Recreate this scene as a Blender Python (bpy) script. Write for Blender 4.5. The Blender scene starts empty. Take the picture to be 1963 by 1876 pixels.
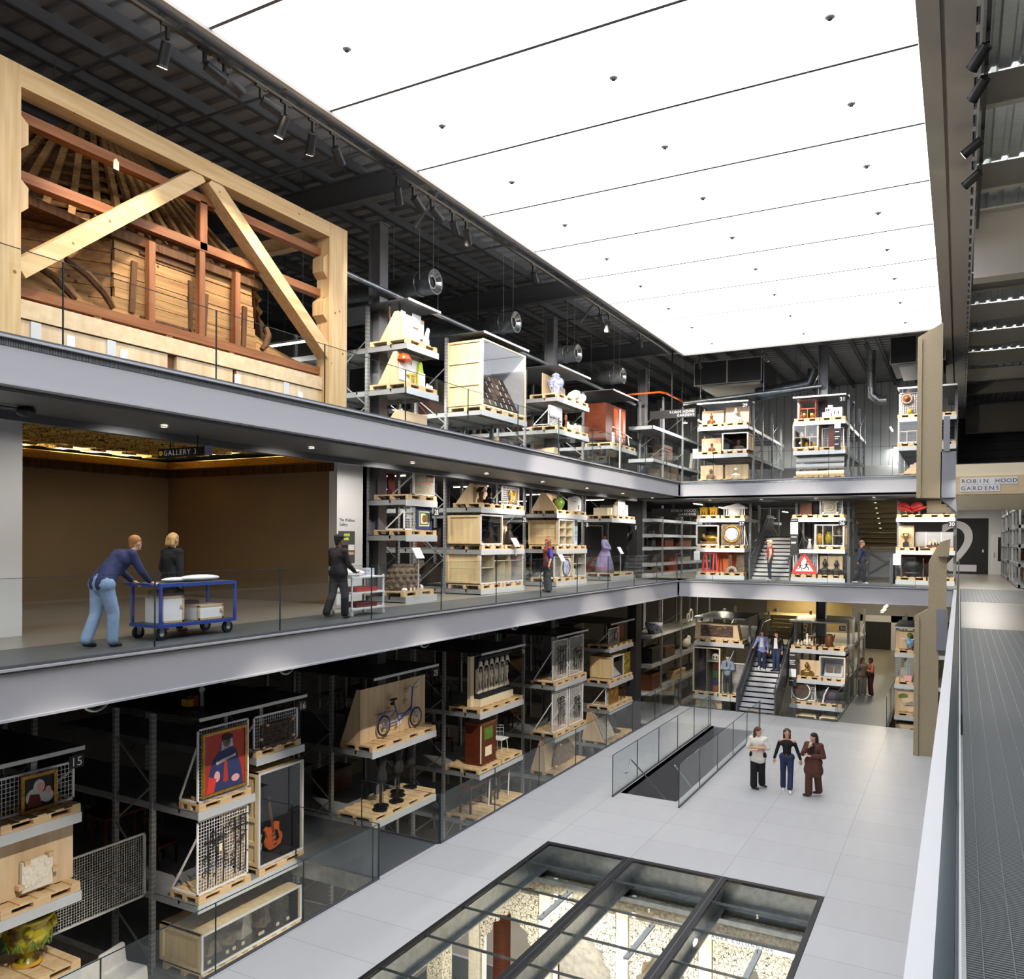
import bpy, bmesh, math, random
from mathutils import Vector, Matrix
PI=math.pi
SC=bpy.context.scene
COL=SC.collection
random.seed(7)
# ---------------------------------------------------------------- camera, world, exposure
F_PX,CXP,CYP=1575.99,981.64,1047.93
YAW,PIT,ROL=0.4985,-0.0081,0.0069
cd=bpy.data.cameras.new('camera'); cam=bpy.data.objects.new('camera',cd); COL.objects.link(cam); SC.camera=cam
cd.sensor_fit='HORIZONTAL'; cd.sensor_width=36.0; cd.lens=F_PX/1963*36
cd.shift_x=-(CXP-981.5)/1963; cd.shift_y=(CYP-938)/1963
cd.clip_start=0.05; cd.clip_end=300
_c,_s=math.cos(YAW),math.sin(YAW)
_f=Vector((-_s,_c,0)); _r=Vector((_c,_s,0)); _u=Vector((0,0,1))
_f2=_f*math.cos(PIT)+_u*math.sin(PIT); _u2=_u*math.cos(PIT)-_f*math.sin(PIT)
_r3=_r*math.cos(ROL)+_u2*math.sin(ROL); _u3=_u2*math.cos(ROL)-_r*math.sin(ROL)
cam.matrix_world=Matrix(((_r3.x,_u3.x,-_f2.x,0),(_r3.y,_u3.y,-_f2.y,0),(_r3.z,_u3.z,-_f2.z,1.62),(0,0,0,1)))
W=bpy.data.worlds.new('world'); SC.world=W; W.use_nodes=True
W.node_tree.nodes['Background'].inputs[0].default_value=(0.75,0.82,1,1)
W.node_tree.nodes['Background'].inputs[1].default_value=0.05
SC.view_settings.view_transform='Standard'; SC.view_settings.look='None'
SC.view_settings.exposure=0.35; SC.view_settings.gamma=1.0
try: SC.view_settings.use_curve_mapping=False
except Exception: pass
cy=SC.cycles
cy.max_bounces=8; cy.diffuse_bounces=4; cy.glossy_bounces=3; cy.transmission_bounces=4; cy.transparent_max_bounces=24
cy.caustics_reflective=False; cy.caustics_refractive=False; cy.use_denoising=True; cy.sample_clamp_indirect=4.0
# strengths of the place's lamps and of the added ones
K_CEIL=3.3; K_SPOT=1.0; K_STRIP=1.0
# ---------------------------------------------------------------- key levels (metres)
XL,YF,ZG,ZU,ZC=-10.16,33.1,-5.15,4.07,9.38   # left edge, far edge, glass-floor level, upper walkway, luminous ceiling
ZB=-9.3                                      # lowest floor
FX,FY=-12.3,35.5                             # fronts of the left and the far racks
# ---------------------------------------------------------------- mesh helper
class MB:
    def __init__(s): s.v=[]; s.f=[]; s.m=[]; s.sm=[]
    def add(s,vs,fs,m=0,sm=False):
        o=len(s.v); s.v+= [tuple(p) for p in vs]
        for f in fs: s.f.append([i+o for i in f]); s.m.append(m); s.sm.append(sm)
        return s
    def box(s,x0,x1,y0,y1,z0,z1,m=0):
        if x0>x1:x0,x1=x1,x0
        if y0>y1:y0,y1=y1,y0
        if z0>z1:z0,z1=z1,z0
        return s.add([(x0,y0,z0),(x1,y0,z0),(x1,y1,z0),(x0,y1,z0),(x0,y0,z1),(x1,y0,z1),(x1,y1,z1),(x0,y1,z1)],
            [(3,2,1,0),(4,5,6,7),(0,1,5,4),(1,2,6,5),(2,3,7,6),(3,0,4,7)],m)
    def bx(s,c,d,m=0): return s.box(c[0]-d[0]/2,c[0]+d[0]/2,c[1]-d[1]/2,c[1]+d[1]/2,c[2]-d[2]/2,c[2]+d[2]/2,m)
    def bar(s,p,q,w,h=None,m=0,up=(0,0,1)):
        h=h or w; p=Vector(p); q=Vector(q); d=(q-p)
        if d.length<1e-6: return s
        d.normalize(); u=Vector(up)
        if abs(d.dot(u))>0.95: u=Vector((0,1,0)) if abs(d.y)<0.9 else Vector((1,0,0))
        a=d.cross(u).normalized()*(w/2); b=a.cross(d).normalized()*(h/2)
        vs=[e+k for e in (p,q) for k in (-a-b,a-b,a+b,-a+b)]
        return s.add(vs,[(0,1,2,3),(7,6,5,4),(0,4,5,1),(1,5,6,2),(2,6,7,3),(3,7,4,0)],m)
    def tube(s,pts,r,n=8,m=0,cap=True,sm=True):
        pts=[Vector(p) for p in pts]; rs=r if isinstance(r,(list,tuple)) else [r]*len(pts)
        vs=[]; fs=[]; prev=None
        for i,p in enumerate(pts):
            d=(pts[min(i+1,len(pts)-1)]-pts[max(i-1,0)])
            d=d.normalized() if d.length>1e-9 else Vector((0,0,1))
            if prev is None:
                a=d.cross(Vector((0,0,1)))
                if a.length<1e-3: a=d.cross(Vector((1,0,0)))
            else:
                a=prev-d*prev.dot(d)
                if a.length<1e-4: a=d.cross(Vector((1,0,0)))
            a.normalize(); prev=a; b=d.cross(a)
            for k in range(n):
                t=2*PI*k/n; vs.append(p+a*(rs[i]*math.cos(t))+b*(rs[i]*math.sin(t)))
        for i in range(len(pts)-1):
            for k in range(n):
                k2=(k+1)%n; fs.append((i*n+k,i*n+k2,(i+1)*n+k2,(i+1)*n+k))
        s.add(vs,fs,m,sm)
        if cap: s.add(vs[:n],[tuple(range(n))[::-1]],m); s.add(vs[-n:],[tuple(range(n))],m)
        return s
    def ring(s,c,R,r,ax='y',n=24,k=6,m=0,a0=0,a1=2*PI):
        pts=[]; full=abs(a1-a0-2*PI)<1e-6
        for i in range(n+1):
            t=a0+(a1-a0)*i/n; x,y=R*math.cos(t),R*math.sin(t)
            pts.append({'y':(c[0]+x,c[1],c[2]+y),'x':(c[0],c[1]+x,c[2]+y),'z':(c[0]+x,c[1]+y,c[2])}[ax])
        return s.tube(pts,r,k,m,cap=not full)
    def lathe(s,prof,n=20,m=0,c=(0,0,0),sx=1,sy=1):
        vs=[]; fs=[]
        for r,z in prof:
            for k in range(n):
                t=2*PI*k/n; vs.append((c[0]+sx*r*math.cos(t),c[1]+sy*r*math.sin(t),c[2]+z))
        for i in range(len(prof)-1):
            for k in range(n):
                k2=(k+1)%n; fs.append((i*n+k,i*n+k2,(i+1)*n+k2,(i+1)*n+k))
        s.add(vs,fs,m,True)
        s.add(vs[:n],[tuple(range(n))[::-1]],m); s.add(vs[-n:],[tuple(range(n))],m)
        return s
    def disc(s,c,r,t,ax='y',n=24,m=0):
        d={'x':(t/2,0,0),'y':(0,t/2,0),'z':(0,0,t/2)}[ax]; c=Vector(c); d=Vector(d)
        return s.tube([c-d,c+d],r,n,m,sm=False)
    def ell(s,c,r,n=12,k=8,m=0,R=None):
        vs=[]; fs=[]
        for i in range(k+1):
            p=PI*i/k
            for j in range(n):
                t=2*PI*j/n; v=Vector((r[0]*math.sin(p)*math.cos(t),r[1]*math.sin(p)*math.sin(t),r[2]*math.cos(p)))
                if R is not None: v=R@v
                vs.append((c[0]+v.x,c[1]+v.y,c[2]+v.z))
        for i in range(k):
            for j in range(n):
                j2=(j+1)%n; fs.append((i*n+j,(i+1)*n+j,(i+1)*n+j2,i*n+j2))
        return s.add(vs,fs,m,True)
    def cap(s,p,q,r0,r1=None,n=10,m=0):
        """tapered capsule"""
        r1=r0 if r1 is None else r1
        p=Vector(p); q=Vector(q); d=(q-p); L=d.length
        if L<1e-6: return s.ell(p,(r0,)*3,n,6,m)
        d/=L; P=[];R=[]
        for a in (-90,-60,-30): P.append(p+d*(r0*math.sin(math.radians(a)))); R.append(max(1e-4,r0*math.cos(math.radians(a))))
        P+= [p,q]; R+= [r0,r1]
        for a in (30,60,90): P.append(q+d*(r1*math.sin(math.radians(a)))); R.append(max(1e-4,r1*math.cos(math.radians(a))))
        return s.tube(P,R,n,m,cap=False)
    def prism(s,poly,ax,a,b,m=0):
        """poly 2D extruded along ax: 'x'->(y,z) 'y'->(x,z) 'z'->(x,y)"""
        def P(u,v,t): return {'x':(t,u,v),'y':(u,t,v),'z':(u,v,t)}[ax]
        n=len(poly); A=sum(poly[i][0]*poly[(i+1)%n][1]-poly[(i+1)%n][0]*poly[i][1] for i in range(n))
        if (A<0)!=(ax=='y'): poly=poly[::-1]
        if a>b:a,b=b,a
        vs=[P(u,v,a) for u,v in poly]+[P(u,v,b) for u,v in poly]
        fs=[tuple(range(n))[::-1],tuple(range(n,2*n))]+[(i,(i+1)%n,n+(i+1)%n,n+i) for i in range(n)]
        return s.add(vs,fs,m)
    def xf(s,M,i0=0):
        for i in range(i0,len(s.v)): s.v[i]=tuple(M@Vector(s.v[i]))
        return s
def obj(name,mb,mat,parent=None,loc=None,rz=None,**kw):
    me=bpy.data.meshes.new(name); me.from_pydata(mb.v,[],mb.f)
    mats=mat if isinstance(mat,(list,tuple)) else [mat]
    for m in mats: me.materials.append(m)
    me.polygons.foreach_set('material_index',mb.m); me.polygons.foreach_set('use_smooth',mb.sm)
    me.update()
    o=bpy.data.objects.new(name,me); COL.objects.link(o)
    if parent is not None: o.parent=parent
    if loc is not None: o.location=loc
    if rz is not None: o.rotation_euler=(0,0,rz)
    for k,v in kw.items(): o[k]=v
    return o
def T(name,label,cat,loc=(0,0,0),rz=0,group=None):
    o=bpy.data.objects.new(name,None); COL.objects.link(o); o.empty_display_size=0.1
    o.location=loc; o.rotation_euler=(0,0,rz); o['label']=label; o['category']=cat
    if group: o['group']=group
    return o
def tag(o,label,cat,group=None,kind=None):
    o['label']=label; o['category']=cat
    if group: o['group']=group
    if kind: o['kind']=kind
    return o
def struct(name,mb,mat,parent=None,**kw):
    o=obj(name,mb,mat,parent,**kw)
    if parent is None: o['kind']='structure'
    return o
def text(name,body,size,mat,parent,loc,rot=(PI/2,0,0),align='LEFT',depth=0.002,xs=1.0,sp=1.0):
    c=bpy.data.curves.new(name,'FONT'); c.body=body; c.size=size; c.align_x=align; c.extrude=depth; c.space_character=sp
    c.materials.append(mat); o=bpy.data.objects.new(name,c); COL.objects.link(o)
    if parent is not None: o.parent=parent
    o.location=loc; o.rotation_euler=rot; o.scale=(xs,1,1)
    return o
def dup(root,loc=None,rz=None,label=None):
    r=root.copy(); COL.objects.link(r)
    if loc is not None: r.location=loc
    if rz is not None: r.rotation_euler=(0,0,rz)
    if label: r['label']=label
    for ch in list(root.children):
        c=ch.copy(); COL.objects.link(c); c.parent=r
        for g in list(ch.children):
            d=g.copy(); COL.objects.link(d); d.parent=c
    return r
# ---------------------------------------------------------------- materials
def srgb(h):
    if isinstance(h,str): h=[int(h[i:i+2],16)/255 for i in (0,2,4)]
    return tuple((c/12.92 if c<=0.04045 else ((c+0.055)/1.055)**2.4) for c in h)
def nt(name):
    m=bpy.data.materials.new(name); m.use_nodes=True
    t=m.node_tree; b=t.nodes['Principled BSDF']; return m,t,b
def mat(name,col,rough=0.6,metal=0.0,var=0.0,scale=8.0,stretch=(1,1,1),bump=0.0,col2=None,spec=0.5,detail=4,rampw=(0.3,0.7)):
    """plain or noise-mottled procedural material (object coordinates)"""
    m,t,b=nt(name); c=srgb(col) if isinstance(col,str) else col
    b.inputs['Roughness'].default_value=rough; b.inputs['Metallic'].default_value=metal
    b.inputs['Specular IOR Level'].default_value=spec
    b.inputs['Base Color'].default_value=(*c,1)
    if var or col2 or bump:
        tc=t.nodes.new('ShaderNodeTexCoord'); mp=t.nodes.new('ShaderNodeMapping'); nz=t.nodes.new('ShaderNodeTexNoise')
        mp.inputs['Scale'].default_value=stretch; nz.inputs['Scale'].default_value=scale; nz.inputs['Detail'].default_value=detail
        t.links.new(tc.outputs['Object'],mp.inputs[0]); t.links.new(mp.outputs[0],nz.inputs['Vector'])
        if var or col2:
            cr=t.nodes.new('ShaderNodeValToRGB')
            a=(c if col2 else tuple(x*(1-var) for x in c)); d=(srgb(col2) if isinstance(col2,str) else col2) if col2 else tuple(min(1,x*(1+var)) for x in c)
            cr.color_ramp.elements[0].position=rampw[0]; cr.color_ramp.elements[1].position=rampw[1]
            cr.color_ramp.elements[0].color=(*a,1); cr.color_ramp.elements[1].color=(*d,1)
            t.links.new(nz.outputs[0],cr.inputs[0]); t.links.new(cr.outputs[0],b.inputs['Base Color'])
        if bump:
            bp=t.nodes.new('ShaderNodeBump'); bp.inputs['Strength'].default_value=bump; bp.inputs['Distance'].default_value=0.02
            t.links.new(nz.outputs[0],bp.inputs['Height']); t.links.new(bp.outputs[0],b.inputs['Normal'])
    return m
def emit(name,col,strength):
    m=bpy.data.materials.new(name); m.use_nodes=True; t=m.node_tree; t.nodes.clear()
    o=t.nodes.new('ShaderNodeOutputMaterial'); e=t.nodes.new('ShaderNodeEmission')
    e.inputs[0].default_value=(*srgb(col),1); e.inputs[1].default_value=strength
    t.links.new(e.outputs[0],o.inputs[0]); return m
def glass(name,tint=(0.9,0.96,0.95),base=0.03,k=0.55):
    m=bpy.data.materials.new(name); m.use_nodes=True; t=m.node_tree; t.nodes.clear()
    o=t.nodes.new('ShaderNodeOutputMaterial'); mx=t.nodes.new('ShaderNodeMixShader')
    tr=t.nodes.new('ShaderNodeBsdfTransparent'); gl=t.nodes.new('ShaderNodeBsdfGlossy'); lw=t.nodes.new('ShaderNodeLayerWeight')
    pw=t.nodes.new('ShaderNodeMath'); pw.operation='POWER'; pw.inputs[1].default_value=4.0
    ml=t.nodes.new('ShaderNodeMath'); ml.operation='MULTIPLY_ADD'; ml.inputs[1].default_value=k; ml.inputs[2].default_value=base
    tr.inputs[0].default_value=(*tint,1); gl.inputs['Roughness'].default_value=0.02
    lw.inputs[0].default_value=0.5
    t.links.new(lw.outputs['Facing'],pw.inputs[0]); t.links.new(pw.outputs[0],ml.inputs[0])
    t.links.new(ml.outputs[0],mx.inputs[0]); t.links.new(tr.outputs[0],mx.inputs[1]); t.links.new(gl.outputs[0],mx.inputs[2])
    t.links.new(mx.outputs[0],o.inputs[0]); return m
def tilemat(name,col,sx,sy,ox,oy,mortar,rough=0.35,line=0.006,var=0.05):
    m,t,b=nt(name); N=t.nodes.new; L=t.links.new
    tc=N('ShaderNodeTexCoord'); mp=N('ShaderNodeMapping'); mp.inputs['Location'].default_value=(-ox,-oy,0)
    L(tc.outputs['Object'],mp.inputs[0])
    br=N('ShaderNodeTexBrick'); br.offset=0; br.squash=1; br.inputs['Scale'].default_value=1.0
    br.inputs['Brick Width'].default_value=sx; br.inputs['Row Height'].default_value=sy
    br.inputs['Mortar Size'].default_value=line; br.inputs['Mortar Smooth'].default_value=0.3; br.inputs['Bias'].default_value=0
    c=srgb(col); br.inputs['Color1'].default_value=(*[x*(1-var*.6) for x in c],1); br.inputs['Color2'].default_value=(*[min(1,x*(1+var*.6)) for x in c],1)
    br.inputs['Mortar'].default_value=(*srgb(mortar),1)
    L(mp.outputs[0],br.inputs['Vector'])
    nz=N('ShaderNodeTexNoise'); nz.inputs['Scale'].default_value=1.2; nz.inputs['Detail'].default_value=5
    m2=N('ShaderNodeMapping'); m2.inputs['Scale'].default_value=(3,0.7,1); L(tc.outputs['Object'],m2.inputs[0]); L(m2.outputs[0],nz.inputs['Vector'])
    cr=N('ShaderNodeValToRGB'); cr.color_ramp.elements[0].color=(1-var*1.3,)*3+(1,); cr.color_ramp.elements[1].color=(1+var,)*3+(1,)
    L(nz.outputs[0],cr.inputs[0])
    mx=N('ShaderNodeMix'); mx.data_type='RGBA'; mx.blend_type='MULTIPLY'; mx.inputs[0].default_value=1
    L(br.outputs['Color'],mx.inputs[6]); L(cr.outputs[0],mx.inputs[7]); L(mx.outputs[2],b.inputs['Base Color'])
    b.inputs['Roughness'].default_value=rough; return m
def stripes(name,c1,c2,axis,pitch,duty=0.5,rough=0.5,metal=0.0,bump=0.3):
    """hard parallel bands across an axis (grating slats, ribbed sheet)"""
    m,t,b=nt(name); N=t.nodes.new; L=t.links.new
    tc=N('ShaderNodeTexCoord'); sp=N('ShaderNodeSeparateXYZ'); L(tc.outputs['Object'],sp.inputs[0])
    d=N('ShaderNodeMath'); d.operation='DIVIDE'; d.inputs[1].default_value=pitch; L(sp.outputs['XYZ'.index(axis)],d.inputs[0])
    fr=N('ShaderNodeMath'); fr.operation='FRACT'; L(d.outputs[0],fr.inputs[0])
    lt=N('ShaderNodeMath'); lt.operation='LESS_THAN'; lt.inputs[1].default_value=duty; L(fr.outputs[0],lt.inputs[0])
    mx=N('ShaderNodeMix'); mx.data_type='RGBA'; mx.inputs[6].default_value=(*srgb(c1),1); mx.inputs[7].default_value=(*srgb(c2),1)
    L(lt.outputs[0],mx.inputs[0]); L(mx.outputs[2],b.inputs['Base Color'])
    b.inputs['Roughness'].default_value=rough; b.inputs['Metallic'].default_value=metal
    if bump:
        bp=N('ShaderNodeBump'); bp.inputs['Strength'].default_value=bump; bp.inputs['Distance'].default_value=0.01
        L(lt.outputs[0],bp.inputs['Height']); L(bp.outputs[0],b.inputs['Normal'])
    return m
def woodmat(name,c1,c2,axis='X',scale=1.0,rough=0.6,knots=None):
    """grained timber: noise stretched along an axis"""
    st=[14*scale]*3; st['XYZ'.index(axis)]=0.9*scale
    m=mat(name,c1,rough,0,0,1.0,tuple(st),0.05,c2,0.3,5,(0.35,0.68))
    if knots:
        t=m.node_tree; N=t.nodes.new; L=t.links.new; b=t.nodes['Principled BSDF']
        src=b.inputs['Base Color'].links[0].from_socket
        tc=N('ShaderNodeTexCoord'); vo=N('ShaderNodeTexVoronoi'); vo.inputs['Scale'].default_value=3.2
        L(tc.outputs['Object'],vo.inputs['Vector'])
        lt=N('ShaderNodeMath'); lt.operation='LESS_THAN'; lt.inputs[1].default_value=0.09; L(vo.outputs['Distance'],lt.inputs[0])
        mx=N('ShaderNodeMix'); mx.data_type='RGBA'; L(lt.outputs[0],mx.inputs[0]); L(src,mx.inputs[6]); mx.inputs[7].default_value=(*srgb(knots),1)
        L(mx.outputs[2],b.inputs['Base Color'])
    return m
M={}
def mk(k,*a,**kw): M[k]=mat(k,*a,**kw)
mk('steel_paint','c0c0c3',0.45,0.0,0.02,2)
mk('fascia_paint','a9a9ad',0.45)
mk('steel_light','cccdce',0.4)
mk('shelf_steel','a3a6a8',0.45,0.35,0.08,3)
mk('shelf_front','c4c9cd',0.4,0.15,0.03,3)
mk('post_steel','9b9ea0',0.45,0.5,0.1,6)
mk('galv','a7adb2',0.32,0.85,0.18,7)
mk('galv_dark','70777d',0.35,0.8,0.2,7)
mk('chrome','d8dadc',0.15,0.95)
mk('dark_steel','5c5e62',0.5,0.3,0.06,3)
mk('column_paint','86878d',0.5,0.1,0.03,2)
mk('roof_beam','5b5c5f',0.6)
mk('roof_deck','8f8f90',0.6,0.0,0.05,2)
mk('deck_galv','c3cace',0.45,0.35,0.12,5,(1,6,1))
mk('warm_beam','aaa59c',0.6)
mk('black','141416',0.5)
mk('soft_black','1d1d20',0.75)
mk('near_black','2a2a2c',0.7)
mk('white','e9e9ea',0.55)
mk('white_paint','f0f0f0',0.4)
mk('wall_white','e2e3e4',0.8,0,0.015,1)
mk('wall_tan','8f7a5e',0.85,0,0.04,0.6)
mk('wall_dark','4b4b4d',0.85,0,0.06,0.7)
mk('wall_pale','c9c6c4',0.8,0,0.02,0.6)
mk('lino','938c80',0.28,0,0.05,1.4,(1,1,1))
mk('low_floor','b7b0a3',0.3,0,0.06,1.0)
mk('timber_soffit','8a7a55',0.7,0,0.05,1.5)
mk('cast_white','ece7dc',0.7,0,0.05,9)
mk('ivory','d9d0bb',0.6,0,0.14,14,bump=0.2)
mk('plaster','e8e2d2',0.85,0,0.06,12,bump=0.3)
mk('concrete','b8a98c',0.9,0,0.0,55,bump=0.35,col2='96876a')
mk('stone_grey','9c968a',0.9,0,0.2,10,bump=0.4)
mk('stone_brown','8a7763',0.9,0,0.3,9,bump=0.5,col2='564a3e')
mk('bronze','3b3a36',0.45,0.6,0.2,8)
mk('dark_bronze','22221f',0.5,0.4,0.2,8)
mk('gold','b38a3c',0.35,0.7,0.3,18,bump=0.3)
mk('brass','a98b4b',0.35,0.8)
mk('iron','2e2b28',0.6,0.5,0.25,12)
mk('red','b3342a',0.5); mk('bright_red','d83c34',0.45); mk('orange','e2682a',0.5); mk('helmet','f0521c',0.35)
mk('yellow','e8b92c',0.45); mk('hi_vis','c7dc3a',0.6); mk('blue','2c49a0',0.45); mk('navy','2c3766',0.75); mk('green','3d7b3f',0.4)
mk('purple_cloth','8b84ad',0.85,0,0.1,5); mk('maroon','6a2a26',0.8); mk('pink','e6a9a9',0.6)
mk('paper','f3f2ee',0.8); mk('cream','e9dcbc',0.7); mk('glaze_blue','41519c',0.25,0,0.35,12,col2='dfe2ea')
mk('glaze_green','5b7a2c',0.22,0,0.3,6); mk('majolica','a8a021',0.2,0,0.0,5,bump=0.3,col2='5d4210',rampw=(0.42,0.62))
mk('amber_glaze','c69a2c',0.2,0,0.2,5)
mk('fabric_white','d9d5cf',0.9,0,0.08,6,bump=0.2)
mk('cable','1a1a1a',0.6)
mk('mosaic','a9a48f',0.85,0,0.35,42,bump=0.3,detail=1)
mk('brown_leather','6b4126',0.5,0,0.2,6); mk('mahogany','5a2a17',0.35,0,0.3,4,(1,1,8)); mk('red_wood','9a4220',0.38,0,0.25,3,(6,6,0.8))
mk('walnut','70431f',0.4,0,0.3,3,(8,8,1)); mk('dark_wood','33231b',0.5,0,0.3,3,(8,8,1))
mk('lattice','4a372c',0.7,0,0.4,30,bump=0.5)
mk('purple_shade','3e3742',0.7)
M['ply']=woodmat('plywood','e0c8a6','cdb08a','Z',0.5,0.6)
M['ply_x']=woodmat('plywood_long','e0c8a6','d0b48c','X',0.5,0.6)
M['pallet']=woodmat('pallet_wood','dcc39a','c4a478','X',0.9,0.7)
M['crate']=woodmat('crate_wood','dcc79c','ccb386','Z',0.7,0.6)
M['glulam_z']=woodmat('glulam_upright','dcbd8e','c8a46e','Z',0.9,0.55,'8f5f2e')
M['glulam_y']=woodmat('glulam_rail','dcbd8e','cca874','Y',0.9,0.55,'96683a')
M['old_timber']=woodmat('aged_boards','a17646','7a5430','Y',0.9,0.8,'4e3420')
M['old_timber2']=woodmat('aged_boards_pale','b48a58','8c6740','Y',1.2,0.8,'5a3d26')
M['red_timber']=woodmat('stained_softwood','96623c','7c4a2a','Y',0.8,0.55)
M['red_timber_z']=woodmat('stained_post','96623c','7c4a2a','Z',0.8,0.55)
M['dark_timber']=woodmat('smoked_timber','6c4a2c','49301d','Z',0.9,0.8)
M['floor_tile']=tilemat('floor_tiles','bdbdbd',1.96,1.24,-2.2,16.63,'94949a',0.38,0.007,0.045)
M['grate']=stripes('grating','2d2e2f','83878a','Y',0.0205,0.42,0.45,0.3,0.5)
M['grate_x']=stripes('grating_cross','4a4e51','8a9094','Y',0.05,0.5,0.5,0.3,0.3)
M['clad']=stripes('ribbed_cladding','8f9396','c6cacc','X',0.45,0.9,0.35,0.6,0.4)
M['clad_dark']=stripes('ribbed_dark_cladding','2d2a31','4f4a56','Z',0.5,0.85,0.6,0.0,0.3)
M['glass']=glass('balustrade_glass',(0.965,0.985,0.982),0.03,0.4)
M['glass_edge']=mat('glass_edge','2b3a40',0.15,0.0)
M['glass_floor']=glass('floor_glass',(0.94,0.955,0.95),0.035,0.4)
M['case_glass']=glass('case_glass',(0.93,0.94,0.95),0.05,0.4)
M['ceil']=emit('luminous_fabric','f6f8ff',K_CEIL)
M['led']=emit('led_tube','fff6e6',9.0); M['led_warm']=emit('led_warm','ffdf9a',11.0); M['lamp_face']=emit('lamp_face','ffe9c4',20.0)
# ================================================================ SETTING
# --- luminous ceiling: fabric panels with dark seams, held in a steel rim
mb=MB()
for k in range(14):
    y1=33.4-k*2.73; mb.box(-10.1,-0.64,y1-2.73+0.012,y1-0.012,ZC,ZC+0.04)
ceil=struct('ceiling',mb,M['ceil'])
mb=MB()
for k in range(1,14): mb.box(-10.1,-0.64,33.4-k*2.73-0.03,33.4-k*2.73+0.03,ZC-0.004,ZC+0.05)
struct('ceiling_seam',mb,M['dark_steel'],ceil)
mb=MB().box(-10.15,-0.6,-4.85,33.45,ZC+0.05,ZC+0.10); struct('ceiling_backing',mb,M['roof_beam'],ceil)
mb=MB(); mb.box(-10.2,-10.1,-4.9,33.5,ZC-0.06,ZC+0.5); mb.box(-10.2,-0.63,33.4,33.5,ZC-0.06,ZC+0.5)
struct('trim_1',mb,M['warm_beam'])
sp0=None
for cx in (-8.6,-5.17,-1.76):
    for k in range(10):
        y=12.94+(k-1)*2.73
        if y>33: continue
        if sp0 is None:
            sp0=T('sprinkler_head','small round sprinkler head set in the white luminous ceiling','sprinkler',(cx,y,ZC),0,'sprinkler heads in the luminous ceiling')
            obj('rose',MB().lathe([(0.0,0.0),(0.07,0.0),(0.07,-0.012),(0.04,-0.018),(0.0,-0.018)],14),M['steel_paint'],sp0)
            obj('nozzle',MB().lathe([(0.03,-0.018),(0.025,-0.04),(0.035,-0.045),(0.0,-0.045)],10),M['dark_steel'],sp0)
        else: dup(sp0,(cx,y,ZC))
# --- main roof deck (ribbed), purlins and rafters on the left and far sides
def ribbed(x0,x1,y0,y1,z,pitch,dep,along,m):
    """ribbed sheet: ribs run along 'x' or 'y'"""
    mb=MB(); a,b=(y0,y1) if along=='x' else (x0,x1); n=int((b-a)/pitch); pts=[]
    for i in range(n):
        t=a+i*pitch; pts+=[(t,z),(t+pitch*.55,z),(t+pitch*.65,z+dep),(t+pitch*.9,z+dep)]
    vs=[];fs=[]
    for t,zz in pts:
        vs+= [(x0,t,zz),(x1,t,zz)] if along=='x' else [(t,y0,zz),(t,y1,zz)]
    for i in range(len(pts)-1): fs.append((2*i,2*i+1,2*i+3,2*i+2))
    mb.add(vs,fs); return mb
struct('ceiling_roof_deck',ribbed(-26,0.2,-6,60,10.95,0.5,0.09,'x',0),M['roof_deck'])
pl=None
for i in range(14):
    x=-11.05-1.1*i
    mb=MB().box(-0.04,0.04,-6,58,0,0.26).box(-0.04,0.1,-6,58,0,0.02)
    if pl is None:
        pl=obj('roof_purlin',mb,M['roof_beam'],loc=(x,0,10.68)); tag(pl,'dark grey roof purlin running lengthwise under the ribbed metal roof','purlin','roof purlins')
    else: dup(pl,(x,0,10.68))
for i in range(9): dup(pl,(-9.95+1.1*i,39.6,10.68)).scale=(1,0.32,1)
for y,lb in ((16.3,'dark roof rafter above the right post of the timber frame'),(26.1,'second dark roof rafter, crossing behind the silver duct outlets'),(35.9,'dark roof rafter at the far end of the luminous ceiling')):
    x1=-10.3 if y<30 else 0
    mb=MB().box(-26,x1,-0.14,0.14,0.0,0.03).box(-26,x1,-0.02,0.02,0.03,0.6).box(-26,x1,-0.14,0.14,0.6,0.63)
    mb.bar((-10.8,0,0.02),(-11.6,0.0,-0.9),0.06) if y<30 else None
    tag(obj('roof_rafter',mb,M['roof_beam'],loc=(0,y,10.04)),lb,'rafter')
# --- right-hand roof: box beam, deep cross beams, galvanised deck
mb=MB().box(-0.63,-0.33,-4,58,ZC-0.05,ZC+0.55).box(-0.27,0.14,-4,58,ZC-0.05,ZC+0.55).box(-0.33,-0.27,-4,58,ZC+0.1,ZC+0.2)
tag(obj('edge_beam',mb,M['warm_beam']),'long taupe double steel beam along the right edge of the luminous ceiling','beam')
mb=MB().box(0.19,0.23,-4,58,ZC-0.1,ZC+0.35)
for i in range(90): mb.box(0.14,0.19,-3.6+i*0.68,-3.6+i*0.68+0.2,ZC-0.05,ZC+0.0)
tag(obj('slotted_angle',mb,M['steel_paint']),'pale slotted steel angle beside the taupe edge beam','angle')
struct('ceiling_side_deck',ribbed(0.2,6,-6,60,10.25,0.34,0.07,'y',0),M['deck_galv'])
pr=None
for i,y in enumerate((9.2,13.3,17.4,21.5,30.0,34.0,38.3,42.4,46.5,50.6)):
    mb=MB().box(0.24,5.7,0,0.03,0,0.56).box(0.24,5.7,-0.05,0.14,-0.03,0.0)
    if pr is None: pr=obj('cross_beam',mb,M['warm_beam'],loc=(0,y,9.65)); tag(pr,'taupe cross beam under the galvanised deck at top right','beam','cross beams under the side deck')
    else: dup(pr,(0,y,9.65))
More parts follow.
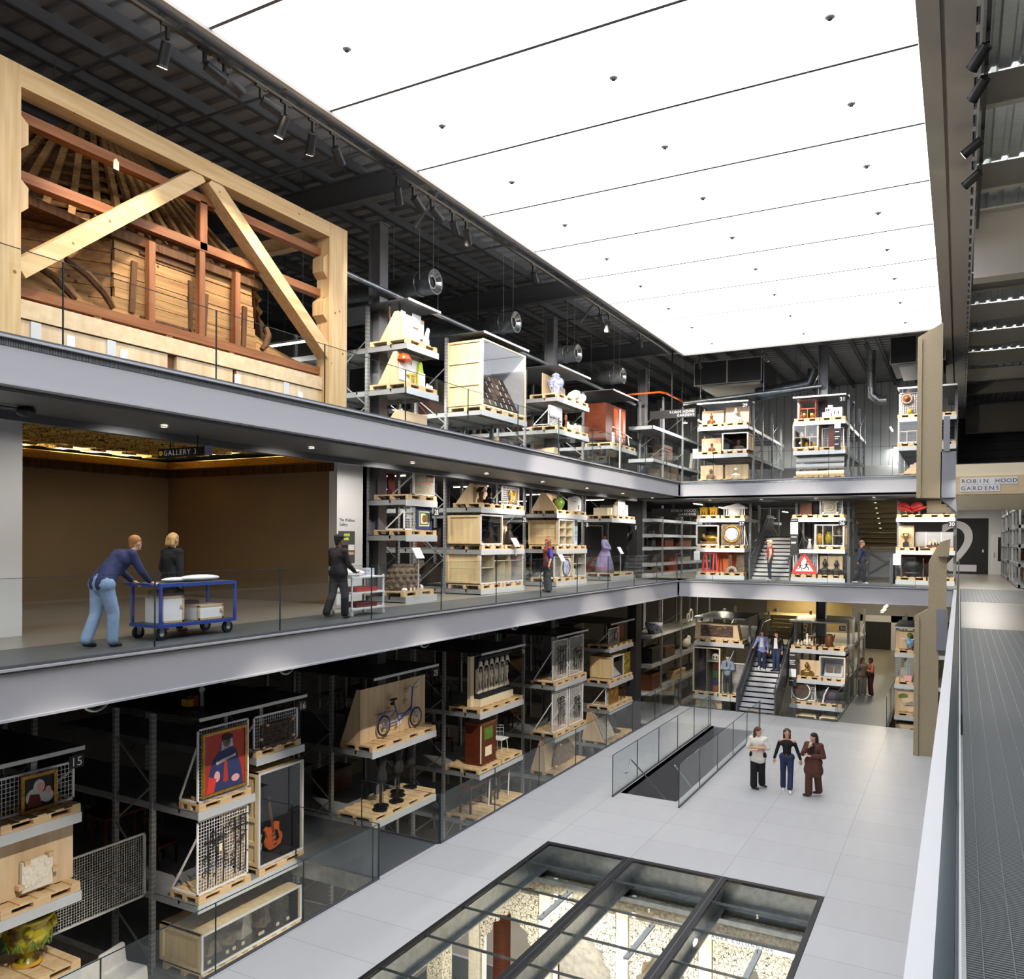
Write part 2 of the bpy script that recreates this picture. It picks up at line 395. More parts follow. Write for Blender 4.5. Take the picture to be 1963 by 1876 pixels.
for y,lb in ((23.7,'deep taupe plate girder crossing the upper right ceiling'),(56.4,'furthest deep girder above the far corridor')):
    mb=MB().box(0.24,5.7,0,0.04,0,1.6).box(0.24,5.7,-0.25,0.3,-0.05,0.0).box(0.24,5.7,-0.25,0.3,1.6,1.65)
    tag(obj('plate_girder',mb,M['warm_beam'],loc=(0,y,8.25)),lb,'girder')
# --- floors
mb=MB()
mb.box(XL,-8.08,-4,YF,ZG-0.05,ZG).box(-2.2,3,-4,YF,ZG-0.05,ZG)
mb.box(-8.08,-2.2,16.63,20.8,ZG-0.05,ZG).box(-8.08,-7.85,20.8,30,ZG-0.05,ZG).box(-6.4,-2.2,20.8,30,ZG-0.05,ZG).box(-8.08,-2.2,30,YF,ZG-0.05,ZG)
struct('floor',mb,M['floor_tile'])
mb=MB()
for a in ((XL,-8.1,-4,YF),(-2.18,3,-4,YF),(-8.08,-2.2,16.65,20.8),(-8.08,-7.88,20.8,30),(-6.37,-2.2,20.8,30),(-8.08,-2.2,30.03,YF)):
    mb.box(*a,ZG-0.45,ZG-0.055)
struct('floor_slab_edge',mb,M['galv_dark'])
struct('floor_lowest',MB().box(-26,6,-6,60,ZB-0.1,ZB),M['low_floor'])
# mid level (z=0): grating strips then smooth lino
struct('floor_grating_left',MB().box(-12.0,XL-0.05,-4,YF+2.2,-0.06,0),M['grate'])
struct('floor_mid_left',MB().box(-26,-12.0,-4,35.3,-0.1,0.0).box(-26,-12.0,35.3,58,-0.1,0),M['lino'])
struct('floor_grating_far',MB().box(-12,-0.15,YF+0.05,35.3,-0.06,0),M['grate_x'])
struct('floor_mid_far',MB().box(-12,-0.2,35.3,36.2,-0.1,0).box(-12,-8,36.2,58,-0.1,0).box(-6.2,-0.2,36.2,58,-0.1,0).box(-8,-6.2,42,58,-0.1,0),M['lino'])
# mid level, camera side
gr=struct('floor_grating_right',MB().box(0.04,4,-4,18,-0.05,0).box(0.04,4,26,33.4,-0.05,0),M['grate'])
mb=MB()
for i in range(36): mb.box(0.095+i*0.105,0.0985+i*0.105,-4,18,-0.001,0.003).box(0.095+i*0.105,0.0985+i*0.105,26,33.4,-0.001,0.003)
struct('floor_grating_bars',mb,M['galv'],gr)
struct('floor_mid_right',MB().box(0.04,4,18,26,-0.05,0).box(-0.15,4,33.4,50,-0.05,0),M['lino'])
# upper level
struct('floor_upper_left',MB().box(-26,XL-0.05,-4,YF+2.2,ZU-0.12,ZU-0.02),M['grate'])
struct('floor_upper_far',MB().box(-26,-0.2,YF+0.05,58,ZU-0.12,ZU-0.02),M['galv_dark'])
# soffits
struct('ceiling_soffit_left',MB().box(-12.0,-10.35,-4,YF,3.42,3.46).box(-12.15,-12.0,-4,YF,3.3,3.9),M['dark_steel'])
struct('ceiling_soffit_far',MB().box(-12,-0.2,YF+0.2,35.2,3.36,3.4).box(-12,-0.2,35.2,35.3,3.3,3.9),M['dark_steel'])
struct('ceiling_soffit_low',MB().box(-26,-10.4,-4,YF,-0.62,-0.55).box(-12,-0.2,YF+0.2,58,-0.5,-0.42),M['soft_black'])
struct('ceiling_mid_rooms',MB().box(-26,-12.2,16.95,58,3.8,3.9),M['wall_dark'])
# --- walls
struct('wall_left',MB().box(-26.2,-26,-6,60,ZB,11),M['wall_dark'])
struct('wall_far',MB().box(-26,-0.3,58,58.2,ZB,0).box(-26,-0.3,58,58.2,0,3.9),M['wall_pale'])
struct('wall_far_upper',MB().box(-26,-0.3,52,52.2,ZU,6.1),M['wall_white'])
struct('wall_far_cladding',MB().box(-26,-0.3,52,52.15,6.1,10.9),M['clad'])
struct('wall_far_right',MB().box(-0.3,6,59.5,59.7,3.9,10.4),M['clad_dark'])
struct('wall_right',MB().box(5.8,6,-6,60,ZB,10.4),M['wall_dark'])
struct('wall_back',MB().box(-26,6,-6.2,-6,ZB,11),M['wall_pale'])
# wall with the big numeral at the end of the right-hand corridor
struct('wall_corridor_end',MB().box(1.33,6,50,50.2,0,3.9).box(-0.5,1.33,50,50.2,2.95,3.9),M['wall_white'])
struct('ceiling_corridor',MB().box(-0.1,5,26.2,50,3.75,3.85),M['soft_black'])
d=MB().box(-0.45,1.33,50.0,50.1,0,2.95); d1=struct('door_1',d,M['near_black'])
text('numeral','2',3.9,M['white'],d1,(-1.02,49.985,0.12),(PI/2,0,0),'LEFT',0.004,1.0)
d2=struct('door_2',MB().box(1.5,2.2,49.93,50.0,0,2.1),M['white_paint'])
obj('vision_panel',MB().box(1.76,1.9,49.915,49.93,0.7,1.95),M['black'],d2); obj('door_handle',MB().box(1.58,1.61,49.88,49.93,0.9,1.15),M['chrome'],d2)
tag(obj('card_reader',MB().box(1.05,1.12,49.93,49.985,1.15,1.3),M['white']),'small white card reader on the black wall beside the numeral','reader')
# white zone of far lower corridor, black roller door
struct('wall_door_surround',MB().box(-5.6,-5.25,57.0,57.2,ZG,-3.0).box(-3.75,-2.5,57.0,57.2,ZG,-3.0).box(-5.6,-2.5,57.0,57.2,-3.4,-3.0),M['white'])
d3=struct('door_3',MB().box(-5.25,-3.75,57.05,57.15,ZG,-3.4),M['near_black'])
mb=MB()
for i in range(4): mb.box(-5.2+i*0.375,-5.2+i*0.375+0.02,57.03,57.06,ZG,-3.4)
obj('door_rib',mb,M['black'],d3)
# gallery room: back wall, right wall, near wall pier
struct('wall_gallery_back',MB().box(-19.9,-19.7,2,16,0,3.75),M['wall_tan'])
struct('wall_gallery_right',MB().box(-19.7,-13.6,15.8,15.95,0,3.75),M['wall_tan'])
struct('wall_pier_left',MB().box(-13.75,-13.5,-4,8.0,0,3.6),M['wall_white'])
struct('wall_pier_right',MB().box(-13.75,-13.5,15.75,16.9,0,3.6).box(-20,-13.5,16.75,16.9,0,3.6),M['wall_white'])
mb=MB().box(-19.69,-13.6,15.7,15.79,3.3,3.5).box(-19.69,-19.6,2,15.8,3.3,3.5); struct('trim_2',mb,M['dark_timber'])
struct('trim_3',MB().box(-19.3,-13.6,15.38,15.46,3.50,3.68).box(-19.3,-19.22,2,15.46,3.50,3.68).box(-19.69,-13.6,15.46,15.79,3.50,3.52).box(-19.69,-19.3,2,15.79,3.5,3.52),M['gold'])
struct('trim_4',MB().box(-13.78,-13.35,-4,17,3.56,3.9),M['dark_steel'])
def perf(name,c1,c2,scale=5.5,th=0.09,warp=0.35):
    """pale ground c1 with curling dark lines c2"""
    m,t,b=nt(name); N=t.nodes.new; L=t.links.new
    tc=N('ShaderNodeTexCoord'); nz=N('ShaderNodeTexNoise'); nz.inputs['Scale'].default_value=scale*.7; L(tc.outputs['Object'],nz.inputs['Vector'])
    mx=N('ShaderNodeMix'); mx.data_type='RGBA'; mx.blend_type='LINEAR_LIGHT'; mx.inputs[0].default_value=warp/scale; L(tc.outputs['Object'],mx.inputs[6]); L(nz.outputs['Color'],mx.inputs[7])
    v=N('ShaderNodeTexVoronoi'); v.inputs['Scale'].default_value=scale; v.feature='DISTANCE_TO_EDGE'; L(mx.outputs[2],v.inputs['Vector'])
    cr=N('ShaderNodeValToRGB'); cr.color_ramp.interpolation='CONSTANT'
    cr.color_ramp.elements[0].color=(*srgb(c2),1); cr.color_ramp.elements[1].position=th; cr.color_ramp.elements[1].color=(*srgb(c1),1)
    L(v.outputs['Distance'],cr.inputs[0]); L(cr.outputs[0],b.inputs['Base Color']); b.inputs['Roughness'].default_value=0.5
    return m
M['gilt']=perf('gilded_carving','f0d17c','7a5a20',7,.07,.6)
gc=MB()
for ix in range(7):
    for iy in range(15):
        gc.bx((-19.2+ix*0.85,2.6+iy*0.88,3.86),(0.74,0.77,0.08)); gc.bx((-19.2+ix*0.85,2.6+iy*0.88,3.80),(0.4,0.42,0.05))
tag(obj('gilded_ceiling',gc,M['gilt']),'gilded carved ceiling of small coffers glowing inside the tan gallery room','carved ceiling')
# --- fascia beams
def fascia(name,label,p0,p1,zt,zb,nx,ny):
    """channel beam from p0 to p1 (x,y); (nx,ny) points into the atrium"""
    mb=MB(); x0,y0=p0; x1,y1=p1
    def slab(o0,o1,a,b):
        if nx: mb.box(x0+nx*o0,x0+nx*o1,y0,y1,a,b)
        else: mb.box(x0,x1,y0+ny*o0,y0+ny*o1,a,b)
    slab(0.0,-0.25,zt-0.03,zt); slab(-0.06,-0.1,zb+0.03,zt-0.03); slab(0.0,-0.25,zb,zb+0.03)
    return tag(obj(name,mb,M['fascia_paint']),label,'beam')
fascia('fascia_beam','grey steel edge beam under the upper left walkway',(XL,-4),(XL,YF),ZU,3.47,1,0)
fascia('fascia_beam','grey steel edge beam under the middle left walkway with the trolley',(XL,-4),(XL,YF),0,-0.645,1,0)
fascia('fascia_beam','grey steel edge beam of the upper far walkway',(XL,YF),(-0.75,YF),ZU,3.47,0,-1)
fascia('fascia_beam','grey steel edge beam of the middle far walkway',(XL,YF),(-0.2,YF),0,-0.645,0,-1)
mb=MB().box(-0.17,0.0,-4,YF,-0.08,-0.02).box(-0.12,-0.08,-4,YF,-0.6,-0.08)
tag(obj('fascia_beam',mb,M['steel_light']),'pale steel edge beam beneath the right-hand glass balustrade beside the grating','beam')
mb=MB().box(0.0,0.022,-4,33,-0.03,0.03)
tag(obj('kerb_rail',mb,M['white']),'narrow pale kerb between the right balustrade and the grating','kerb')
# --- balustrades
def balu(label,pts,z,h,step,ph=0.0,t=0.02,group=None):
    """glass balustrade along a straight run pts=((x0,y0),(x1,y1)); panel joints every step starting at offset ph"""
    (x0,y0),(x1,y1)=pts; L=math.hypot(x1-x0,y1-y0); ang=math.atan2(y1-y0,x1-x0)
    r=T('glass_balustrade',label,'balustrade',(x0,y0,z),ang,group)
    cuts=[0.0]; s=ph if ph>0.05 else step
    while s<L-0.05: cuts.append(s); s+=step
    cuts.append(L)
    for a,b in zip(cuts[:-1],cuts[1:]):
        obj('glass_panel',MB().box(a+0.006,b-0.006,-t/2,t/2,0.02,h),M['glass'],r)
    for c in cuts: obj('joint',MB().box(c-0.006,c+0.006,-t/2-.001,t/2+.001,0.0,h),M['glass_edge'],r)
    obj('top_edge',MB().box(0,L,-t/2-.001,t/2+.001,h,h+0.006),M['glass_edge'],r)
    obj('base_channel',MB().box(0,L,-t/2-.012,t/2+.012,0.0,0.035),M['dark_steel'],r)
    return r
balu('long glass balustrade along the middle left walkway',((-10.24,0.49),(-10.24,YF)),0.004,1.1,2.5)
balu('long glass balustrade along the upper left walkway before the timber frame',((-10.24,0.49),(-10.24,YF)),ZU+.004,1.1,2.5,1.1)
balu('glass balustrade across the middle far walkway',((-10.1,YF+0.08),(-1.4,YF+0.08)),0,1.1,2.2,1.3)
balu('glass balustrade across the upper far walkway',((-10.1,YF+0.08),(-1.4,YF+0.08)),ZU,1.1,2.2,1.3)
balu('glass balustrade on the left edge of the tiled floor nearest the camera',((-10.1,1.0),(-10.1,13.1)),ZG,1.1,1.95,0.2)
balu('long glass balustrade on the left edge of the tiled floor beyond the bridge',((-10.1,15.3),(-10.1,YF-0.05)),ZG,1.1,2.45)
balu('short glass balustrade on the near side of the left bridge',((-12.3,13.1),(-10.12,13.1)),ZG,1.1,2.3)
balu('glass balustrade on the far side of the left bridge',((-12.3,15.28),(-10.12,15.28)),ZG,1.1,2.3)
balu('glass balustrade at the far edge of the tiled floor left of the stairs',((-10.05,YF-0.05),(-8.0,YF-0.05)),ZG,1.1,2.2)
balu('glass balustrade at the far edge of the tiled floor right of the stairs',((-6.0,YF-0.05),(-4.05,YF-0.05)),ZG,1.1,2.2)
balu('glass balustrade on the left side of the far bridge',((-4.0,YF),(-4.0,41)),ZG,1.1,2.2)
balu('glass balustrade on the right side of the far bridge',((-2.3,YF),(-2.3,41)),ZG,1.1,2.2)
balu('glass balustrade left of the floor stairwell',((-8.0,20.35),(-8.0,30.1)),ZG,1.1,1.9)
balu('glass balustrade right of the floor stairwell',((-6.2,20.35),(-6.2,30.0)),ZG,1.1,1.9)
balu('glass balustrade beside the camera on the right-hand walkway',((-0.012,0.1),(-0.012,33)),0,1.1,2.76,0.1)
# --- bridges
struct('floor_bridge_left',MB().box(-26,XL,13.1,15.3,ZG-0.03,ZG-0.002),M['grate'])
struct('floor_bridge_left_beam',MB().box(-26,XL,13.15,13.25,ZG-0.4,ZG-0.03).box(-26,XL,15.15,15.25,ZG-0.4,ZG-0.03),M['galv'])
struct('floor_bridge_far',MB().box(-4.05,-2.25,YF,46,ZG-0.06,ZG-0.002),M['grate_x'])
struct('floor_far_low',MB().box(-7,-1,46,58,ZG-0.06,ZG),M['lino'])
# --- glass floor over the lowest level
gx=(-8.08,-6.12,-4.14,-2.2); gf=T('glass_floor','walkable glass floor with black borders set in the grey tiles','glass floor',(0,0,ZG)); gf['kind']='structure'
for i in range(3):
    for k in range(11):
        y1=16.63-k*1.24; obj('floor_pane',MB().box(gx[i]+0.004,gx[i+1]-0.004,y1-1.236,y1,-0.045,0.0),M['glass_floor'],gf)
mb=MB()
for i,x in enumerate(gx):
    a=0.0 if i==0 else 0.1; b=0.0 if i==3 else 0.1
    mb.box(x-a+(0.005 if i==0 else 0),x-0.005 if i else x+0.02,3.0,16.62,-0.047,0.002); mb.box(x+0.005,x+b,3.0,16.62,-0.047,0.002)
mb.box(-8.08,-2.2,16.5,16.62,-0.046,0.0025)
obj('black_border',mb,M['black'],gf)
mb=MB()
for k in range(1,11): mb.box(-8.07,-2.21,16.63-k*1.24-0.006,16.63-k*1.24+0.006,-0.044,0.0012)
for x in gx[1:3]: mb.box(x-0.006,x+0.006,3,16.6,-0.044,0.003)
obj('pane_joint',mb,M['galv_dark'],gf)
mb=MB()
for i,x in enumerate(gx):
    mb.box(x-0.11,x+0.11,3,16.55,-0.08,-0.05).box(x-0.02,x+0.02,3,16.55,-0.5,-0.08).box(x-0.12,x+0.12,3,16.55,-0.53,-0.5)
mb.box(-8.2,-2.1,16.55,16.6,-0.55,-0.05).box(-8.2,-2.1,16.4,16.7,-0.58,-0.55)
obj('support_beam',mb,M['galv'],gf)
# --- columns
def column(label,x,y,z0,z1,w=0.35):
    mb=MB().box(0,0.03,0,w,z0,z1).box(-w,-w+0.03,0,w,z0,z1).box(-w+0.03,0,w/2-0.015,w/2+0.015,z0,z1)
    mb.box(-w-0.05,0.08,-0.05,w+0.05,z1-0.03,z1)
    return tag(obj('steel_column',mb,M['column_paint'],loc=(x,y,0)),label,'column')
column('grey steel column just right of the timber frame',-13.6,17.5,ZB,10.04)
column('grey steel column behind the rack with the blue and white jar',-13.55,28.0,ZB,10.04)
column('grey steel column in the far left corner of the hall',-13.55,38.3,ZB,10.04)
column('grey steel column behind the far middle racks',-5.0,36.95,ZB,10.04)
tag(obj('clad_column',MB().box(-12.75,-12.35,34.05,34.75,ZB,3.9),M['soft_black']),'dark clad column at the far left corner between two rows of racks','column')
# --- long interior stairs at the far side
def stairs(name,label,x0,x1,y,z,n,rise,run,mt,land=1.5,ms=None):
    r=T(name,label,'stairs',(x0,y,z)); w=x1-x0
    for i in range(n):
        obj('step',MB().box(0,w,i*run,(i+1)*run+0.03,(i+1)*rise-0.05,(i+1)*rise).box(0,w,i*run+run*0.0,i*run+0.02,i*rise,(i+1)*rise),mt,r)
    obj('landing',MB().box(-0.1,w+0.1,n*run,n*run+land,n*rise-0.1,n*rise),mt,r)
    for sx in (-0.06,w):
        pts=[(-0.35,0),(0,-0.25) ,(n*run,n*rise-0.25),(n*run+land,n*rise-0.25),(n*run+land,n*rise+1.0),(n*run,n*rise+1.0),(0.1,1.05),(-0.35,0.9)]
        obj('side_plate',MB().prism(pts,'x',sx,sx+0.06),ms or M['dark_steel'],r)
        xx=sx+(0.14 if sx<0 else -0.08)
        obj('handrail',MB().tube([(xx,-0.15,0.75),(xx,0.1,0.9),(xx,n*run,n*rise+0.88),(xx,n*run+land,n*rise+0.88)],0.022,8),M['galv'],r)
    return r
stairs('staircase','pale grey stairs with two people coming down at the far side of the tiled floor',-7.72,-6.3,33.4,ZG,14,0.165,0.29,M['steel_light'],1.6)
stairs('staircase','grey stairs rising from the middle far walkway past the person in a red top',-7.9,-6.3,36.3,0,11,0.17,0.28,M['steel_light'],1.6)
mb=MB()
for i in range(6): mb.box(-7.8,-6.2,39.2+i*0.3,39.2+(i+1)*0.3+0.02,-2.84+i*0.16,-2.84+(i+1)*0.16)
mb.box(-8.4,-6.1,41.0,43.0,-2.0,-1.9)
tag(obj('upper_flight',mb,M['timber_soffit']),'warm brown second flight of the far stairs above the landing','stairs')
struct('wall_stair_low',MB().box(-8.6,-4.6,43.05,43.15,-3,-0.55),M['timber_soffit'])
# stair seen from below at mid level with a warm light strip
mb=MB()
for i in range(12): mb.box(-4.0,-2.3,37.2+i*0.36,37.2+i*0.36+0.38,3.75-i*0.21,3.95-i*0.21)
tag(obj('stair_soffit',mb,M['timber_soffit']),'stepped brown underside of a staircase with a warm light strip','stairs')
t=T('light_strip','long warm light strip slanting under the brown stair underside','light',(-3.2,37.9,3.55))
obj('tube',MB().bar((0,0,0),(-0.05,4.1,-1.3),0.06,0.05),M['led_warm'],t); obj('housing',MB().bar((0,0,0.05),(-0.05,4.1,-1.25),0.09,0.04),M['steel_paint'],t)
struct('wall_white_mid',MB().box(-3.75,-2.2,41.9,42.0,0.1,2.3),M['white'])
tag(obj('diagonal_brace',MB().box(-3.75,-2.2,41.75,41.83,1.22,1.32).bar((-3.7,41.72,1.2),(-2.25,41.72,0.2),0.06).bar((-3.7,41.72,0.2),(-2.25,41.72,1.2),0.06).box(-3.78,-3.7,41.7,41.8,0,2.3),M['post_steel']),'grey cross bracing in front of the lit white wall at the far side','bracing')
for xx,lb in ((-3.98,'grey end post of the stair parapet left of the lit white wall'),(-2.42,'grey end post of the stair parapet right of the lit white wall')):
    tag(obj('parapet_post',MB().box(xx,xx+0.12,35.6,37.0,0,1.05),M['dark_steel']),lb,'parapet')
for i,(a,lb) in enumerate(((50.3,'near half of the warm light line above the far bridge'),(53.2,'far half of the warm light line above the far bridge'))):
    t=T('light_strip',lb,'light',(-3.7-i*0.1,a,-2.2)); obj('tube',MB().box(-0.05,0.05,-1.2,1.2,0,0.05),M['led_warm'],t); obj('housing',MB().box(-0.07,0.07,-1.25,1.25,0.05,0.1),M['steel_paint'],t)
# floor stairwell: side wall plate, flight going down, handrail
struct('wall_stairwell',MB().box(-7.95,-7.85,20.8,30.0,ZG-1.6,ZG).box(-7.9,-6.35,29.95,30.0,ZG-1.6,ZG-0.02),M['column_paint'])
r=T('staircase','stairs going down through the opening in the tiled floor','stairs',(-7.8,20.9,ZG))
for i in range(22): obj('step',MB().box(0.1,1.3,i*0.28,i*0.28+0.3,-(i+1)*0.185-0.04,-(i+1)*0.185),M['galv'],r)
tag(obj('handrail',MB().tube([(-7.72,20.55,ZG+0.62),(-7.72,20.75,ZG+0.6),(-7.72,20.95,ZG+0.9),(-7.72,27,ZG-2.9)],0.02,8).tube([(-6.5,20.95,ZG+0.9),(-6.5,27,ZG-2.9)],0.02,8),M['galv']),'slim metal handrail dropping into the floor stairwell','handrail')
# --- concrete facade fragments on the right
c=MB().prism([(-1.23,3.06),(-0.52,3.05),(-0.52,8.56),(-1.23,8.17)],'y',29.2,29.55).prism([(-1.23,3.06),(-1.1,3.06),(-1.1,8.1),(-1.23,8.04)],'y',29.14,29.2)
tag(obj('concrete_fin',c,M['concrete']),'tall tan exposed-aggregate concrete fin hanging at the upper right','concrete fragment')
c=MB().prism([(-1.24,ZG),(-0.55,ZG),(-0.55,-0.45),(-0.9,-0.5),(-1.24,-0.72)],'y',29.2,29.6).prism([(-1.24,ZG),(-1.1,ZG),(-1.1,-0.72),(-1.24,-0.8)],'y',29.14,29.2)
tag(obj('concrete_fin',c,M['concrete']),'tall tan concrete fin standing on the tiled floor at the right','concrete fragment')
c=MB().prism([(-0.86,-0.55),(-0.35,-0.55),(-0.35,1.5),(-0.6,1.55),(-0.83,1.1),(-0.86,1.0)],'y',29.25,29.55).prism([(-0.6,1.2),(-0.3,1.2),(-0.25,1.75),(-0.55,1.65)],'y',29.0,29.7)
tag(obj('concrete_bracket',c,M['concrete']),'stepped concrete bracket between the two tall fins','concrete fragment')
c=MB().box(-0.55,-0.12,29.2,29.7,3.05,4.5).box(-0.48,-0.3,29.15,29.2,4.5,5.6).prism([(-0.55,3.05),(-0.1,3.05),(-0.1,2.6)],'y',29.3,31)
tag(obj('steel_bracket',c,M['column_paint']),'grey steel shoe holding the upper concrete fin','bracket')
c=MB().box(-0.62,-0.3,29.12,29.25,-1.75,-0.45)
tag(obj('steel_plate',c,M['column_paint']),'grey steel plate fixed on the lower concrete fin','plate')
# --- ply header with the garden estate name
r=T('sign_header','plywood header with white letter tiles above the right-hand corridor','sign',(-0.08,18,2.535))
obj('soffit_box',MB().box(0,3,0,8,0,0.6),M['cream'],r); obj('ply_band',MB().box(0,3,-0.03,0.0,0.02,0.37),M['ply_x'],r)
for row,(s,z) in enumerate((('ROBIN HOOD',0.235),('GARDENS',0.10))):
    for i,ch in enumerate(s):
        tl=obj('letter_tile',MB().box(0.085+i*0.094,0.085+i*0.094+0.088,-0.04,-0.03,z-0.028,z+0.1),M['white'],r)
        if ch!=' ': text('letter',ch,0.105,M['black'],tl,(0.129+i*0.094,-0.041,z),(PI/2,0,0),'CENTER',0.001)
tag(obj('black_cloth_cover',MB().ell((0.09,18.3,3.0),(0.16,0.15,0.16)),M['soft_black']),'black bundle sitting on top of the plywood header','bundle')
# ================================================================ LAMPS (each lamp's own light sits in its builder)
def aim(o,frm,to):
    d=(Vector(to)-Vector(frm)); o.rotation_euler=d.to_track_quat('-Z','Y').to_euler()
def spot_light(parent,loc_local,frm,to,power,cone,blend=0.6,col=(1,0.9,0.78),rad=0.08):
    l=bpy.data.lights.new('spot_beam','SPOT'); l.energy=power*K_SPOT; l.spot_size=math.radians(cone); l.spot_blend=blend; l.color=col; l.shadow_soft_size=rad
    o=bpy.data.objects.new('spot_beam',l); COL.objects.link(o); o.parent=parent; o.location=loc_local; aim(o,frm,to); return o
def track_spot(label,pos,to,power,cone,lit=True,group=None):
    r=T('track_spotlight',label,'spotlight',pos,0,group)
    d=(Vector(to)-Vector(pos)).normalized(); a=d*0.02; b=d*0.34
    obj('lamp_body',MB().tube([a,b],0.085,14).tube([b,b+d*0.04],[0.085,0.095],14),M['black'],r)
    obj('yoke',MB().bar((0,0,0.02),(0,0,0.2),0.05).bx((0,0,0.215),(0.05,0.24,0.04)),M['black'],r)
    obj('lens',MB().tube([b+d*0.041,b+d*0.045],0.075,14),M['lamp_face'] if lit else M['dark_steel'],r)
    if lit: spot_light(r,tuple(b+d*0.1),pos,to,power,cone)
    return r
TZ=9.2
tag(obj('lighting_track',MB().box(-10.68,-10.62,-4,33,TZ+0.2,TZ+0.25),M['black']),'black lighting track along the left side of the luminous ceiling','track')
tag(obj('lighting_track',MB().box(0.27,0.33,-4,23,ZC-0.12,ZC-0.06),M['black']),'black lighting track under the galvanised deck at the top right','track')
tag(obj('lighting_track',MB().box(-10,-0.7,33.7,33.76,TZ+0.2,TZ+0.25).box(-9.9,-9.86,33.5,33.76,TZ+.21,TZ+.25).box(-.9,-.86,33.5,33.76,TZ+.21,TZ+.25).box(-5.1,-5.06,33.5,33.76,TZ+.21,TZ+.25),M['black']),'black lighting track along the far edge of the luminous ceiling','track')
LS=[(8.5,'nearest black spotlight on the left ceiling track',(-12.6,9,5.5),550,70),
(11.0,'second black spotlight on the left ceiling track, alone above the timber diagonal',(-12.6,11,5.5),450,70),
(11.7,'small spotlight with a glowing lens on the left ceiling track',(-12.8,13,5.5),450,70),
(12.3,'third black spotlight on the left ceiling track, just past the glowing one',(-12.4,17.7,6.2),1400,40),
(14.3,'black spotlight on the left track above the first grey column',(-12.3,18,5.2),700,60),
(16.5,'first of the two paired black spotlights on the left track',(-12.4,22.2,6.3),1300,50),
(17.1,'second of the two paired black spotlights on the left track',(-12.4,22.4,4.8),1000,60),
(20.7,'black spotlight on the left track above the second duct outlet',(-12.4,27.2,6.4),1600,50),
(25.6,'black spotlight on the left track above the third duct outlet',(-12.4,32.3,6.2),2200,50),
(26.4,'black spotlight on the left track beside the third duct outlet',(-12.4,28.2,5.0),1000,60),
(29.5,'black spotlight on the left track near the far corner',(-12.6,37,5.5),1400,60)]
for y,lb,to,pw,cn in LS: track_spot(lb,(-10.65,y,TZ-0.03),to,pw,cn)
for x,lb,to,pw in ((-9.6,'left black spotlight on the far ceiling track',(-9.2,35.7,6.0),800),(-7.0,'middle black spotlight on the far ceiling track',(-5.2,35.7,6.0),900),(-3.2,'right black spotlight on the far ceiling track',(-1.8,35.7,6.0),800)):
    track_spot(lb,(x,33.73,TZ-0.03),to,pw,90)
# right-hand track: heads that reach across the hall to the racks
RS=[(3.0,'first black spotlight on the right-hand track near the camera',(-12.3,7.6,-4.5),6500,11),
(4.6,'second black spotlight on the right-hand track near the camera',(-12.3,11.9,-4.5),9500,11),
(8.0,'third black spotlight on the right-hand track',(-12.3,17.0,-4.5),9500,11),
(12.0,'fourth black spotlight on the right-hand track',(-12.3,22.0,-4.5),9500,11),
(14.2,'stacked black spotlight heads under the galvanised deck at upper right',(-12.3,27.3,-4.2),9500,11),
(15.2,'lower of the stacked black heads at the upper right',(-12.3,32.4,-4.2),10500,11),
(17.5,'black spotlight on the right-hand track before the deep girder',(-12.3,22.3,1.5),5500,20),
(19.0,'black spotlight on the right-hand track nearest the girder',(-12.3,27.3,1.5),5500,20)]
for y,lb,to,pw,cn in RS: track_spot(lb,(0.30,y,ZC-0.3),to,pw,cn)
for x,y,to,pw,cn,lb in ((-10.65,14.9,(-9.1,35.6,-3.4),15000,11,'added black spotlight on the left track turned to the far lower racks'),(-10.65,15.6,(-5.1,35.6,-3.6),15000,11,'added black spotlight on the left track turned to the lower middle racks'),
    (-10.65,9.6,(-9.1,35.6,1.5),14000,10,'added black spotlight on the left track turned to the far middle racks'),(-10.65,9.2,(-5.1,35.6,1.4),14000,10,'added black spotlight on the left track turned to the road sign rack'),(-10.65,10.4,(-1.2,35.6,1.4),12000,10,'added black spotlight on the left track turned to the racks by the concrete fins'),
    (-10.65,6.5,(-2,35.6,-3.8),16000,9,'added black spotlight on the left track turned to the lower right racks')):
    track_spot(lb,(x,y,TZ-0.03),to,pw,cn)  # extra left-track heads, added to brighten the far racks
# soffit downlights on the left walkway, washing the middle racks
dl=None
for i in range(9):
    y=5.5+i*3.4
    r=T('downlight','round downlight recessed in the walkway soffit','downlight',(-11.2,y,3.40),0,'walkway soffit downlights')
    obj('bezel',MB().ring((0,0,0.0),0.055,0.012,'z',18,6),M['white'],r); obj('lens',MB().disc((0,0,0.005),0.05,0.01,'z',18),M['lamp_face'],r)
    spot_light(r,(0,0,-0.05),(0,0,0),(-0.6,0,-1),110 if y<14 else 240,140,0.7,(1,0.93,0.84),0.08)  # the nearest ones, by the gallery, are added to light the trolley
for i in range(5):
    r=T('downlight','round downlight recessed in the far walkway soffit','downlight',(-9.2+i*2.1,34.2,3.33),0,'far soffit downlights')
    obj('bezel',MB().ring((0,0,0.0),0.055,0.012,'z',18,6),M['white'],r); obj('lens',MB().disc((0,0,0.005),0.05,0.01,'z',18),M['lamp_face'],r)
    spot_light(r,(0,0,-0.05),(0,0,0),(0,0.5,-1),170,140,0.7,(1,0.93,0.84),0.08)
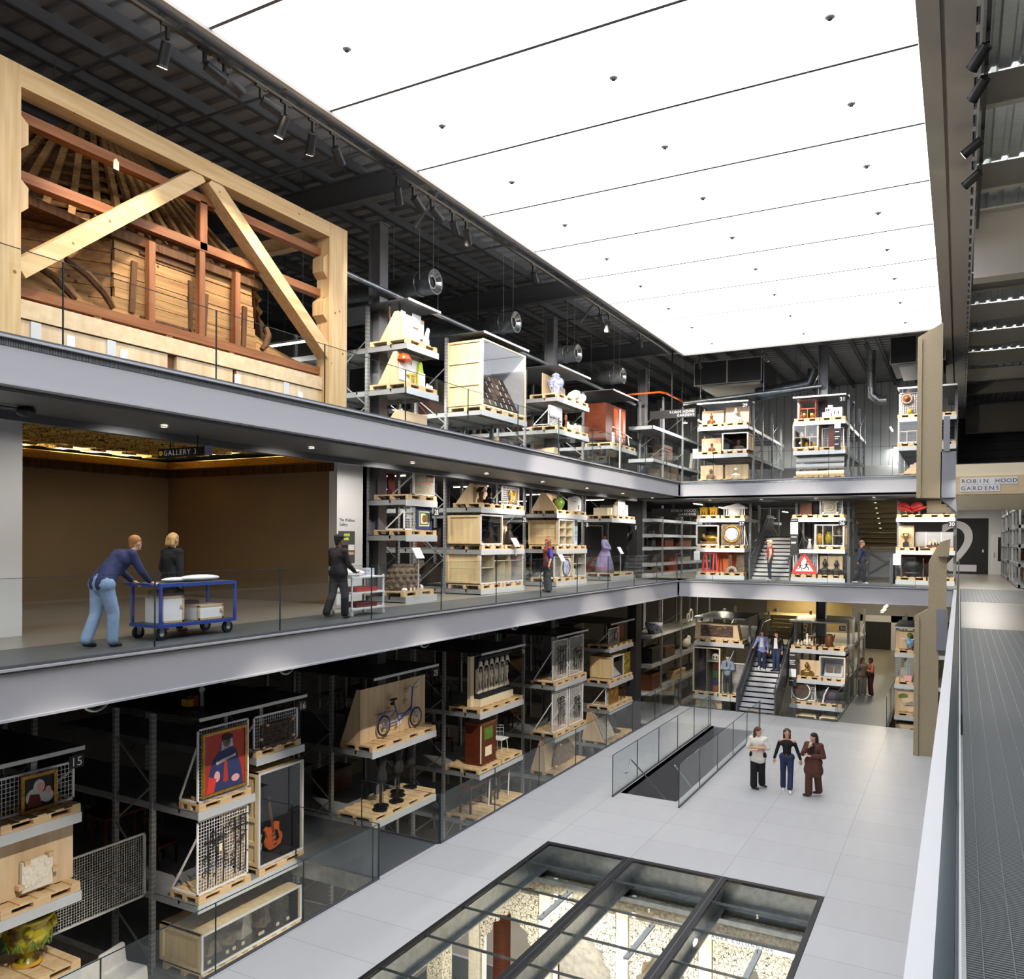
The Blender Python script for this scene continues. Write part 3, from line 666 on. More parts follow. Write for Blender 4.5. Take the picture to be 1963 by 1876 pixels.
def batten(label,p,L,ax='x',power=60,col=(1,0.95,0.88),down=True,group=None,vis='led',hang=0.0):
    r=T('led_batten',label,'light fitting',p,0 if ax=='x' else PI/2,group)
    obj('tube',MB().box(-L/2,L/2,-0.035,0.035,-0.03,0.0),M[vis],r); obj('housing',MB().box(-L/2-0.03,L/2+0.03,-0.05,0.05,0.0,0.05),M['steel_light'],r)
    for x in ((-L/2+.15,L/2-.15) if hang else ()): obj('hanger',MB().box(x-.006,x+.006,-.006,.006,.05,.05+hang),M['dark_steel'],r)
    l=bpy.data.lights.new('batten_glow','AREA'); l.shape='RECTANGLE'; l.size=L; l.size_y=0.08; l.energy=power*K_STRIP; l.color=col
    o=bpy.data.objects.new('batten_glow',l); COL.objects.link(o); o.parent=r; o.location=(0,0,-0.06)
    if not down: o.rotation_euler=(PI,0,0); o.location=(0,0,0.08)
    return r
g='white light battens in the upper aisles'
for x,y,z in ((-15.2,15.7,6.6),(-17.5,15.9,6.9),(-14.6,19.6,6.1),(-18.5,19.7,6.4),(-14.9,24.6,6.2),(-18.8,24.6,6.4),(-15,29.8,6.2),(-15,34.8,6.3)):
    batten('white tube light hanging in an aisle between the upper left racks',(x,y,z),1.5,'x',70,group=g,hang=10.9-z)
g='white light battens in the middle aisles'
for x,y in ((-15,19.6),(-19,19.6),(-15,24.6),(-19,24.6),(-15,29.9),(-14.5,34.9),(-19,34.9)):
    batten('white tube light between the middle left racks',(x,y,3.5),1.5,'x',60,group=g,hang=.25)
g='white light battens behind the far middle racks'
for x,y in ((-10.9,38.5),(-10.9,43),(-7,44),(-3.2,47),(-9,50)):
    batten('white tube light behind the far middle racks',(x,y,3.4),1.5,'y',70,group=g,hang=.5)
g='white light battens behind the far upper racks'
for x,y in ((-11,39.5),(-7,42),(-3.1,46)):
    batten('white tube light hanging behind the far upper racks',(x,y,7.4),1.5,'y',130,group=g,hang=3.5)
g='white light battens behind the far lower racks'
for x,y in ((-11,38),(-11,44),(-3.2,37.5),(-3.2,43),(-4,50),(-4,54)):
    batten('pale tube light in the aisles behind the far lower racks',(x,y,-0.75),1.5,'y',70,(1,0.86,0.62),group=g,hang=.2)
batten('pale tube light over the far stair landing',(-6.6,41.8,-0.8),1.2,'x',90,(1,0.82,0.5))
g='lights over the lowest floor'
for x,y in ((-7.1,6),(-7.1,10.5),(-7.1,15),(-5.1,6),(-5.1,10.5),(-5.1,18.5),(-3.1,6),(-3.1,10.5),(-3.1,18.5),(-9.0,24),(-5.1,14.4),(-3.1,14.4)):
    batten('white tube light fixed under the glass floor beams over the lowest level',(x,y,ZG-0.62),1.4,'y',105,(1,0.97,0.92),group=g,hang=.06)
g='added lights below the left floor edge'
for y in (9.5,14.3,19.5,24.6,29.7,34.9):  # added tubes, out of sight below the slab, brighten the lowest level
    for x in (-9.5,): batten('added tube light hidden below the left floor edge',(x,y,-5.75 if x>-12 else -5.6),1.0 if x>-12 else 1.4,'x',50 if x>-12 else 20,group=g,hang=.1 if x>-12 else 4.9)
g='added fill battens in the corridor with the numeral'  # fill light added to brighten the far corridor
for i in range(5): batten('added fill batten on the black corridor ceiling before the numeral',(1.2 if i%2 else 0.7,29+i*4.4,3.68),1.2,'x',55,group=g,hang=.02)
batten('white wall light high beside the far upper wall',(-3.1,51.9,7.1),0.5,'x',120)
# cove lights of the gallery room (warm, hidden behind the gilt trim) and its wall washers
for y in (4.5,7.5,10.5,13.5): batten('warm cove light under the gilded ceiling of the tan room',(-19.47,y,3.56),2.2,'y',60,(1,0.8,0.45),False,'cove lights of the gallery room','led_warm')
for x in (-17.5,-15.2): batten('warm cove light along the right wall of the tan room',(x,15.6,3.56),1.6,'x',45,(1,0.8,0.45),False,'cove lights of the gallery room','led_warm')
for y in (6.5,11.5):
    l=T('downlight','small downlight between the gilded coffers of the tan room','downlight',(-16.5,y,3.74),0,'gallery room downlights')
    obj('bezel',MB().disc((0,0,0),0.07,0.02,'z',14),M['black'],l); spot_light(l,(0,0,-0.05),(0,0,0),(0,0,-1),55,160,0.8,(1,0.88,0.7))

# added strips, kept out of sight, that brighten the two dark roofs
for i in range(7): batten('added roof-lighting strip on the outer rim of the luminous ceiling',(-10.32,2+i*5,9.78),3.6,'y',75,(.95,.97,1),False,'added strips on the left rim')
for i in range(8): batten('added deck-lighting strip hidden on a cross beam flange at upper right',(1.6,(9.275,13.375,17.475,21.575,30.075,34.075,38.375,42.475)[i],9.68),2.0,'x',34,(1,.97,.92),False,'added strips on the right cross beams')
# ================================================================ STORAGE RACKS, PALLETS AND STANDS
M['post']=stripes('slotted_post','85888b','a4a7a9','Z',0.1,0.22,0.45,0.3,0.0)
PT=0.14
def rz_of(side): return PI/2 if side=='L' else 0.0
def at(side,u,dep,z): return (FX-dep,u,z) if side=='L' else (u,FY+dep,z)
def rack(side,label,u0,u1,shelves,base,top,depth,cover=None,num=None,plinth=False,ups=(1.25,2.35,5.05,6.15),skip=()):
    """shelves: heights of shelf tops, or (height,ua,ub); posts stand back from the front"""
    r=T('storage_rack',label,'rack',at(side,(u0+u1)/2,0,0),rz_of(side)); w=(u1-u0)/2
    for s in shelves:
        z,a,b=(s,-w,w) if not isinstance(s,tuple) else (s[0],s[1]-(u0+u1)/2,s[2]-(u0+u1)/2)
        mb=MB().box(a,b,0,0.02,z-0.16,z,0).box(a,a+0.02,0.02,depth,z-0.14,z,1).box(b-0.02,b,0.02,depth,z-0.14,z,1).box(a,b,0.02,depth,z-0.012,z-0.002,1)
        y=0.5
        while y<depth: mb.box(a,b,y,y+0.05,z-0.09,z-0.012,1); y+=1.1
        obj('shelf',mb,[M['shelf_front'],M['shelf_steel']],r)
    n=0
    for y in ups:
        if y>depth: break
        for x in (-w-0.03,w-0.07):
            if (n,x>0) in skip: continue
            obj('upright',MB().box(x,x+0.1,y,y+0.08,base,top),M['post'],r)
        n+=1
    mb=MB()
    for i in range(0,len(ups)-1,2):
        if ups[i+1]>depth: break
        for x in (-w,w-0.02):
            z=base+0.2; k=0
            while z<top-0.9:
                a,b=(ups[i],ups[i+1]) if k%2 else (ups[i+1],ups[i]); mb.bar((x,a+.04,z),(x,b+.04,z+0.85),0.03,0.03); z+=0.85; k+=1
    mb.bar((-w,ups[1],base+0.3),(w,ups[1],base+1.8),0.03) ; mb.bar((w,ups[1]+.03,base+0.3),(-w,ups[1]+.03,base+1.8),0.03)
    obj('bracing',mb,M['post_steel'],r)
    if cover: obj('cover',MB().box(-w-0.02,w+0.02,-0.03,min(depth,3.2),cover-0.03,cover,1).box(-w-0.02,w+0.02,-0.05,-0.03,cover-0.06,cover+0.005,0),[M['steel_light'],M['galv_dark']],r)
    if plinth: obj('plinth',MB().box(-w+0.15,w-0.15,0.12,depth,base,base+0.03),M['soft_black'],r)
    if num:
        zt=(cover-0.32 if cover else num[1]); nm=num[0]
        p=obj('number_plate',MB().box(w-0.24,w,-0.045,-0.035,zt,zt+0.2),M['black'],r)
        text('digits',nm,0.2,M['white'],p,(w-0.12,-0.046,zt+0.03),(PI/2,0,0),'CENTER',0.001)
    return r
def pallet(side,u,z,what,w=1.25,d=1.0,dep=0.02):
    """block pallet whose front edge is at depth dep; z is the shelf top"""
    mb=MB(); h=PT
    for i in range(5): mb.box(-w/2+i*(w-.14)/4,-w/2+i*(w-.14)/4+0.135,0,d,h-0.025,h)
    mb.box(-w/2,w/2,0.002,d-0.002,h-0.04,h-0.026)
    mb.box(-w/2,w/2,0,0.1,0,0.022).box(-w/2,w/2,d/2-.05,d/2+.05,0,0.022).box(-w/2,w/2,d-.1,d,0,0.022)
    for x0,x1 in ((-w/2,-w/2+0.16),(-0.22*w/2,0.22*w/2),(w/2-0.16,w/2)):
        for y in (0,d/2-.05,d-.1): mb.box(x0,x1,y+.001,y+.099,0.02,h-0.04)
    return tag(obj('pallet',mb,M['pallet'],loc=at(side,u,dep,z),rz=rz_of(side)),'pale wooden pallet under '+what,'pallet')
def I(side,name,label,cat,u,dep,z,group=None,rot=0): return T(name,label,cat,at(side,u,dep,z),rz_of(side)+rot,group)
def ply_stand(side,label,u,dep,z,w,h,d=0.6,lean=0.0,cheek=True,m='ply'):
    r=I(side,'plywood_stand',label,'display stand',u,dep,z)
    mb=MB().prism([(0,0),(0.02,0),(0.02+lean,h),(lean,h)],'x',-w/2,w/2); obj('backboard',mb,M[m],r)
    if cheek:
        for x in (-w/2,w/2-0.02): obj('side_cheek',MB().prism([(0.02,0),(d,0),(0.12+lean,h),(0.02+lean,h)],'x',x,x+0.02),M['ply'],r)
    return r
def mesh_panel(side,label,u,dep,z,w,h,d=0.75,cell=0.062,brace=True):
    r=I(side,'mesh_screen',label,'display screen',u,dep,z)
    mb=MB().box(-w/2,w/2,0,0.03,0,0.035).box(-w/2,w/2,0,0.03,h-0.035,h).box(-w/2,-w/2+0.035,0,0.03,0,h).box(w/2-0.035,w/2,0,0.03,0,h)
    obj('frame',mb,M['white_paint'],r)
    mb=MB(); n=int((w-.07)/cell); k=int((h-.07)/cell)
    for i in range(1,n): x=-w/2+0.035+i*(w-.07)/n; mb.box(x-0.004,x+0.004,0.008,0.014,0.03,h-0.03)
    for i in range(1,k): zz=0.035+i*(h-.07)/k; mb.box(-w/2+.03,w/2-.03,0.014,0.02,zz-0.004,zz+0.004)
    obj('wire_grid',mb,M['white_paint'],r)
    if brace:
        for x in (-w/2+0.02,w/2-0.02): obj('brace',MB().bar((x,0.02,h*0.78),(x,d,0.02),0.03,0.03).bar((x,0.02,0.015),(x,d,0.015),0.03,0.03),M['white_paint'],r)
    return r
def crate(side,label,u,dep,z,w,h,d,battens=1,inner='soft_black',shelves=(),divs=(),glassy=True,frame='steel_light'):
    """wooden case, glazed front at y=0; shelves=[z], divs=[(x,z0,z1)]"""
    r=I(side,'display_crate',label,'crate',u,dep,z); t=0.025
    obj('base',MB().box(-w/2,w/2,0.01,d,0,t),M['crate'],r); obj('lid',MB().box(-w/2,w/2,0.01,d,h-t,h),M['crate'],r)
    obj('back_panel',MB().box(-w/2+t,w/2-t,d-t,d,t,h-t),M[inner],r)
    for s in (-1,1):
        mb=MB(); x0=s*(w/2-.045); x1=s*(w/2-.045-t); mb.box(x0,x1,0.01,d,t,h-t)
        xo=s*w/2
        mb.box(x0,xo,0.01,0.1,0,h).box(x0,xo,d-.09,d,0,h).box(x0,xo,0.1,d-.09,0,0.09).box(x0,xo,0.1,d-.09,h-.09,h)
        for i in range(1,battens): mb.box(x0,xo,0.1,d-.09,i*h/battens-.04,i*h/battens+.04)
        obj('side_panel',mb,M['crate'],r)
    if inner!='crate':
        obj('lining',MB().box(-w/2+t+.045,-w/2+t+.049,0.03,d-t,t,h-t).box(w/2-t-.049,w/2-t-.045,0.03,d-t,t,h-t).box(-w/2+t,w/2-t,0.03,d-t,t,t+.004).box(-w/2+t,w/2-t,0.03,d-t,h-t-.004,h-t),M[inner],r)
    f=0.045; obj('front_frame',MB().box(-w/2,w/2,-0.015,0.01,0,f).box(-w/2,w/2,-0.015,0.01,h-f,h).box(-w/2,-w/2+f,-0.015,0.01,f,h-f).box(w/2-f,w/2,-0.015,0.01,f,h-f),M[frame],r)
    mb=MB()
    for s in shelves: zz,a,b=s if isinstance(s,tuple) else (s,-w/2+t,w/2-t); mb.box(a,b,0.03,d-t,zz-.01,zz+.01)
    for x,a,b in divs: mb.box(x-.01,x+.01,0.03,d-t,a,b)
    if shelves or divs: obj('inner_shelf',mb,M['cream'],r)
    if glassy: obj('pane',MB().box(-w/2+f,w/2-f,-0.006,0.0,f,h-f),M['case_glass'],r)
    return r
def picture(side,label,u,dep,z,w,h,canvas,frame='gold',fw=0.05,lean=0.0,cat='picture'):
    r=I(side,'framed_picture',label,cat,u,dep,z)
    obj('frame',MB().box(-w/2,w/2,-0.04,0,0,fw).box(-w/2,w/2,-0.04,0,h-fw,h).box(-w/2,-w/2+fw,-0.04,0,fw,h-fw).box(w/2-fw,w/2,-0.04,0,fw,h-fw),M[frame],r)
    c=obj('canvas',MB().box(-w/2+fw,w/2-fw,-0.018,0,fw,h-fw),M[canvas],r); return r,c
def shape(parent,name,polys,m,y=-0.02,t=0.004):
    """flat painted shapes (x,z polygons) on a picture"""
    mb=MB()
    for k,p in enumerate(polys): mb.prism(p,'y',y-k*0.0006-t,y-k*0.0006)
    return obj(name,mb,M[m],parent)
def circ(cx,cz,rx,rz=None,n=18,a0=0,a1=2*PI):
    rz=rz or rx; return [(cx+rx*math.cos(a0+(a1-a0)*i/n),cz+rz*math.sin(a0+(a1-a0)*i/n)) for i in range(n)]
def blob(name,mb,m,parent,vox=0.02,smooth=3):
    """fuse overlapping volumes into one continuous surface"""
    o=obj(name,mb,M[m] if isinstance(m,str) else m,parent); md=o.modifiers.new('fuse','REMESH'); md.mode='VOXEL'; md.voxel_size=vox; md.use_smooth_shade=True
    if smooth: s=o.modifiers.new('soften','SMOOTH'); s.iterations=smooth; s.factor=0.5
    return o
def bust_mb(h=0.5,shoulder=0.19,crown=0.0,arms=True):
    mb=MB(); k=h/0.5
    mb.ell((0,0,0.37*k),(0.075*k,0.09*k,0.1*k)); mb.ell((0,-0.085*k,0.36*k),(0.016*k,0.02*k,0.03*k)); mb.cap((0,0,0.22*k),(0,0,0.32*k),0.05*k)
    mb.ell((0,0.0,0.14*k),(shoulder*k,0.1*k,0.09*k)); mb.ell((0,0.0,0.06*k),(shoulder*0.8*k,0.1*k,0.1*k))
    for s in (-1,1): mb.ell((s*0.078*k,0,0.37*k),(0.012*k,0.02*k,0.03*k))
    if crown: mb.ell((0,0.01,0.47*k),(0.045*k,0.05*k,crown*k))
    if arms:
        for s in (-1,1): mb.cap((s*shoulder*0.9*k,0,0.15*k),(s*shoulder*1.02*k,0,0.03*k),0.045*k,0.035*k)
    return mb
def vase(side,label,u,dep,z,prof,m,cat='vase',handles=None,n=20,name='vase'):
    r=I(side,name,label,cat,u,dep,z); obj('body',MB().lathe(prof,n),M[m],r)
    if handles:
        for s in (-1,1): obj('handle',MB().tube([(s*handles[0],0,handles[1]),(s*(handles[0]+handles[2]),0,(handles[1]+handles[3])/2+0.02),(s*handles[4],0,handles[3])],0.012,8),M[m],r)
    return r
def fig_mb(h=0.6,arms='down'):
    """small standing figure"""
    k=h/1.7; mb=MB()
    mb.ell((0,0,1.58*k),(0.09*k,0.1*k,0.12*k)).cap((0,0,1.38*k),(0,0,1.5*k),0.055*k).cap((-0.12*k,0,1.3*k),(0.12*k,0,1.3*k),0.11*k).cap((0,0,1.25*k),(0,0,0.95*k),0.15*k,0.14*k)
    for s in (-1,1):
        mb.cap((s*0.09*k,0,0.9*k),(s*0.11*k,-0.02*k,0.08*k),0.09*k,0.05*k).cap((s*0.11*k,0,0.04*k),(s*0.11*k,-0.14*k,0.035*k),0.04*k)
        if arms=='down': mb.cap((s*0.2*k,0,1.32*k),(s*0.26*k,0,1.0*k),0.055*k,0.045*k).cap((s*0.26*k,0,1.0*k),(s*0.22*k,-0.1*k,0.78*k),0.045*k,0.035*k)
        else: mb.cap((s*0.2*k,0,1.32*k),(s*0.34*k,-0.05*k,1.25*k),0.055*k,0.045*k).cap((s*0.34*k,-0.05*k,1.25*k),(s*0.3*k,-0.1*k,1.55*k),0.045*k,0.035*k)
    return mb
def reader(side,label,u,dep,z,h):
    r=I(side,'reading_stand',label,'sign',u,dep,z)
    obj('post',MB().bar((0,0,0),(0,0,h),0.025),M['steel_light'],r); obj('panel',MB().prism([(-0.08,h-0.02),(-0.06,h-0.03),(0.1,h+0.24),(0.08,h+0.25)],'x',-0.17,0.17),M['white'],r)
    return r
# ---- left-hand racks, lower storey
A=lambda s:'grey pallet rack '+s
rack('L',A('number 15 at the lower left with the yellow-green urn'),5.9,8.25,[-2.77,-4.03,-5.27,-6.68],ZB,-1.75,6.4,-1.71,('15',0))
rack('L',A('number 16 with the red and blue portrait and the guitar crate'),10.55,13.35,[(-3.46,10.55,11.95),(-2.78,11.98,13.35),-5.19,-6.68],ZB,-1.75,6.4,-1.71,('16',0))
rack('L',A('number 25 with the blue bicycle on a plywood board'),15.68,18.42,[-3.5,-5.22,-6.7],ZB,-1.75,6.4,-1.71,('25',0))
rack('L',A('with the carved stone relief above a brown radio cabinet'),20.72,23.45,[-3.5,-5.28,-6.68],ZB,-1.75,6.4,-1.71,('26',0))
rack('L',A('with four screens of dark ironwork in two rows'),25.85,28.55,[-3.47,-5.28,-6.68],ZB,-1.75,6.4,-1.71)
rack('L',A('last in the lower left row, with a gilt medallion picture'),30.9,33.6,[-2.74,-4.16,-5.22,-6.62],ZB,-1.75,6.4,-1.71)
# ---- middle storey
rack('L',A('beside the white gallery pier, with the grey mosaic panel'),17.0,18.4,[2.64,1.73,0.16],0,3.75,6.4,None,('28',2.25),True)
rack('L',A('with wide glazed crates behind the walkway'),20.72,23.45,[2.58,1.34,0.17],0,3.75,6.4,None,('25',2.18),True)
rack('L',A('behind the woman in the red waistcoat'),25.85,28.5,[2.56,1.31,0.17],0,3.75,6.4,None,('26',2.12),True)
rack('L',A('with the lilac dress on its lowest pallet'),31.0,33.75,[2.53,0.17],0,3.75,6.4,None,('27',2.1),True)
# ---- upper storey
rack('L',A('on the upper storey with the orange helmet display'),17.0,18.42,[6.6,5.48,4.25],ZU-.02,7.68,6.4,7.72)
rack('L',A('on the upper storey holding the tall crate of dark tablets'),20.75,23.55,[5.44,4.2],ZU-.02,7.68,6.4,7.74)
rack('L',A('on the upper storey with the blue and white jar'),25.85,28.6,[6.62,5.5,4.2],ZU-.02,7.68,6.4,7.74)
rack('L',A('on the upper storey with the red-brown cupboard'),30.95,33.8,[5.47,4.2],ZU-.02,7.68,6.4,7.72)
# ---- corner racks that turn towards the far side (front at y=36, long side facing the hall)
def rackc(label,zs,base,top):
    r=T('storage_rack',label,'rack',(-12.9,36.0,0)); w=0.6
    for z in zs:
        mb=MB().box(-w,w,0,0.02,z-0.16,z,0).box(w-0.02,w,0.02,10,z-0.14,z,0).box(-w,-w+.02,0.02,10,z-0.14,z,1).box(-w,w,0.02,10,z-0.012,z-0.002,1)
        obj('shelf',mb,[M['shelf_front'],M['shelf_steel']],r)
    for y in (1.4,4.5,7.3,9.9):
        for x in (-w,w-0.06): obj('upright',MB().box(x,x+0.08,y,y+0.08,base,top),M['post_steel'],r)
    mb=MB()
    for y in (1.4,4.5,7.3):
        z=base+.2
        while z<top-1: mb.bar((-w,y+.04,z),(w,y+.04,z+.9),0.03); z+=.9
    obj('bracing',mb,M['post_steel'],r); return r
rackc(A('turning the far left corner on the lower storey'),[-2.7,-4.05,-5.3,-6.6],ZB,-0.9)
rackc(A('turning the far left corner on the middle storey'),[2.66,1.95,1.36,0.62,0.16],0,3.3)
rackc(A('turning the far left corner on the upper storey under the orange pipe'),[6.9,5.4,4.2],ZU-.02,8.4)
# ---- far racks
UPS=(1.1,2.9,5.2,7.4)
def rackf(label,u0,u1,sh,base,top,cover=None,num=None,pl=False): return rack('F',label,u0,u1,sh,base,top,8.2,cover,num,pl,UPS)
rackf(A('on the far upper storey with the row of brown busts'),-10.12,-7.95,[6.6,5.4,4.2],ZU-.02,7.75,7.65,('29',0))
rackf(A('on the far upper storey with the white model houses'),-6.1,-4.08,[6.58,5.37,4.2],ZU-.02,7.75,7.62,('31',0))
rackf(A('on the far upper storey half hidden by the concrete fin'),-2.17,-0.15,[6.5,5.38,4.2],ZU-.02,7.75,7.68)
rackf(A('on the far middle storey with the round portrait in a brown frame'),-10.15,-8.05,[2.62,1.33,0.16],0,3.3,None,('27',2.3),True)
rackf(A('on the far middle storey with the triangular road sign'),-6.15,-4.05,[2.62,(1.33,-5.83,-4.05),0.16],0,3.3,None,('26',2.3),True)
rackf(A('on the far middle storey with the red petal chairs'),-2.2,-0.15,[2.6,1.32,0.16],0,3.3,None,('30',2.25),True)
rackf(A('on the far lower storey with the dark carved relief block'),-10.2,-8.03,[-2.76,-5.09,-6.0],ZB,-1.7,-1.66)
rackf(A('on the far lower storey with the round drum'),-6.15,-4.0,[-2.79,(-4.03,-5.87,-4.0),-5.08,-6.2],ZB,-1.6,-1.62,('30',0))
rackf(A('on the far lower storey beside the standing concrete fin'),-2.2,-0.15,[-2.69,-3.92,-5.15,-6.1],ZB,-1.7,-1.66)
# ---- racks along the right-hand corridor
for y,lb in ((34.5,'grey pallet rack along the right side of the corridor nearest the camera'),(42.0,'grey pallet rack along the right side of the corridor before the small door')):
    r=T('storage_rack',lb,'rack',(2.6,y,0),0)
    for z in (0.15,0.9,1.6,2.3,3.0): obj('shelf',MB().box(-0.75,0.8,0,6.6,z-0.12,z),M['shelf_steel'],r)
    for yy in (0,2.2,4.4,6.5):
        for x in (-0.75,0.7): obj('upright',MB().box(x,x+0.07,yy,yy+0.08,0,3.3),M['post_steel'],r)
    for k in range(9):
        b=random.choice(['brown_leather','soft_black','stone_grey','walnut','ivory','dark_wood'])
        zz=random.choice((0.15,0.9,1.6,2.3)); yy=0.3+k*0.68; hh=random.uniform(.25,.5)
        tag(obj('storage_chest',MB().box(-0.3,0.35,0,0.5,0,hh).box(-0.32,0.37,-0.02,0.52,hh,hh+.04),M[b],loc=(2.6,y+yy,zz)),'small chest stored on the corridor racks at the right','chest','chests on the corridor racks')
# ================================================================ THINGS ON THE LOWER LEFT RACKS
tl=lambda o,l: (o.__setitem__('label',l),o)[1]
# --- rack 15
z=-2.77
pallet('L',7.62,z,'the mesh screen with the mother and child painting'); pallet('L',6.3,z,'the left half of rack 15')
mesh_panel('L','white mesh screen behind the small dark mother and child painting',7.7,0.3,z+PT,1.25,0.62)
r,c=picture('L','small old painting of a mother and child in a dark gilt frame',7.7,0.26,z+PT-0.0,0.57,0.58,'dark_bronze','gold',0.05)
shape(r,'painted_figure',[circ(0.0,0.37,0.09,0.11),circ(-0.07,0.22,0.14,0.14),circ(0.13,0.2,0.1,0.1)],'fabric_white',-0.019)
shape(r,'painted_robe',[[(-0.2,0.07),(0.05,0.07),(0.0,0.25),(-0.14,0.28)]],'maroon',-0.022); shape(r,'painted_face',[circ(0.02,0.36,0.05,0.07),circ(0.14,0.29,0.05,0.06)],'pink',-0.025)
z=-4.03
pallet('L',7.62,z,'the plywood board with the white plaster slab'); pallet('L',6.3,z,'the left end of the middle shelf of rack 15')
ply_stand('L','tall plywood board carrying a square white plaster slab',7.25,0.3,z+PT,2.1,0.92,0.5)
r=I('L','plaster_slab','square white plaster relief slab clamped to the plywood board','slab',7.65,0.24,z+PT+0.07)
obj('slab_body',MB().box(-0.24,0.24,-0.05,0.02,0,0.46),M['plaster'],r)
mb=MB()
for k in range(26): mb.ell((random.uniform(-.2,.2),-0.05,random.uniform(.05,.42)),(random.uniform(.02,.06),0.012,random.uniform(.02,.05)),8,5)
obj('relief',mb,M['plaster'],r)
for x,zz in ((-0.26,0.1),(0.27,0.22),(-0.17,0.45),(0.2,0.47)): obj('clamp',MB().bx((x,-0.03,zz),(0.09,0.1,0.07)),M['pallet'],r)
z=-5.27
pallet('L',7.6,z,'the yellow-green urn',1.3,1.25); 
r=I('L','urn','large yellow-green glazed urn with masks at the lower left','urn',7.75,0.62,z+PT)
U=MB().lathe([(0.0,0),(0.2,0),(0.2,0.03),(0.12,0.08),(0.09,0.16),(0.13,0.2),(0.24,0.27),(0.33,0.4),(0.35,0.52),(0.31,0.62),(0.33,0.68),(0.39,0.74),(0.40,0.78),(0.36,0.79),(0.31,0.7),(0.28,0.6),(0.0,0.5)],32)
obj('bowl',U,M['majolica'],r)
for a in range(4):
    t=a*PI/2-0.5; m=MB().ell((0.36*math.cos(t),0.36*math.sin(t),0.6),(0.07,0.07,0.11)).ell((0.4*math.cos(t),0.4*math.sin(t),0.57),(0.03,0.03,0.04)); obj('mask_handle',m,M['majolica'],r)
mb=MB()
for k in range(10):
    t=k*2*PI/10; R=Matrix.Rotation(t,3,'Z')
    for q in (-1,0,1): mb.ell(R@Vector((0.335,q*0.05,0.36+0.05*(q==0))),(0.015,0.022,0.075),8,6,0,R@Matrix.Rotation(q*0.5,3,'X'))
obj('leaf_band',mb,M['glaze_green'],r)
obj('foot_ring',MB().lathe([(0.1,0.0),(0.215,0.0),(0.22,0.02),(0.2,0.045),(0.1,0.06)],24),M['amber_glaze'],r)
# mesh barrier between racks 15 and 16
r=T('mesh_barrier','wide white wire mesh barrier between racks 15 and 16','barrier',(-13.75,9.4,-5.3),PI/2)
mb=MB().box(-1.1,1.15,0,0.04,0,0.04).box(-1.1,1.15,0,0.04,1.2,1.24).box(1.11,1.15,0,0.04,0,1.24).box(-1.1,-1.06,0,0.04,0,1.24); obj('frame',mb,M['steel_light'],r)
mb=MB()
for i in range(44): mb.box(-1.06+i*0.05,-1.054+i*0.05,0.015,0.021,0.03,1.22)
for i in range(24): mb.box(-1.07,1.12,0.021,0.027,0.04+i*0.05,0.046+i*0.05)
obj('wire_grid',mb,M['steel_light'],r)
sh=None
for i,(yy,zz,s) in enumerate(((9.0,-6.65,1.0),(9.65,-6.65,1.15),(8.6,-6.65,0.8))):
    r=T('covered_chair',('white dust-sheeted chair under the mesh barrier, middle of three','white dust-sheeted chair under the mesh barrier nearest rack 16','white dust-sheeted chair under the mesh barrier furthest left')[i],'covered chair',(-13.0-i*0.15,yy,-6.68),PI/2+0.2*i)
    mb=MB().prism([(-.3,0.05),(-.26,.5),(.2,.52),(.24,.85),(.34,.86),(.36,0.05)],'x',-.3,.3); o=obj('dust_sheet',mb,M['fabric_white'],r)
    b=o.modifiers.new('round','BEVEL'); b.width=0.07; b.segments=3
    for x in (-.2,.2): obj('leg',MB().box(x-.02,x+.02,-.2,-.16,0,0.05),M['dark_wood'],r)
tag(obj('aisle_shelf',MB().box(-14.4,-12.6,8.3,10.4,-6.74,-6.68),M['shelf_steel']),'grey shelf carrying three dust-sheeted chairs','shelf')
# --- rack 16
z=-3.46; pallet('L',11.22,z,'the mesh screen with the red and blue portrait',1.27,0.55)
mesh_panel('L','tall white mesh screen behind the red and blue portrait',11.22,0.08,z+PT,1.25,1.38,0.5)
r,c=picture('L','large painted portrait of a seated figure in a blue robe on red',11.2,0.05,z+PT+0.08,1.09,1.2,'red','gold',0.055)
shape(r,'painted_robe',[[(-0.42,0.06),(0.45,0.06),(0.4,0.4),(0.27,0.78),(0.1,0.86),(-0.1,0.84),(-0.3,0.66),(-0.4,0.36)]],'navy',-0.019)
shape(r,'painted_collar',[[(-0.12,0.8),(0.2,0.86),(0.17,1.02),(-0.08,0.98)],[(-0.22,0.62),(-0.2,0.56),(0.24,0.64),(0.27,0.7)]],'glaze_blue',-0.022)
shape(r,'painted_chest',[[(-0.02,0.6),(0.04,0.6),(0.07,0.2),(-0.05,0.2)]],'red',-0.024)
shape(r,'painted_head',[circ(0.03,0.98,0.09,0.12)],'stone_brown',-0.026); shape(r,'painted_hat',[circ(0.05,1.05,0.13,0.06)],'soft_black',-0.03)
shape(r,'painted_hand',[circ(-0.2,0.34,0.07,0.1),circ(0.25,0.22,0.1,0.07)],'pink',-0.026); shape(r,'painted_sleeve',[[(-0.45,0.06),(-0.28,0.06),(-0.22,0.3),(-0.4,0.38)]],'bright_red',-0.03)
mb=MB()
for k in range(12): mb.bx((-0.21+k*0.041,-0.028,0.59+k*0.007),(0.018,0.006,0.05))
obj('painted_beads',mb,M['ivory'],r)
z=-5.19; pallet('L',11.22,z,'the mesh screen hung with dark ironwork',1.27,0.8)
mesh_panel('L','tall white mesh screen hung with wrought ironwork, below the portrait',11.22,0.08,z+PT,1.25,1.4,0.7)
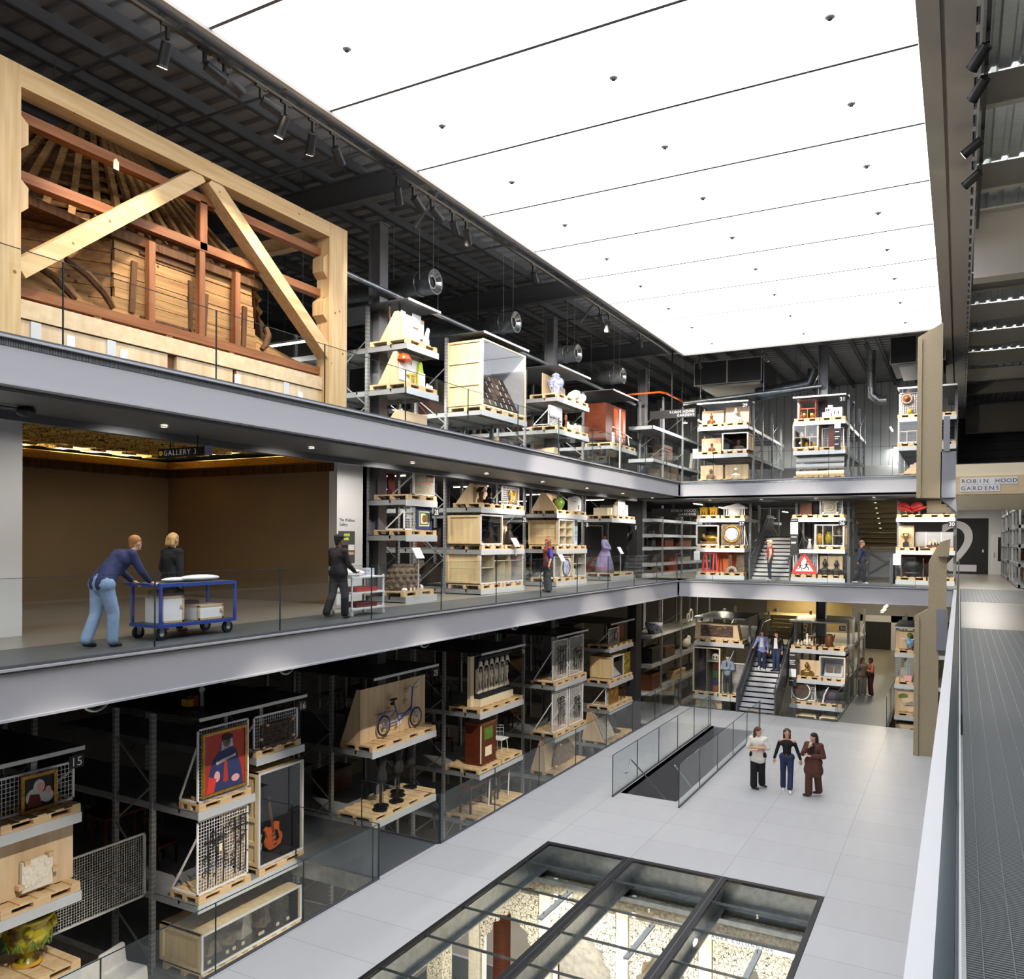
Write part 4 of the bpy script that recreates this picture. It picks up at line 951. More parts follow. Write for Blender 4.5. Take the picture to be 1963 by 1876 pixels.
def iron(label,u,dep,z,w,h,n,seed):
    r=I('L','ironwork',label,'ironwork',u,dep,z); rd=random.Random(seed)
    for i in range(n):
        x=-w/2+(i+.5)*w/n; mb=MB().tube([(x,0,0),(x+.02,0,h*.5),(x,0,h)],0.013,6)
        for k in range(5):
            zz=rd.uniform(.15,.95)*h; R=rd.uniform(.03,.07); mb.ring((x+rd.choice((-1,1))*R,0,zz),R,0.009,'y',12,5,0,0,4.6)
        obj('scroll_bar',mb,M['iron'],r)
    mb=MB().tube([(-w/2,0.0,h*.8),(w/2,0.0,h*.82)],0.012,6); obj('cross_bar',mb,M['iron'],r)
    return r
iron('dark wrought-iron candle brackets on the mesh under the portrait',11.0,0.05,z+PT+0.1,0.55,1.05,3,1); iron('tall scrolled wrought-iron piece on the mesh beside the guitar crate',11.6,0.05,z+PT+0.15,0.4,1.1,3,2)
tag(obj('paper_tag',MB().box(-0.04,0.04,0,0.004,0,0.14),M['cream'],loc=at('L',11.1,0.03,z+0.85),rz=PI/2),'small cream label tied to the ironwork under the portrait','tag')
z=-2.78; pallet('L',12.62,z,'the small mesh screen with the dark lattice',1.27,0.55)
mesh_panel('L','low white mesh screen behind the dark lattice panel',12.6,0.08,z+PT,1.25,0.68,0.45)
r=I('L','woven_lattice','dark woven lattice panel on the low mesh screen in rack 16','panel',12.58,0.05,z+PT+0.03)
mb=MB().box(-.47,.47,-.03,0,0,.03).box(-.47,.47,-.03,0,.42,.45).box(-.47,-.44,-.03,0,0,.45).box(.44,.47,-.03,0,0,.45); obj('frame',mb,M['dark_wood'],r)
mb=MB()
for i in range(22): mb.box(-.44+i*.041,-.425+i*.041,-.02,-.012,.02,.43)
for i in range(12): mb.box(-.45,.45,-.026,-.02,.03+i*.034,.045+i*.034)
obj('slats',mb,M['lattice'],r)
for x,zz in ((-.3,.44),(.42,.44),(-.47,.18),(-.4,.0),(.44,.1)): obj('clip',MB().bx((x,-.03,zz),(.06,.06,.05)),M['pallet'],r)
z=-5.19; pallet('L',12.72,z,'the tall crate of electric guitars',1.28,1.1)
crate('L','tall wooden crate with a glass front showing two electric guitars',12.73,0.06,z+PT,1.29,1.93,1.1,4)
def guitar(label,u,dep,z,s,col,rot,dark=False):
    r=I('L','electric_guitar',label,'guitar',u,dep,z); R=Matrix.Rotation(rot,4,'Y'); i0=0
    P=circ(0,0.26*s,0.25*s,0.24*s,22)+[]
    body=[(0.0,0.02),(0.17,0.04),(0.26,0.16),(0.26,0.27),(0.19,0.36),(0.2,0.46),(0.23,0.55),(0.14,0.6),(0.06,0.53),(-0.06,0.53),(-0.14,0.6),(-0.23,0.55),(-0.2,0.46),(-0.19,0.36),(-0.26,0.27),(-0.26,0.16),(-0.17,0.04)]
    body=[(x*s,zz*s) for x,zz in body]
    obj('body',MB().prism(body,'y',-.03,.03).xf(R),M[col],r)
    obj('neck',MB().box(-.03*s,.03*s,-.05,-.02,0.4*s,1.15*s).xf(R),M['walnut'],r)
    obj('headstock',MB().prism([(-.04*s,1.15*s),(.04*s,1.15*s),(.07*s,1.3*s),(-.05*s,1.33*s)],'y',-.05,-.02).xf(R),M['soft_black'],r)
    obj('pickup',MB().box(-.06*s,.06*s,-.045,-.03,.2*s,.24*s).box(-.06*s,.06*s,-.045,-.03,.32*s,.36*s).box(-.05*s,.05*s,-.05,-.03,.1*s,.13*s).xf(R),M['chrome'],r)
    obj('scratch_plate',MB().prism([(.05*s,.15*s),(.15*s,.2*s),(.13*s,.4*s),(.06*s,.45*s)],'y',-.04,-.03).xf(R),M['black'],r)
    return r
guitar('orange-red electric guitar standing upright in the glazed crate',12.98,0.5,z+PT+0.06,0.92,'orange',-0.18); guitar('mottled grey-green guitar lying half hidden beside the orange one',12.45,0.55,z+PT+0.06,0.72,'stone_grey',0.1)
tag(obj('cable_coil',MB().ring((0,0,0.02),0.1,0.012,'z',20,6).tube([(0.1,0,.02),(.3,.03,.02),(.38,-.02,.05)],0.012,6),M['cable'],loc=at('L',12.95,0.2,z+PT+0.03),rz=PI/2),'coiled cable at the foot of the orange guitar','cable')
z=-6.68; pallet('L',11.3,z,'the left half of the long stone crate',1.25,1.1); pallet('L',12.65,z,'the right half of the long stone crate',1.25,1.1)
crate('L','long low glazed crate of carved stone fragments at the bottom of rack 16',12.0,0.06,z+PT,2.66,0.74,1.15,1)
rd=random.Random(4)
for k,(u,w,h,m,lb) in enumerate(((11.3,.35,.28,'stone_brown','first dark stone fragment from the left in the long crate'),(12.1,.34,.5,'stone_grey','pale pyramid-shaped stone fragment in the long crate'),(12.65,.32,.58,'stone_brown','tall brown carved stone in the long crate'),(11.75,.25,.2,'stone_brown','low dark stone lump in the long crate'))):
    o=obj('stone_fragment',MB().prism([(-w/2,0),(w/2,0),(w*.42,h*.5),(w*.15,h),(-w*.2,h*.97),(-w*.45,h*.45)],'y',-.18,.18),M[m],loc=at('L',u,.6,z+PT+.03),rz=PI/2+.2*k)
    s=o.modifiers.new('sub','SUBSURF'); s.levels=s.render_levels=2; s.subdivision_type='SIMPLE'; dm=o.modifiers.new('rough','DISPLACE'); tx=bpy.data.textures.new('stone_noise','CLOUDS'); tx.noise_scale=.12; dm.texture=tx; dm.strength=.07
    tag(o,lb,'stone')
for k,u in enumerate((11.0,11.45,11.62,11.85,12.3,12.38,12.8,13.1)):
    tag(obj('number_tag',MB().bx((0,0,0.03),(.07,.02,.06)),M['cream'],loc=at('L',u,.22,z+PT+.03),rz=PI/2),'small cream number tag inside the long stone crate','tag','number tags in the long crate')
# stack of yellow and red tools on top of rack 16
r=T('lift_motor','small red and yellow motor with a grey pipe above rack 16','motor',(-13.2,11.3,-1.71))
obj('motor_box',MB().bx((0,-0.25,.12),(.2,.12,.14)),M['yellow'],r); obj('red_box',MB().bx((0,-.12,.14),(.18,.1,.2)),M['red'],r); obj('pipe',MB().tube([(0,.08,0),(0,.08,.8)],.05,10).lathe([(.075,.3),(.075,.36)],12,0,(0,.08,0)),M['galv'],r)
# --- rack 25 : bicycle
z=-3.5; pallet('L',16.38,z,'the left half of the bicycle board',1.35,1.0); pallet('L',17.74,z,'the right half of the bicycle board',1.35,1.0)
ply_stand('L','big pink-toned plywood board with a small-wheeled bicycle mounted on it',17.1,0.42,z+PT,2.75,1.32,0.6)
r=I('L','bicycle','small-wheeled blue bicycle with white handlebar grips mounted on the plywood board','bicycle',17.1,0.28,z+PT+0.32)
rw,fw=(-0.62,0,0.0),(0.75,0,-0.02); bb=(-0.0,0,0.02); seat=(-0.18,0,0.46); hd=(0.56,0,0.42); bar=(0.6,0,0.78)
def wheel(c):
    w=obj('wheel',MB().ring(c,0.235,0.022,'y',28,8),M['cable'],r)
    obj('rim',MB().ring(c,0.208,0.012,'y',28,6),M['chrome'],w); mb=MB()
    for k in range(14): t=k*PI/7; mb.tube([c,(c[0]+.205*math.cos(t),0.012*(-1)**k,c[2]+.205*math.sin(t))],0.0025,4)
    obj('spokes',mb,M['chrome'],w); obj('hub',MB().tube([(c[0],-.05,c[2]),(c[0],.05,c[2])],.022,10),M['chrome'],w)
    obj('mudguard',MB().ring(c,.26,.014,'y',16,6,0,0.3,2.6),M['blue'],w)
wheel(rw); wheel(fw)
obj('frame',MB().tube([bb,(0.2,0,.13),(0.56,0,.28)],.025,8).tube([bb,rw],.014,8).tube([bb,seat],.018,8).tube([rw,(-.13,0,.3)],.012,8).tube([(-.13,0,.3),(-.4,0,.33)],.01,8).tube([(-.1,0,.2),(.3,0,.17)],.012,8),M['blue'],r)
obj('fork',MB().tube([(0.54,0,.2),hd,bar],.02,8).tube([(.55,.05,.2),(.75,.05,-.02)],.012,8).tube([(.55,-.05,.2),(.75,-.05,-.02)],.012,8),M['blue'],r)
obj('handlebar',MB().tube([(.52,-.0,.84),bar,(.7,-.0,.86),(.78,-.03,.92)],.014,8).tube([(.54,-.2,.82),bar,(.54,.2,.82)],.013,8),M['chrome'],r)
obj('grip',MB().tube([(.76,-.03,.9),(.86,-.03,.96)],.025,8).tube([(.53,-.18,.83),(.48,-.28,.83)],.025,8),M['white'],r)
obj('saddle',MB().ell((-.22,0,.6),(.15,.06,.035)).tube([seat,(-.2,0,.6)],.015,8).ell((-.26,0,.5),(.08,.05,.05)),M['black'],r)
obj('crankset',MB().ring(bb,.09,.012,'y',20,6).tube([(-.12,-.06,-.1),bb,(.12,.06,.13)],.012,6),M['white'],r)
obj('chain',MB().tube([(-.0,-.02,.11),(-.62,-.02,.04)],.006,5).tube([(-.0,-.02,-.07),(-.62,-.02,-.04)],.006,5),M['dark_steel'],r)
obj('carrier',MB().tube([(-.45,-.05,.33),(-.9,-.05,.32)],.01,6).tube([(-.45,.05,.33),(-.9,.05,.32)],.01,6).tube([(-.62,.05,.3),(-.62,.05,0)],.008,6),M['blue'],r)
for x,zz in ((.47,.72),(.42,.42),(-.3,.34)): obj('mount_block',MB().bx((x,.09,zz),(.1,.1,.08)),M['ply'],r)
z=-5.22; pallet('L',16.38,z,'the two left dress forms',1.35,1.1); pallet('L',17.74,z,'the right dress form',1.35,1.1)
def form(label,u,dep,z,s=1.0,bust=True):
    r=I('L','dress_form',label,'dress form',u,dep,z)
    obj('base_disc',MB().disc((0,0,.012),.19,.024,'z',24),M['black'],r); obj('pole',MB().tube([(0,0,.02),(0,0,.72*s)],.016,8).tube([(.07,0,.02),(.07,0,.6*s)],.008,6),M['black'],r)
    if bust: obj('torso',MB().lathe([(.0,.62*s),(.14,.62*s),(.17,.7*s),(.165,.8*s),(.115,.98*s),(.15,1.12*s),(.165,1.2*s),(.15,1.28*s),(.06,1.33*s),(.05,1.38*s),(.0,1.39*s)],20,0,(0,0,0),1,.75),M['soft_black'],r); obj('neck_cap',MB().disc((0,0,1.4*s),.05,.02,'z',14),M['black'],r)
    return r
form('black dress form at the left of the four stands',16.55,.4,z+PT,.98); form('black dress form in the middle under the bicycle',17.45,.55,z+PT,.98); form('black dress form at the right under the bicycle',18.2,.7,z+PT,1.0)
form('empty black dress form stand at the front left under the bicycle',16.3,.25,z+PT,1,False); form('empty black dress form stand at the front middle under the bicycle',17.05,.3,z+PT,1,False); form('second empty black stand beside the middle dress form',17.7,.75,z+PT,1,False)
# --- rack with relief, radio, chair, benches
z=-3.5; pallet('L',21.4,z,'the left of the carved stone relief',1.33,1.1); pallet('L',22.76,z,'the right of the carved stone relief',1.33,1.1)
r=I('L','stone_relief','cream carved stone relief of arcaded figures on a dark plinth','relief',22.0,.35,z+PT)
obj('backboard',MB().box(-1.1,1.05,.1,.22,0,1.5),M['cream'],r); obj('plinth',MB().box(-.95,1.1,-.15,.1,0,.22),M['cream'],r)
obj('dark_frame',MB().box(-.9,1.08,-.1,.1,.22,.34).box(-.9,1.08,-.08,.1,1.36,1.46).box(-.9,1.08,.06,.1,.3,1.4),M['soft_black'],r)
for i in range(6):
    x=-.74+i*.33; mb=fig_mb(.62).xf(Matrix.Translation((x,-.02,.5))); mb.ring((x,-.03,1.08),.14,.03,'y',12,6,0,0,PI).box(x-.17,x-.13,-.06,.06,.36,1.1).ell((x,-.02,1.26),(.1,.06,.1)).box(x-.12,x+.12,-.05,.06,.36,.5)
    blob('carved_figure',mb,'ivory',r,.028,2)
z=-5.28; pallet('L',21.35,z,'the brown radio cabinet',1.3,1.2); pallet('L',22.75,z,'the white wire chair',1.3,1.2)
r=I('L','radio_cabinet','dark brown television and radio cabinet with a small green screen','cabinet',21.55,.2,z+PT)
obj('case',MB().box(-.45,.45,0,.55,.06,1.22),M['mahogany'],r); obj('screen',MB().box(-.22,.2,-.02,0,.78,1.06).box(-.26,.24,-.012,0,.74,1.1),M['glaze_green'],r); obj('speaker_cloth',MB().box(-.2,.18,-.012,0,.24,.52),M['cream'],r); obj('plinth',MB().box(-.47,.47,-.02,.56,0,.07),M['mahogany'],r); obj('moulding',MB().box(-.47,.47,-.02,.56,1.2,1.25),M['walnut'],r); obj('side_trim',MB().box(-.46,-.44,-.015,.02,.06,1.2),M['cream'],r)
r=I('L','wire_chair','white wire chair beside the brown radio cabinet','chair',22.85,.35,z+PT)
obj('seat',MB().bx((0,.2,.44),(.46,.44,.03)),M['white'],r)
for x,y in ((-.2,0),(.2,0),(-.2,.4),(.2,.4)): obj('leg',MB().tube([(x*.8,y*.85+.03,.44),(x*1.1,y,.0)],.012,6),M['white'],r)
mb=MB()
for i in range(8): t=i/7*PI; mb.tube([(-.25*math.cos(t),.2+.24*math.sin(t),.46),(-.29*math.cos(t),.22+.27*math.sin(t),.8)],.006,5)
for h in (.6,.72,.8): mb.ring((0,.2,h),.27,.008,'z',14,5,0,0,PI)
obj('wire_back',mb,M['white'],r)
z=-6.68; pallet('L',21.3,z,'the longer brown-topped bench',1.3,1.1); pallet('L',22.8,z,'the shorter brown-topped bench',1.3,1.1)
for u,w,h,lb in ((21.45,1.3,.82,'long bench with a brown top and dark legs below the radio cabinet'),(22.85,.8,.78,'short bench with a brown top and white leg frame below the wire chair')):
    r=I('L','bench',lb,'bench',u,.35,z+PT); obj('top',MB().box(-w/2,w/2,0,.45,h-.09,h),M['mahogany'],r)
    for x in (-w/2+.05,w/2-.05):
        for y in (.05,.4): obj('leg',MB().bar((x,y,0),(x*.96,y,h-.09),.05),M['dark_wood'],r)
    obj('stretcher',MB().box(-w/2+.05,w/2-.05,.2,.24,.3,.34),M['dark_wood'],r)
    obj('white_frame',MB().bar((w*.3,.0,0),(w*.36,.0,h),.03),M['white'],r)
# --- rack with four ironwork screens
for zz,rows in ((-3.47,'upper'),(-5.28,'lower')):
    for u,sd in ((26.55,'left'),(27.95,'right')):
        if True:
            pallet('L',u,zz,'the %s %s ironwork screen'%(rows,sd),1.3,1.0); mesh_panel('L','tall mesh screen of dark ironwork, %s row, %s of its pair'%(rows,'first' if sd=='left' else 'second'),u,.15,zz+PT,1.28,1.42,.75)
            iron('scrolled ironwork hung on the %s-row mesh screen, %s of its pair'%(rows,'first' if sd=='left' else 'second'),u,.11,zz+PT+.2,.8 if rows=='upper' else .55,1.0 if sd=='left' else .8,4,hash(u)%7+int(zz))
z=-6.66; pallet('L',26.6,z,'the left of the pointed arch board',1.3,1.0); pallet('L',27.9,z,'the right of the pointed arch board',1.3,1.0)
ply_stand('L','pale plywood board with half of a pointed arch in brown terracotta',27.2,.4,z+PT,2.6,1.15,.6,.1)
r=I('L','arch_fragment','brown terracotta half of a pointed arch fixed to the pale board','arch',27.3,.33,z+PT+.08)
arc=[(-.95,0),(-.85,.4),(-.6,.7),(-.2,.92),(.05,1.0),(.3,.75),(.75,.45),(.95,.25),(.95,0)]
obj('field',MB().prism(arc,'y',-.03,.04),M['stone_brown'],r)
inn=[(x*.78,zz*.82) for x,zz in arc[:5]]; obj('moulding',MB().tube([(x,-.03,zz) for x,zz in arc[:5]],.035,6).tube([(x,-.03,zz) for x,zz in inn],.03,6),M['stone_brown'],r)
for x,zz in ((-.45,.7),(.5,.75),(-.8,.0)): obj('clamp',MB().ell((x,-.06,zz),(.05,.05,.05)),M['cream'],r)
# --- last rack of the lower left row
z=-2.74; pallet('L',31.6,z,'the small mesh screen with a small icon',1.3,1.0); pallet('L',32.9,z,'the small wooden shrine cabinet',1.2,1.0)
mesh_panel('L','small square mesh screen with a little brown icon in the last lower rack',31.7,.15,z+PT,1.15,.65,.5)
tag(obj('painted_icon',MB().box(-.11,.11,-.04,0,0,.32).box(-.07,.07,-.045,-.04,.05,.26,1),[M['brown_leather'],M['ivory']],loc=at('L',31.75,.12,z+PT+.18),rz=PI/2),'little brown icon on the small square mesh screen','icon')
r=I('L','cabinet','small brown wooden cabinet standing beside the small square mesh screen','cabinet',32.95,.35,z+PT); obj('case',MB().box(-.4,.4,0,.45,0,.62),M['walnut'],r); obj('cornice',MB().box(-.44,.44,-.04,.48,.62,.7),M['walnut'],r)
for x in (-.2,.2): obj('door',MB().box(x-.17,x+.17,-.02,0,.06,.56),M['red_wood'],r)
z=-4.16; pallet('L',31.6,z,'the crate with a tilted white sheet',1.3,1.0); pallet('L',32.95,z,'the yellow picture',1.2,1.0)
crate('L','glazed wooden crate with a tilted white sheet inside',31.95,.05,z+PT,1.25,.92,1.0)
tag(obj('white_sheet',MB().prism([(.05,.04),(.1,.04),(.75,.7),(.7,.72)],'x',-.55,.55),M['paper'],loc=at('L',31.95,.1,z+PT),rz=PI/2),'tilted white sheet inside the last rack crate','sheet')
picture('L','yellow landscape picture in a gilt frame next to the crate with the white sheet',33.05,.15,z+PT,.95,.9,'majolica','gold',.07)
z=-5.22; pallet('L',31.6,z,'the gilt medallion picture',1.3,1.0); pallet('L',32.95,z,'the dark armchair',1.2,1.0)
mesh_panel('L','narrow mesh screen behind the gilt medallion picture',31.7,.25,z+PT,1.2,.95,.6)
r,c=picture('L','gilt square picture with a round medallion in the last lower rack',31.8,.2,z+PT+.02,.98,.92,'gold','gold',.1)
obj('medallion',MB().ring((0,-.03,.46),.26,.03,'y',24,6).ell((0,-.02,.46),(.13,.03,.17)),M['brass'],r)
def chair(side,label,u,dep,z,m='mahogany',s=1.0,rot=0,group=None):
    r=I(side,'wooden_chair',label,'chair',u,dep,z,group,rot); obj('seat',MB().bx((0,0,.44*s),(.5*s,.46*s,.06*s)),M['dark_wood'] if m!='dark_wood' else M['mahogany'],r)
    for x in (-.22,.22):
        obj('leg',MB().box(x*s-.02,x*s+.02,-.22*s,-.18*s,0,.44*s),M[m],r); obj('leg',MB().bar((x*s,.2*s,0),(x*s,.27*s,1.0*s),.04),M[m],r)
    obj('back',MB().box(-.22*s,.22*s,.24*s,.27*s,.88*s,.99*s).box(-.05*s,.05*s,.22*s,.25*s,.5*s,.9*s).box(-.22*s,.22*s,.21*s,.24*s,.56*s,.6*s),M[m],r); return r
chair('L','dark red wooden chair beside the gilt medallion picture',32.9,.4,z+PT,'mahogany',.95)
z=-6.62; pallet('L',31.5,z,'the leaning patterned board',1.4,1.1); pallet('L',32.95,z,'the bronze figure',1.3,1.1)
ply_stand('L','leaning pale board with a black pattern in the last rack',31.4,.25,z+PT,1.3,1.15,.9,.55)
M['scroll']=perf('inked_scrollwork','d9d0ba','4a4236',11,.045,1.1)
tag(obj('patterned_board',MB().prism([(-.03,0.05),(0,0.05),(.52,1.1),(.49,1.12)],'x',-.55,.55),M['scroll'],loc=at('L',31.45,.22,z+PT),rz=PI/2),'black and cream patterned panel on the leaning board','panel')
r=I('L','bronze_statue','grey-green bronze standing figure at the end of the lower left row','statue',32.75,.5,z+PT); blob('figure',fig_mb(.8).xf(Matrix.Translation((0,0,.06))),'bronze',r,.025,1); obj('base',MB().lathe([(.0,0),(.25,0),(.25,.06),(.0,.06)],16),M['bronze'],r)
# ================================================================ MIDDLE LEFT RACKS
z=2.64; pallet('L',17.75,z,'the grey mosaic panel',1.28,1.1)
r=I('L','mosaic','grey mosaic panel in a white metal frame with a red stripe','mosaic',17.95,.12,z+PT)
obj('frame',MB().box(-.48,-.44,0,.05,0,.68).box(.44,.48,0,.05,0,.68).box(-.48,.48,0,.05,0,.03).box(-.48,.48,0,.05,.65,.68),M['white_paint'],r); obj('tesserae',MB().box(-.44,.44,.01,.04,.03,.65),M['mosaic'],r); obj('red_stripe',MB().box(-.44,.3,.0,.012,.30,.34),M['red'],r); obj('dark_patch',MB().box(.1,.44,.0,.012,.36,.65),M['brown_leather'],r)
for x in (-.46,.46): obj('brace',MB().bar((x,.05,.5),(x,.7,.02),.03),M['white_paint'],r)
tag(obj('red_sheet',MB().box(-.15,.15,0,.04,0,.75),M['maroon'],loc=at('L',18.1,1.3,z+.02),rz=PI/2),'dark red panel standing behind the grey mosaic','panel')
z=1.73; pallet('L',17.75,z,'the picture in a blue frame',1.28,1.1)
mesh_panel('L','narrow mesh screen behind the blue-framed picture',17.72,.2,z+PT,1.1,.62,.6)
r,c=picture('L','small embroidered picture in a deep blue frame',17.95,.14,z+PT+.02,.68,.57,'cream','navy',.08)
shape(r,'border',[[(-.2,.12),(.2,.12),(.2,.15),(-.2,.15)],[(-.2,.42),(.2,.42),(.2,.45),(-.2,.45)],[(-.2,.12),(-.17,.12),(-.17,.45),(-.2,.45)],[(.17,.12),(.2,.12),(.2,.45),(.17,.45)]],'green',-.02); shape(r,'motif',[circ(0,.28,.08,.1)],'gold',-.02)
z=.16; pallet('L',17.6,z,'the dark carved stone boss',1.35,1.2)
r=I('L','carved_boss','dark scaly carved stone boss lying tilted on a low pallet','carving',17.55,.5,z+PT)
mb=MB().lathe([(.0,.0),(.42,.0),(.52,.12),(.5,.35),(.4,.55),(.2,.68),(.0,.7)],16,0,(0,0,0),1.0,.7)
for i in range(5):
    for k in range(14):
        t=k*2*PI/14+i*.22; R=(.5,.52,.5,.42,.28)[i]; mb.ell((R*math.cos(t),.7*R*math.sin(t),.1+i*.13),(.07,.06,.06),8,5)
obj('scaled_body',mb,M['stone_brown'],r); obj('spout',MB().bar((.35,-.05,.5),(.7,-.1,.72),.18,.14).ell((.68,-.12,.72),(.06,.06,.05)),M['stone_brown'],r); obj('white_cloth',MB().ell((.5,-.2,.05),(.1,.08,.08)).ell((-.35,-.3,.03),(.1,.07,.05)),M['paper'],r)
for x in (-.2,-.05,.1): obj('peg',MB().box(x,x+.05,-.4,-.36,0,.08),M['cream'],r)
reader('L','white tilted reading panel before the dark carved boss',17.45,-.06,z,1.0)
z=2.58; pallet('L',21.4,z,'the black seated figure on its plywood screen',1.3,1.0); pallet('L',22.75,z,'the gilded plant on a mesh screen',1.3,1.0)
ply_stand('L','plywood screen behind a small black seated figure',21.3,.4,z+PT,.85,.58,.6)
r=I('L','black_figure','small black seated figure on the top middle shelf','statue',21.5,.2,z+PT); blob('figure',bust_mb(.5,.15).xf(Matrix.Translation((0,0,.02))).lathe([(0,0),(.2,0),(.17,.12),(0,.14)],14),'dark_bronze',r,.02,1)
r=I('L','wooden_bracket','small tan wooden post with a gabled cap next to the black seated figure','carving',21.12,.25,z+PT); obj('post',MB().lathe([(.04,0),(.04,.04),(.1,.3),(.06,.34)],10),M['walnut'],r); obj('cap',MB().prism([(-.16,.34),(.16,.34),(0,.48)],'y',-.1,.1),M['brown_leather'],r)
mesh_panel('L','square mesh screen with a twisted gilt branch',22.85,.2,z+PT,1.15,.6,.5)
r=I('L','gilt_branch','twisted gilt branch ornament on the top middle shelf','ornament',22.95,.15,z+PT+.05); mb=MB(); rd=random.Random(3)
for k in range(9): x=rd.uniform(-.3,.3); mb.tube([(x,0,.0),(x+rd.uniform(-.1,.1),-.04,.2),(x+rd.uniform(-.2,.2),0,.42)],.014,6).ell((x,0,.3),(.04,.02,.05))
obj('stems',mb,M['gold'],r)
z=1.34; pallet('L',21.45,z,'the dark glazed crate with a small standing figure',1.3,1.1); pallet('L',22.8,z,'the black robed statue',1.25,1.1)
crate('L','glazed crate with black lining and a small dark figure',21.4,.05,z+PT,1.32,.9,1.15); 
r=I('L','small_statue','small dark standing figure inside the black-lined crate','statue',21.4,.5,z+PT+.03); blob('figure',fig_mb(.5,'up').xf(Matrix.Translation((0,0,.06))),'bronze',r,.016,1); obj('base',MB().box(-.1,.1,-.1,.1,0,.07),M['stone_grey'],r)
ply_stand('L','plywood screen behind the black robed statue',22.7,.45,z+PT,.75,.78,.5)
r=I('L','robed_statue','black robed standing statue raising one hand','statue',22.85,.25,z+PT); mb=fig_mb(.68,'up').lathe([(0,.02),(.17,.02),(.13,.3),(.1,.42),(0,.45)],14); blob('figure',mb,'dark_bronze',r,.02,1); obj('base',MB().box(-.2,.2,-.15,.15,0,.04),M['black'],r)
reader('L','white reading panel in front of the black robed statue',22.75,-.05,z-.2,.3)
z=.17; pallet('L',21.4,z,'the left of the wide compartment crate',1.3,1.15); pallet('L',22.75,z,'the right of the wide compartment crate',1.3,1.15)
crate('L','wide glazed crate divided into compartments of pale small objects',22.08,.05,z+PT,2.68,1.02,1.2,1,'wall_pale',((.48,-1.3,-.45),(.68,-.45,1.3)),((-.45,.03,.99),(.18,.03,.68),(.6,.03,.68),(.55,.68,.99)))
def bits(label,side,u,dep,z,n,w,m,group,hs=(.1,.25),kind='storage_jar',cat='jar'):
    for k in range(n):
        h=random.uniform(*hs); q=random.random()
        mb=MB().lathe([(0,0),(h*.28,0),(h*.4,h*.4),(h*.3,h*.75),(h*.16,h*.85),(h*.22,h),(0,h)],10) if q<.6 else MB().box(-h*.3,h*.3,-h*.2,h*.2,0,h*.8)
        mm=m[k%len(m)]
        tag(obj(kind,mb,M[mm],loc=at(side,u-w/2+(k+.5)*w/n,dep,z),rz=rz_of(side)),label,cat,group)
bits('pale small vessel inside the wide compartment crate','L',21.4,.5,z+PT+.03,4,.8,('paper','stone_grey','dark_steel'),'small objects in the wide crate'); bits('pale small vessel inside the wide compartment crate','L',22.6,.5,z+PT+.03,6,1.5,('paper','dark_steel','ivory'),'small objects in the wide crate'); bits('pale small vessel inside the wide compartment crate','L',22.7,.5,z+PT+.70,4,1.3,('paper','white'),'small objects in the wide crate',(.1,.2)); bits('pale small vessel inside the wide compartment crate','L',21.3,.5,z+PT+.50,2,.7,('stone_grey',),'small objects in the wide crate',(.1,.2))
z=2.56; pallet('L',26.5,z,'the green jug in a plywood niche',1.3,1.0); pallet('L',27.8,z,'the white printed bag',1.25,1.0)
ply_stand('L','plywood niche with slanting side holding a green jug',26.45,.55,z+PT,1.05,.6,.5); tag(obj('plywood_cheek',MB().prism([(-.55,0),(0,0),(0,.6),(-.06,.6)],'x',-.54,-.52),M['ply'],loc=at('L',26.45,.55,z+PT),rz=PI/2),'slanting plywood side of the green jug niche','board')
vase('L','tall green glazed jug in the plywood niche',26.7,.3,z+PT,[(0,0),(.1,0),(.08,.04),(.14,.14),(.19,.28),(.16,.38),(.1,.42),(.12,.46),(0,.46)],'glaze_green','jug',(.15,.25,.1,.42,.1))
r=I('L','printed_bag','white printed cloth bag hanging upright beside the green jug','bag',27.9,.2,z+PT); obj('bag_body',MB().prism([(-.48,0),(.48,0),(.48,.45),(.3,.55),(.0,.58),(-.25,.55),(-.48,.48)],'y',0,.12),M['paper'],r); obj('print',MB().box(.2,.28,-.005,0,.08,.25).box(-.3,.1,-.005,0,.35,.37),M['near_black'],r); obj('strap',MB().tube([(-.2,.05,.55),(0,.05,.68),(.2,.05,.55)],.015,6),M['near_black'],r)
z=1.31; pallet('L',26.55,z,'the crate of small pottery shelves',1.3,1.1); pallet('L',27.85,z,'the blue glass column',1.25,1.1)
crate('L','glazed crate with six cream compartments of small pottery',26.75,.05,z+PT,1.32,.92,1.2,1,'cream',(.33,.62),((.02,.03,.9),))
for kk,zz in enumerate((.03,.34,.63)): bits('small pottery piece in the six-compartment crate','L',26.75,.4,z+PT+zz,6,1.15,('stone_grey','ivory','walnut','paper'),'pottery in the six-compartment crate',(.1,.2))
r=I('L','glass_column','square column of blue glass blocks beside the pottery crate','glass column',27.85,.3,z+PT)
M['blue_glass']=mat('blue_glass','3f86bd',0.15,0,0.0,7,col2='bfe0ef')
for k in range(3): obj('block',MB().box(-.37,.37,0,.6,k*.31,k*.31+.3),M['blue_glass'],r)
obj('frame',MB().box(.37,.42,0,.6,0,.93),M['steel_light'],r)
z=.17; pallet('L',26.5,z,'the mesh screen with the blue oval plaque',1.3,1.0); pallet('L',27.85,z,'the two-tier glazed crate',1.25,1.0)
mesh_panel('L','low mesh screen with a large blue oval plaque',26.55,.12,z+PT,1.3,.76,.6)
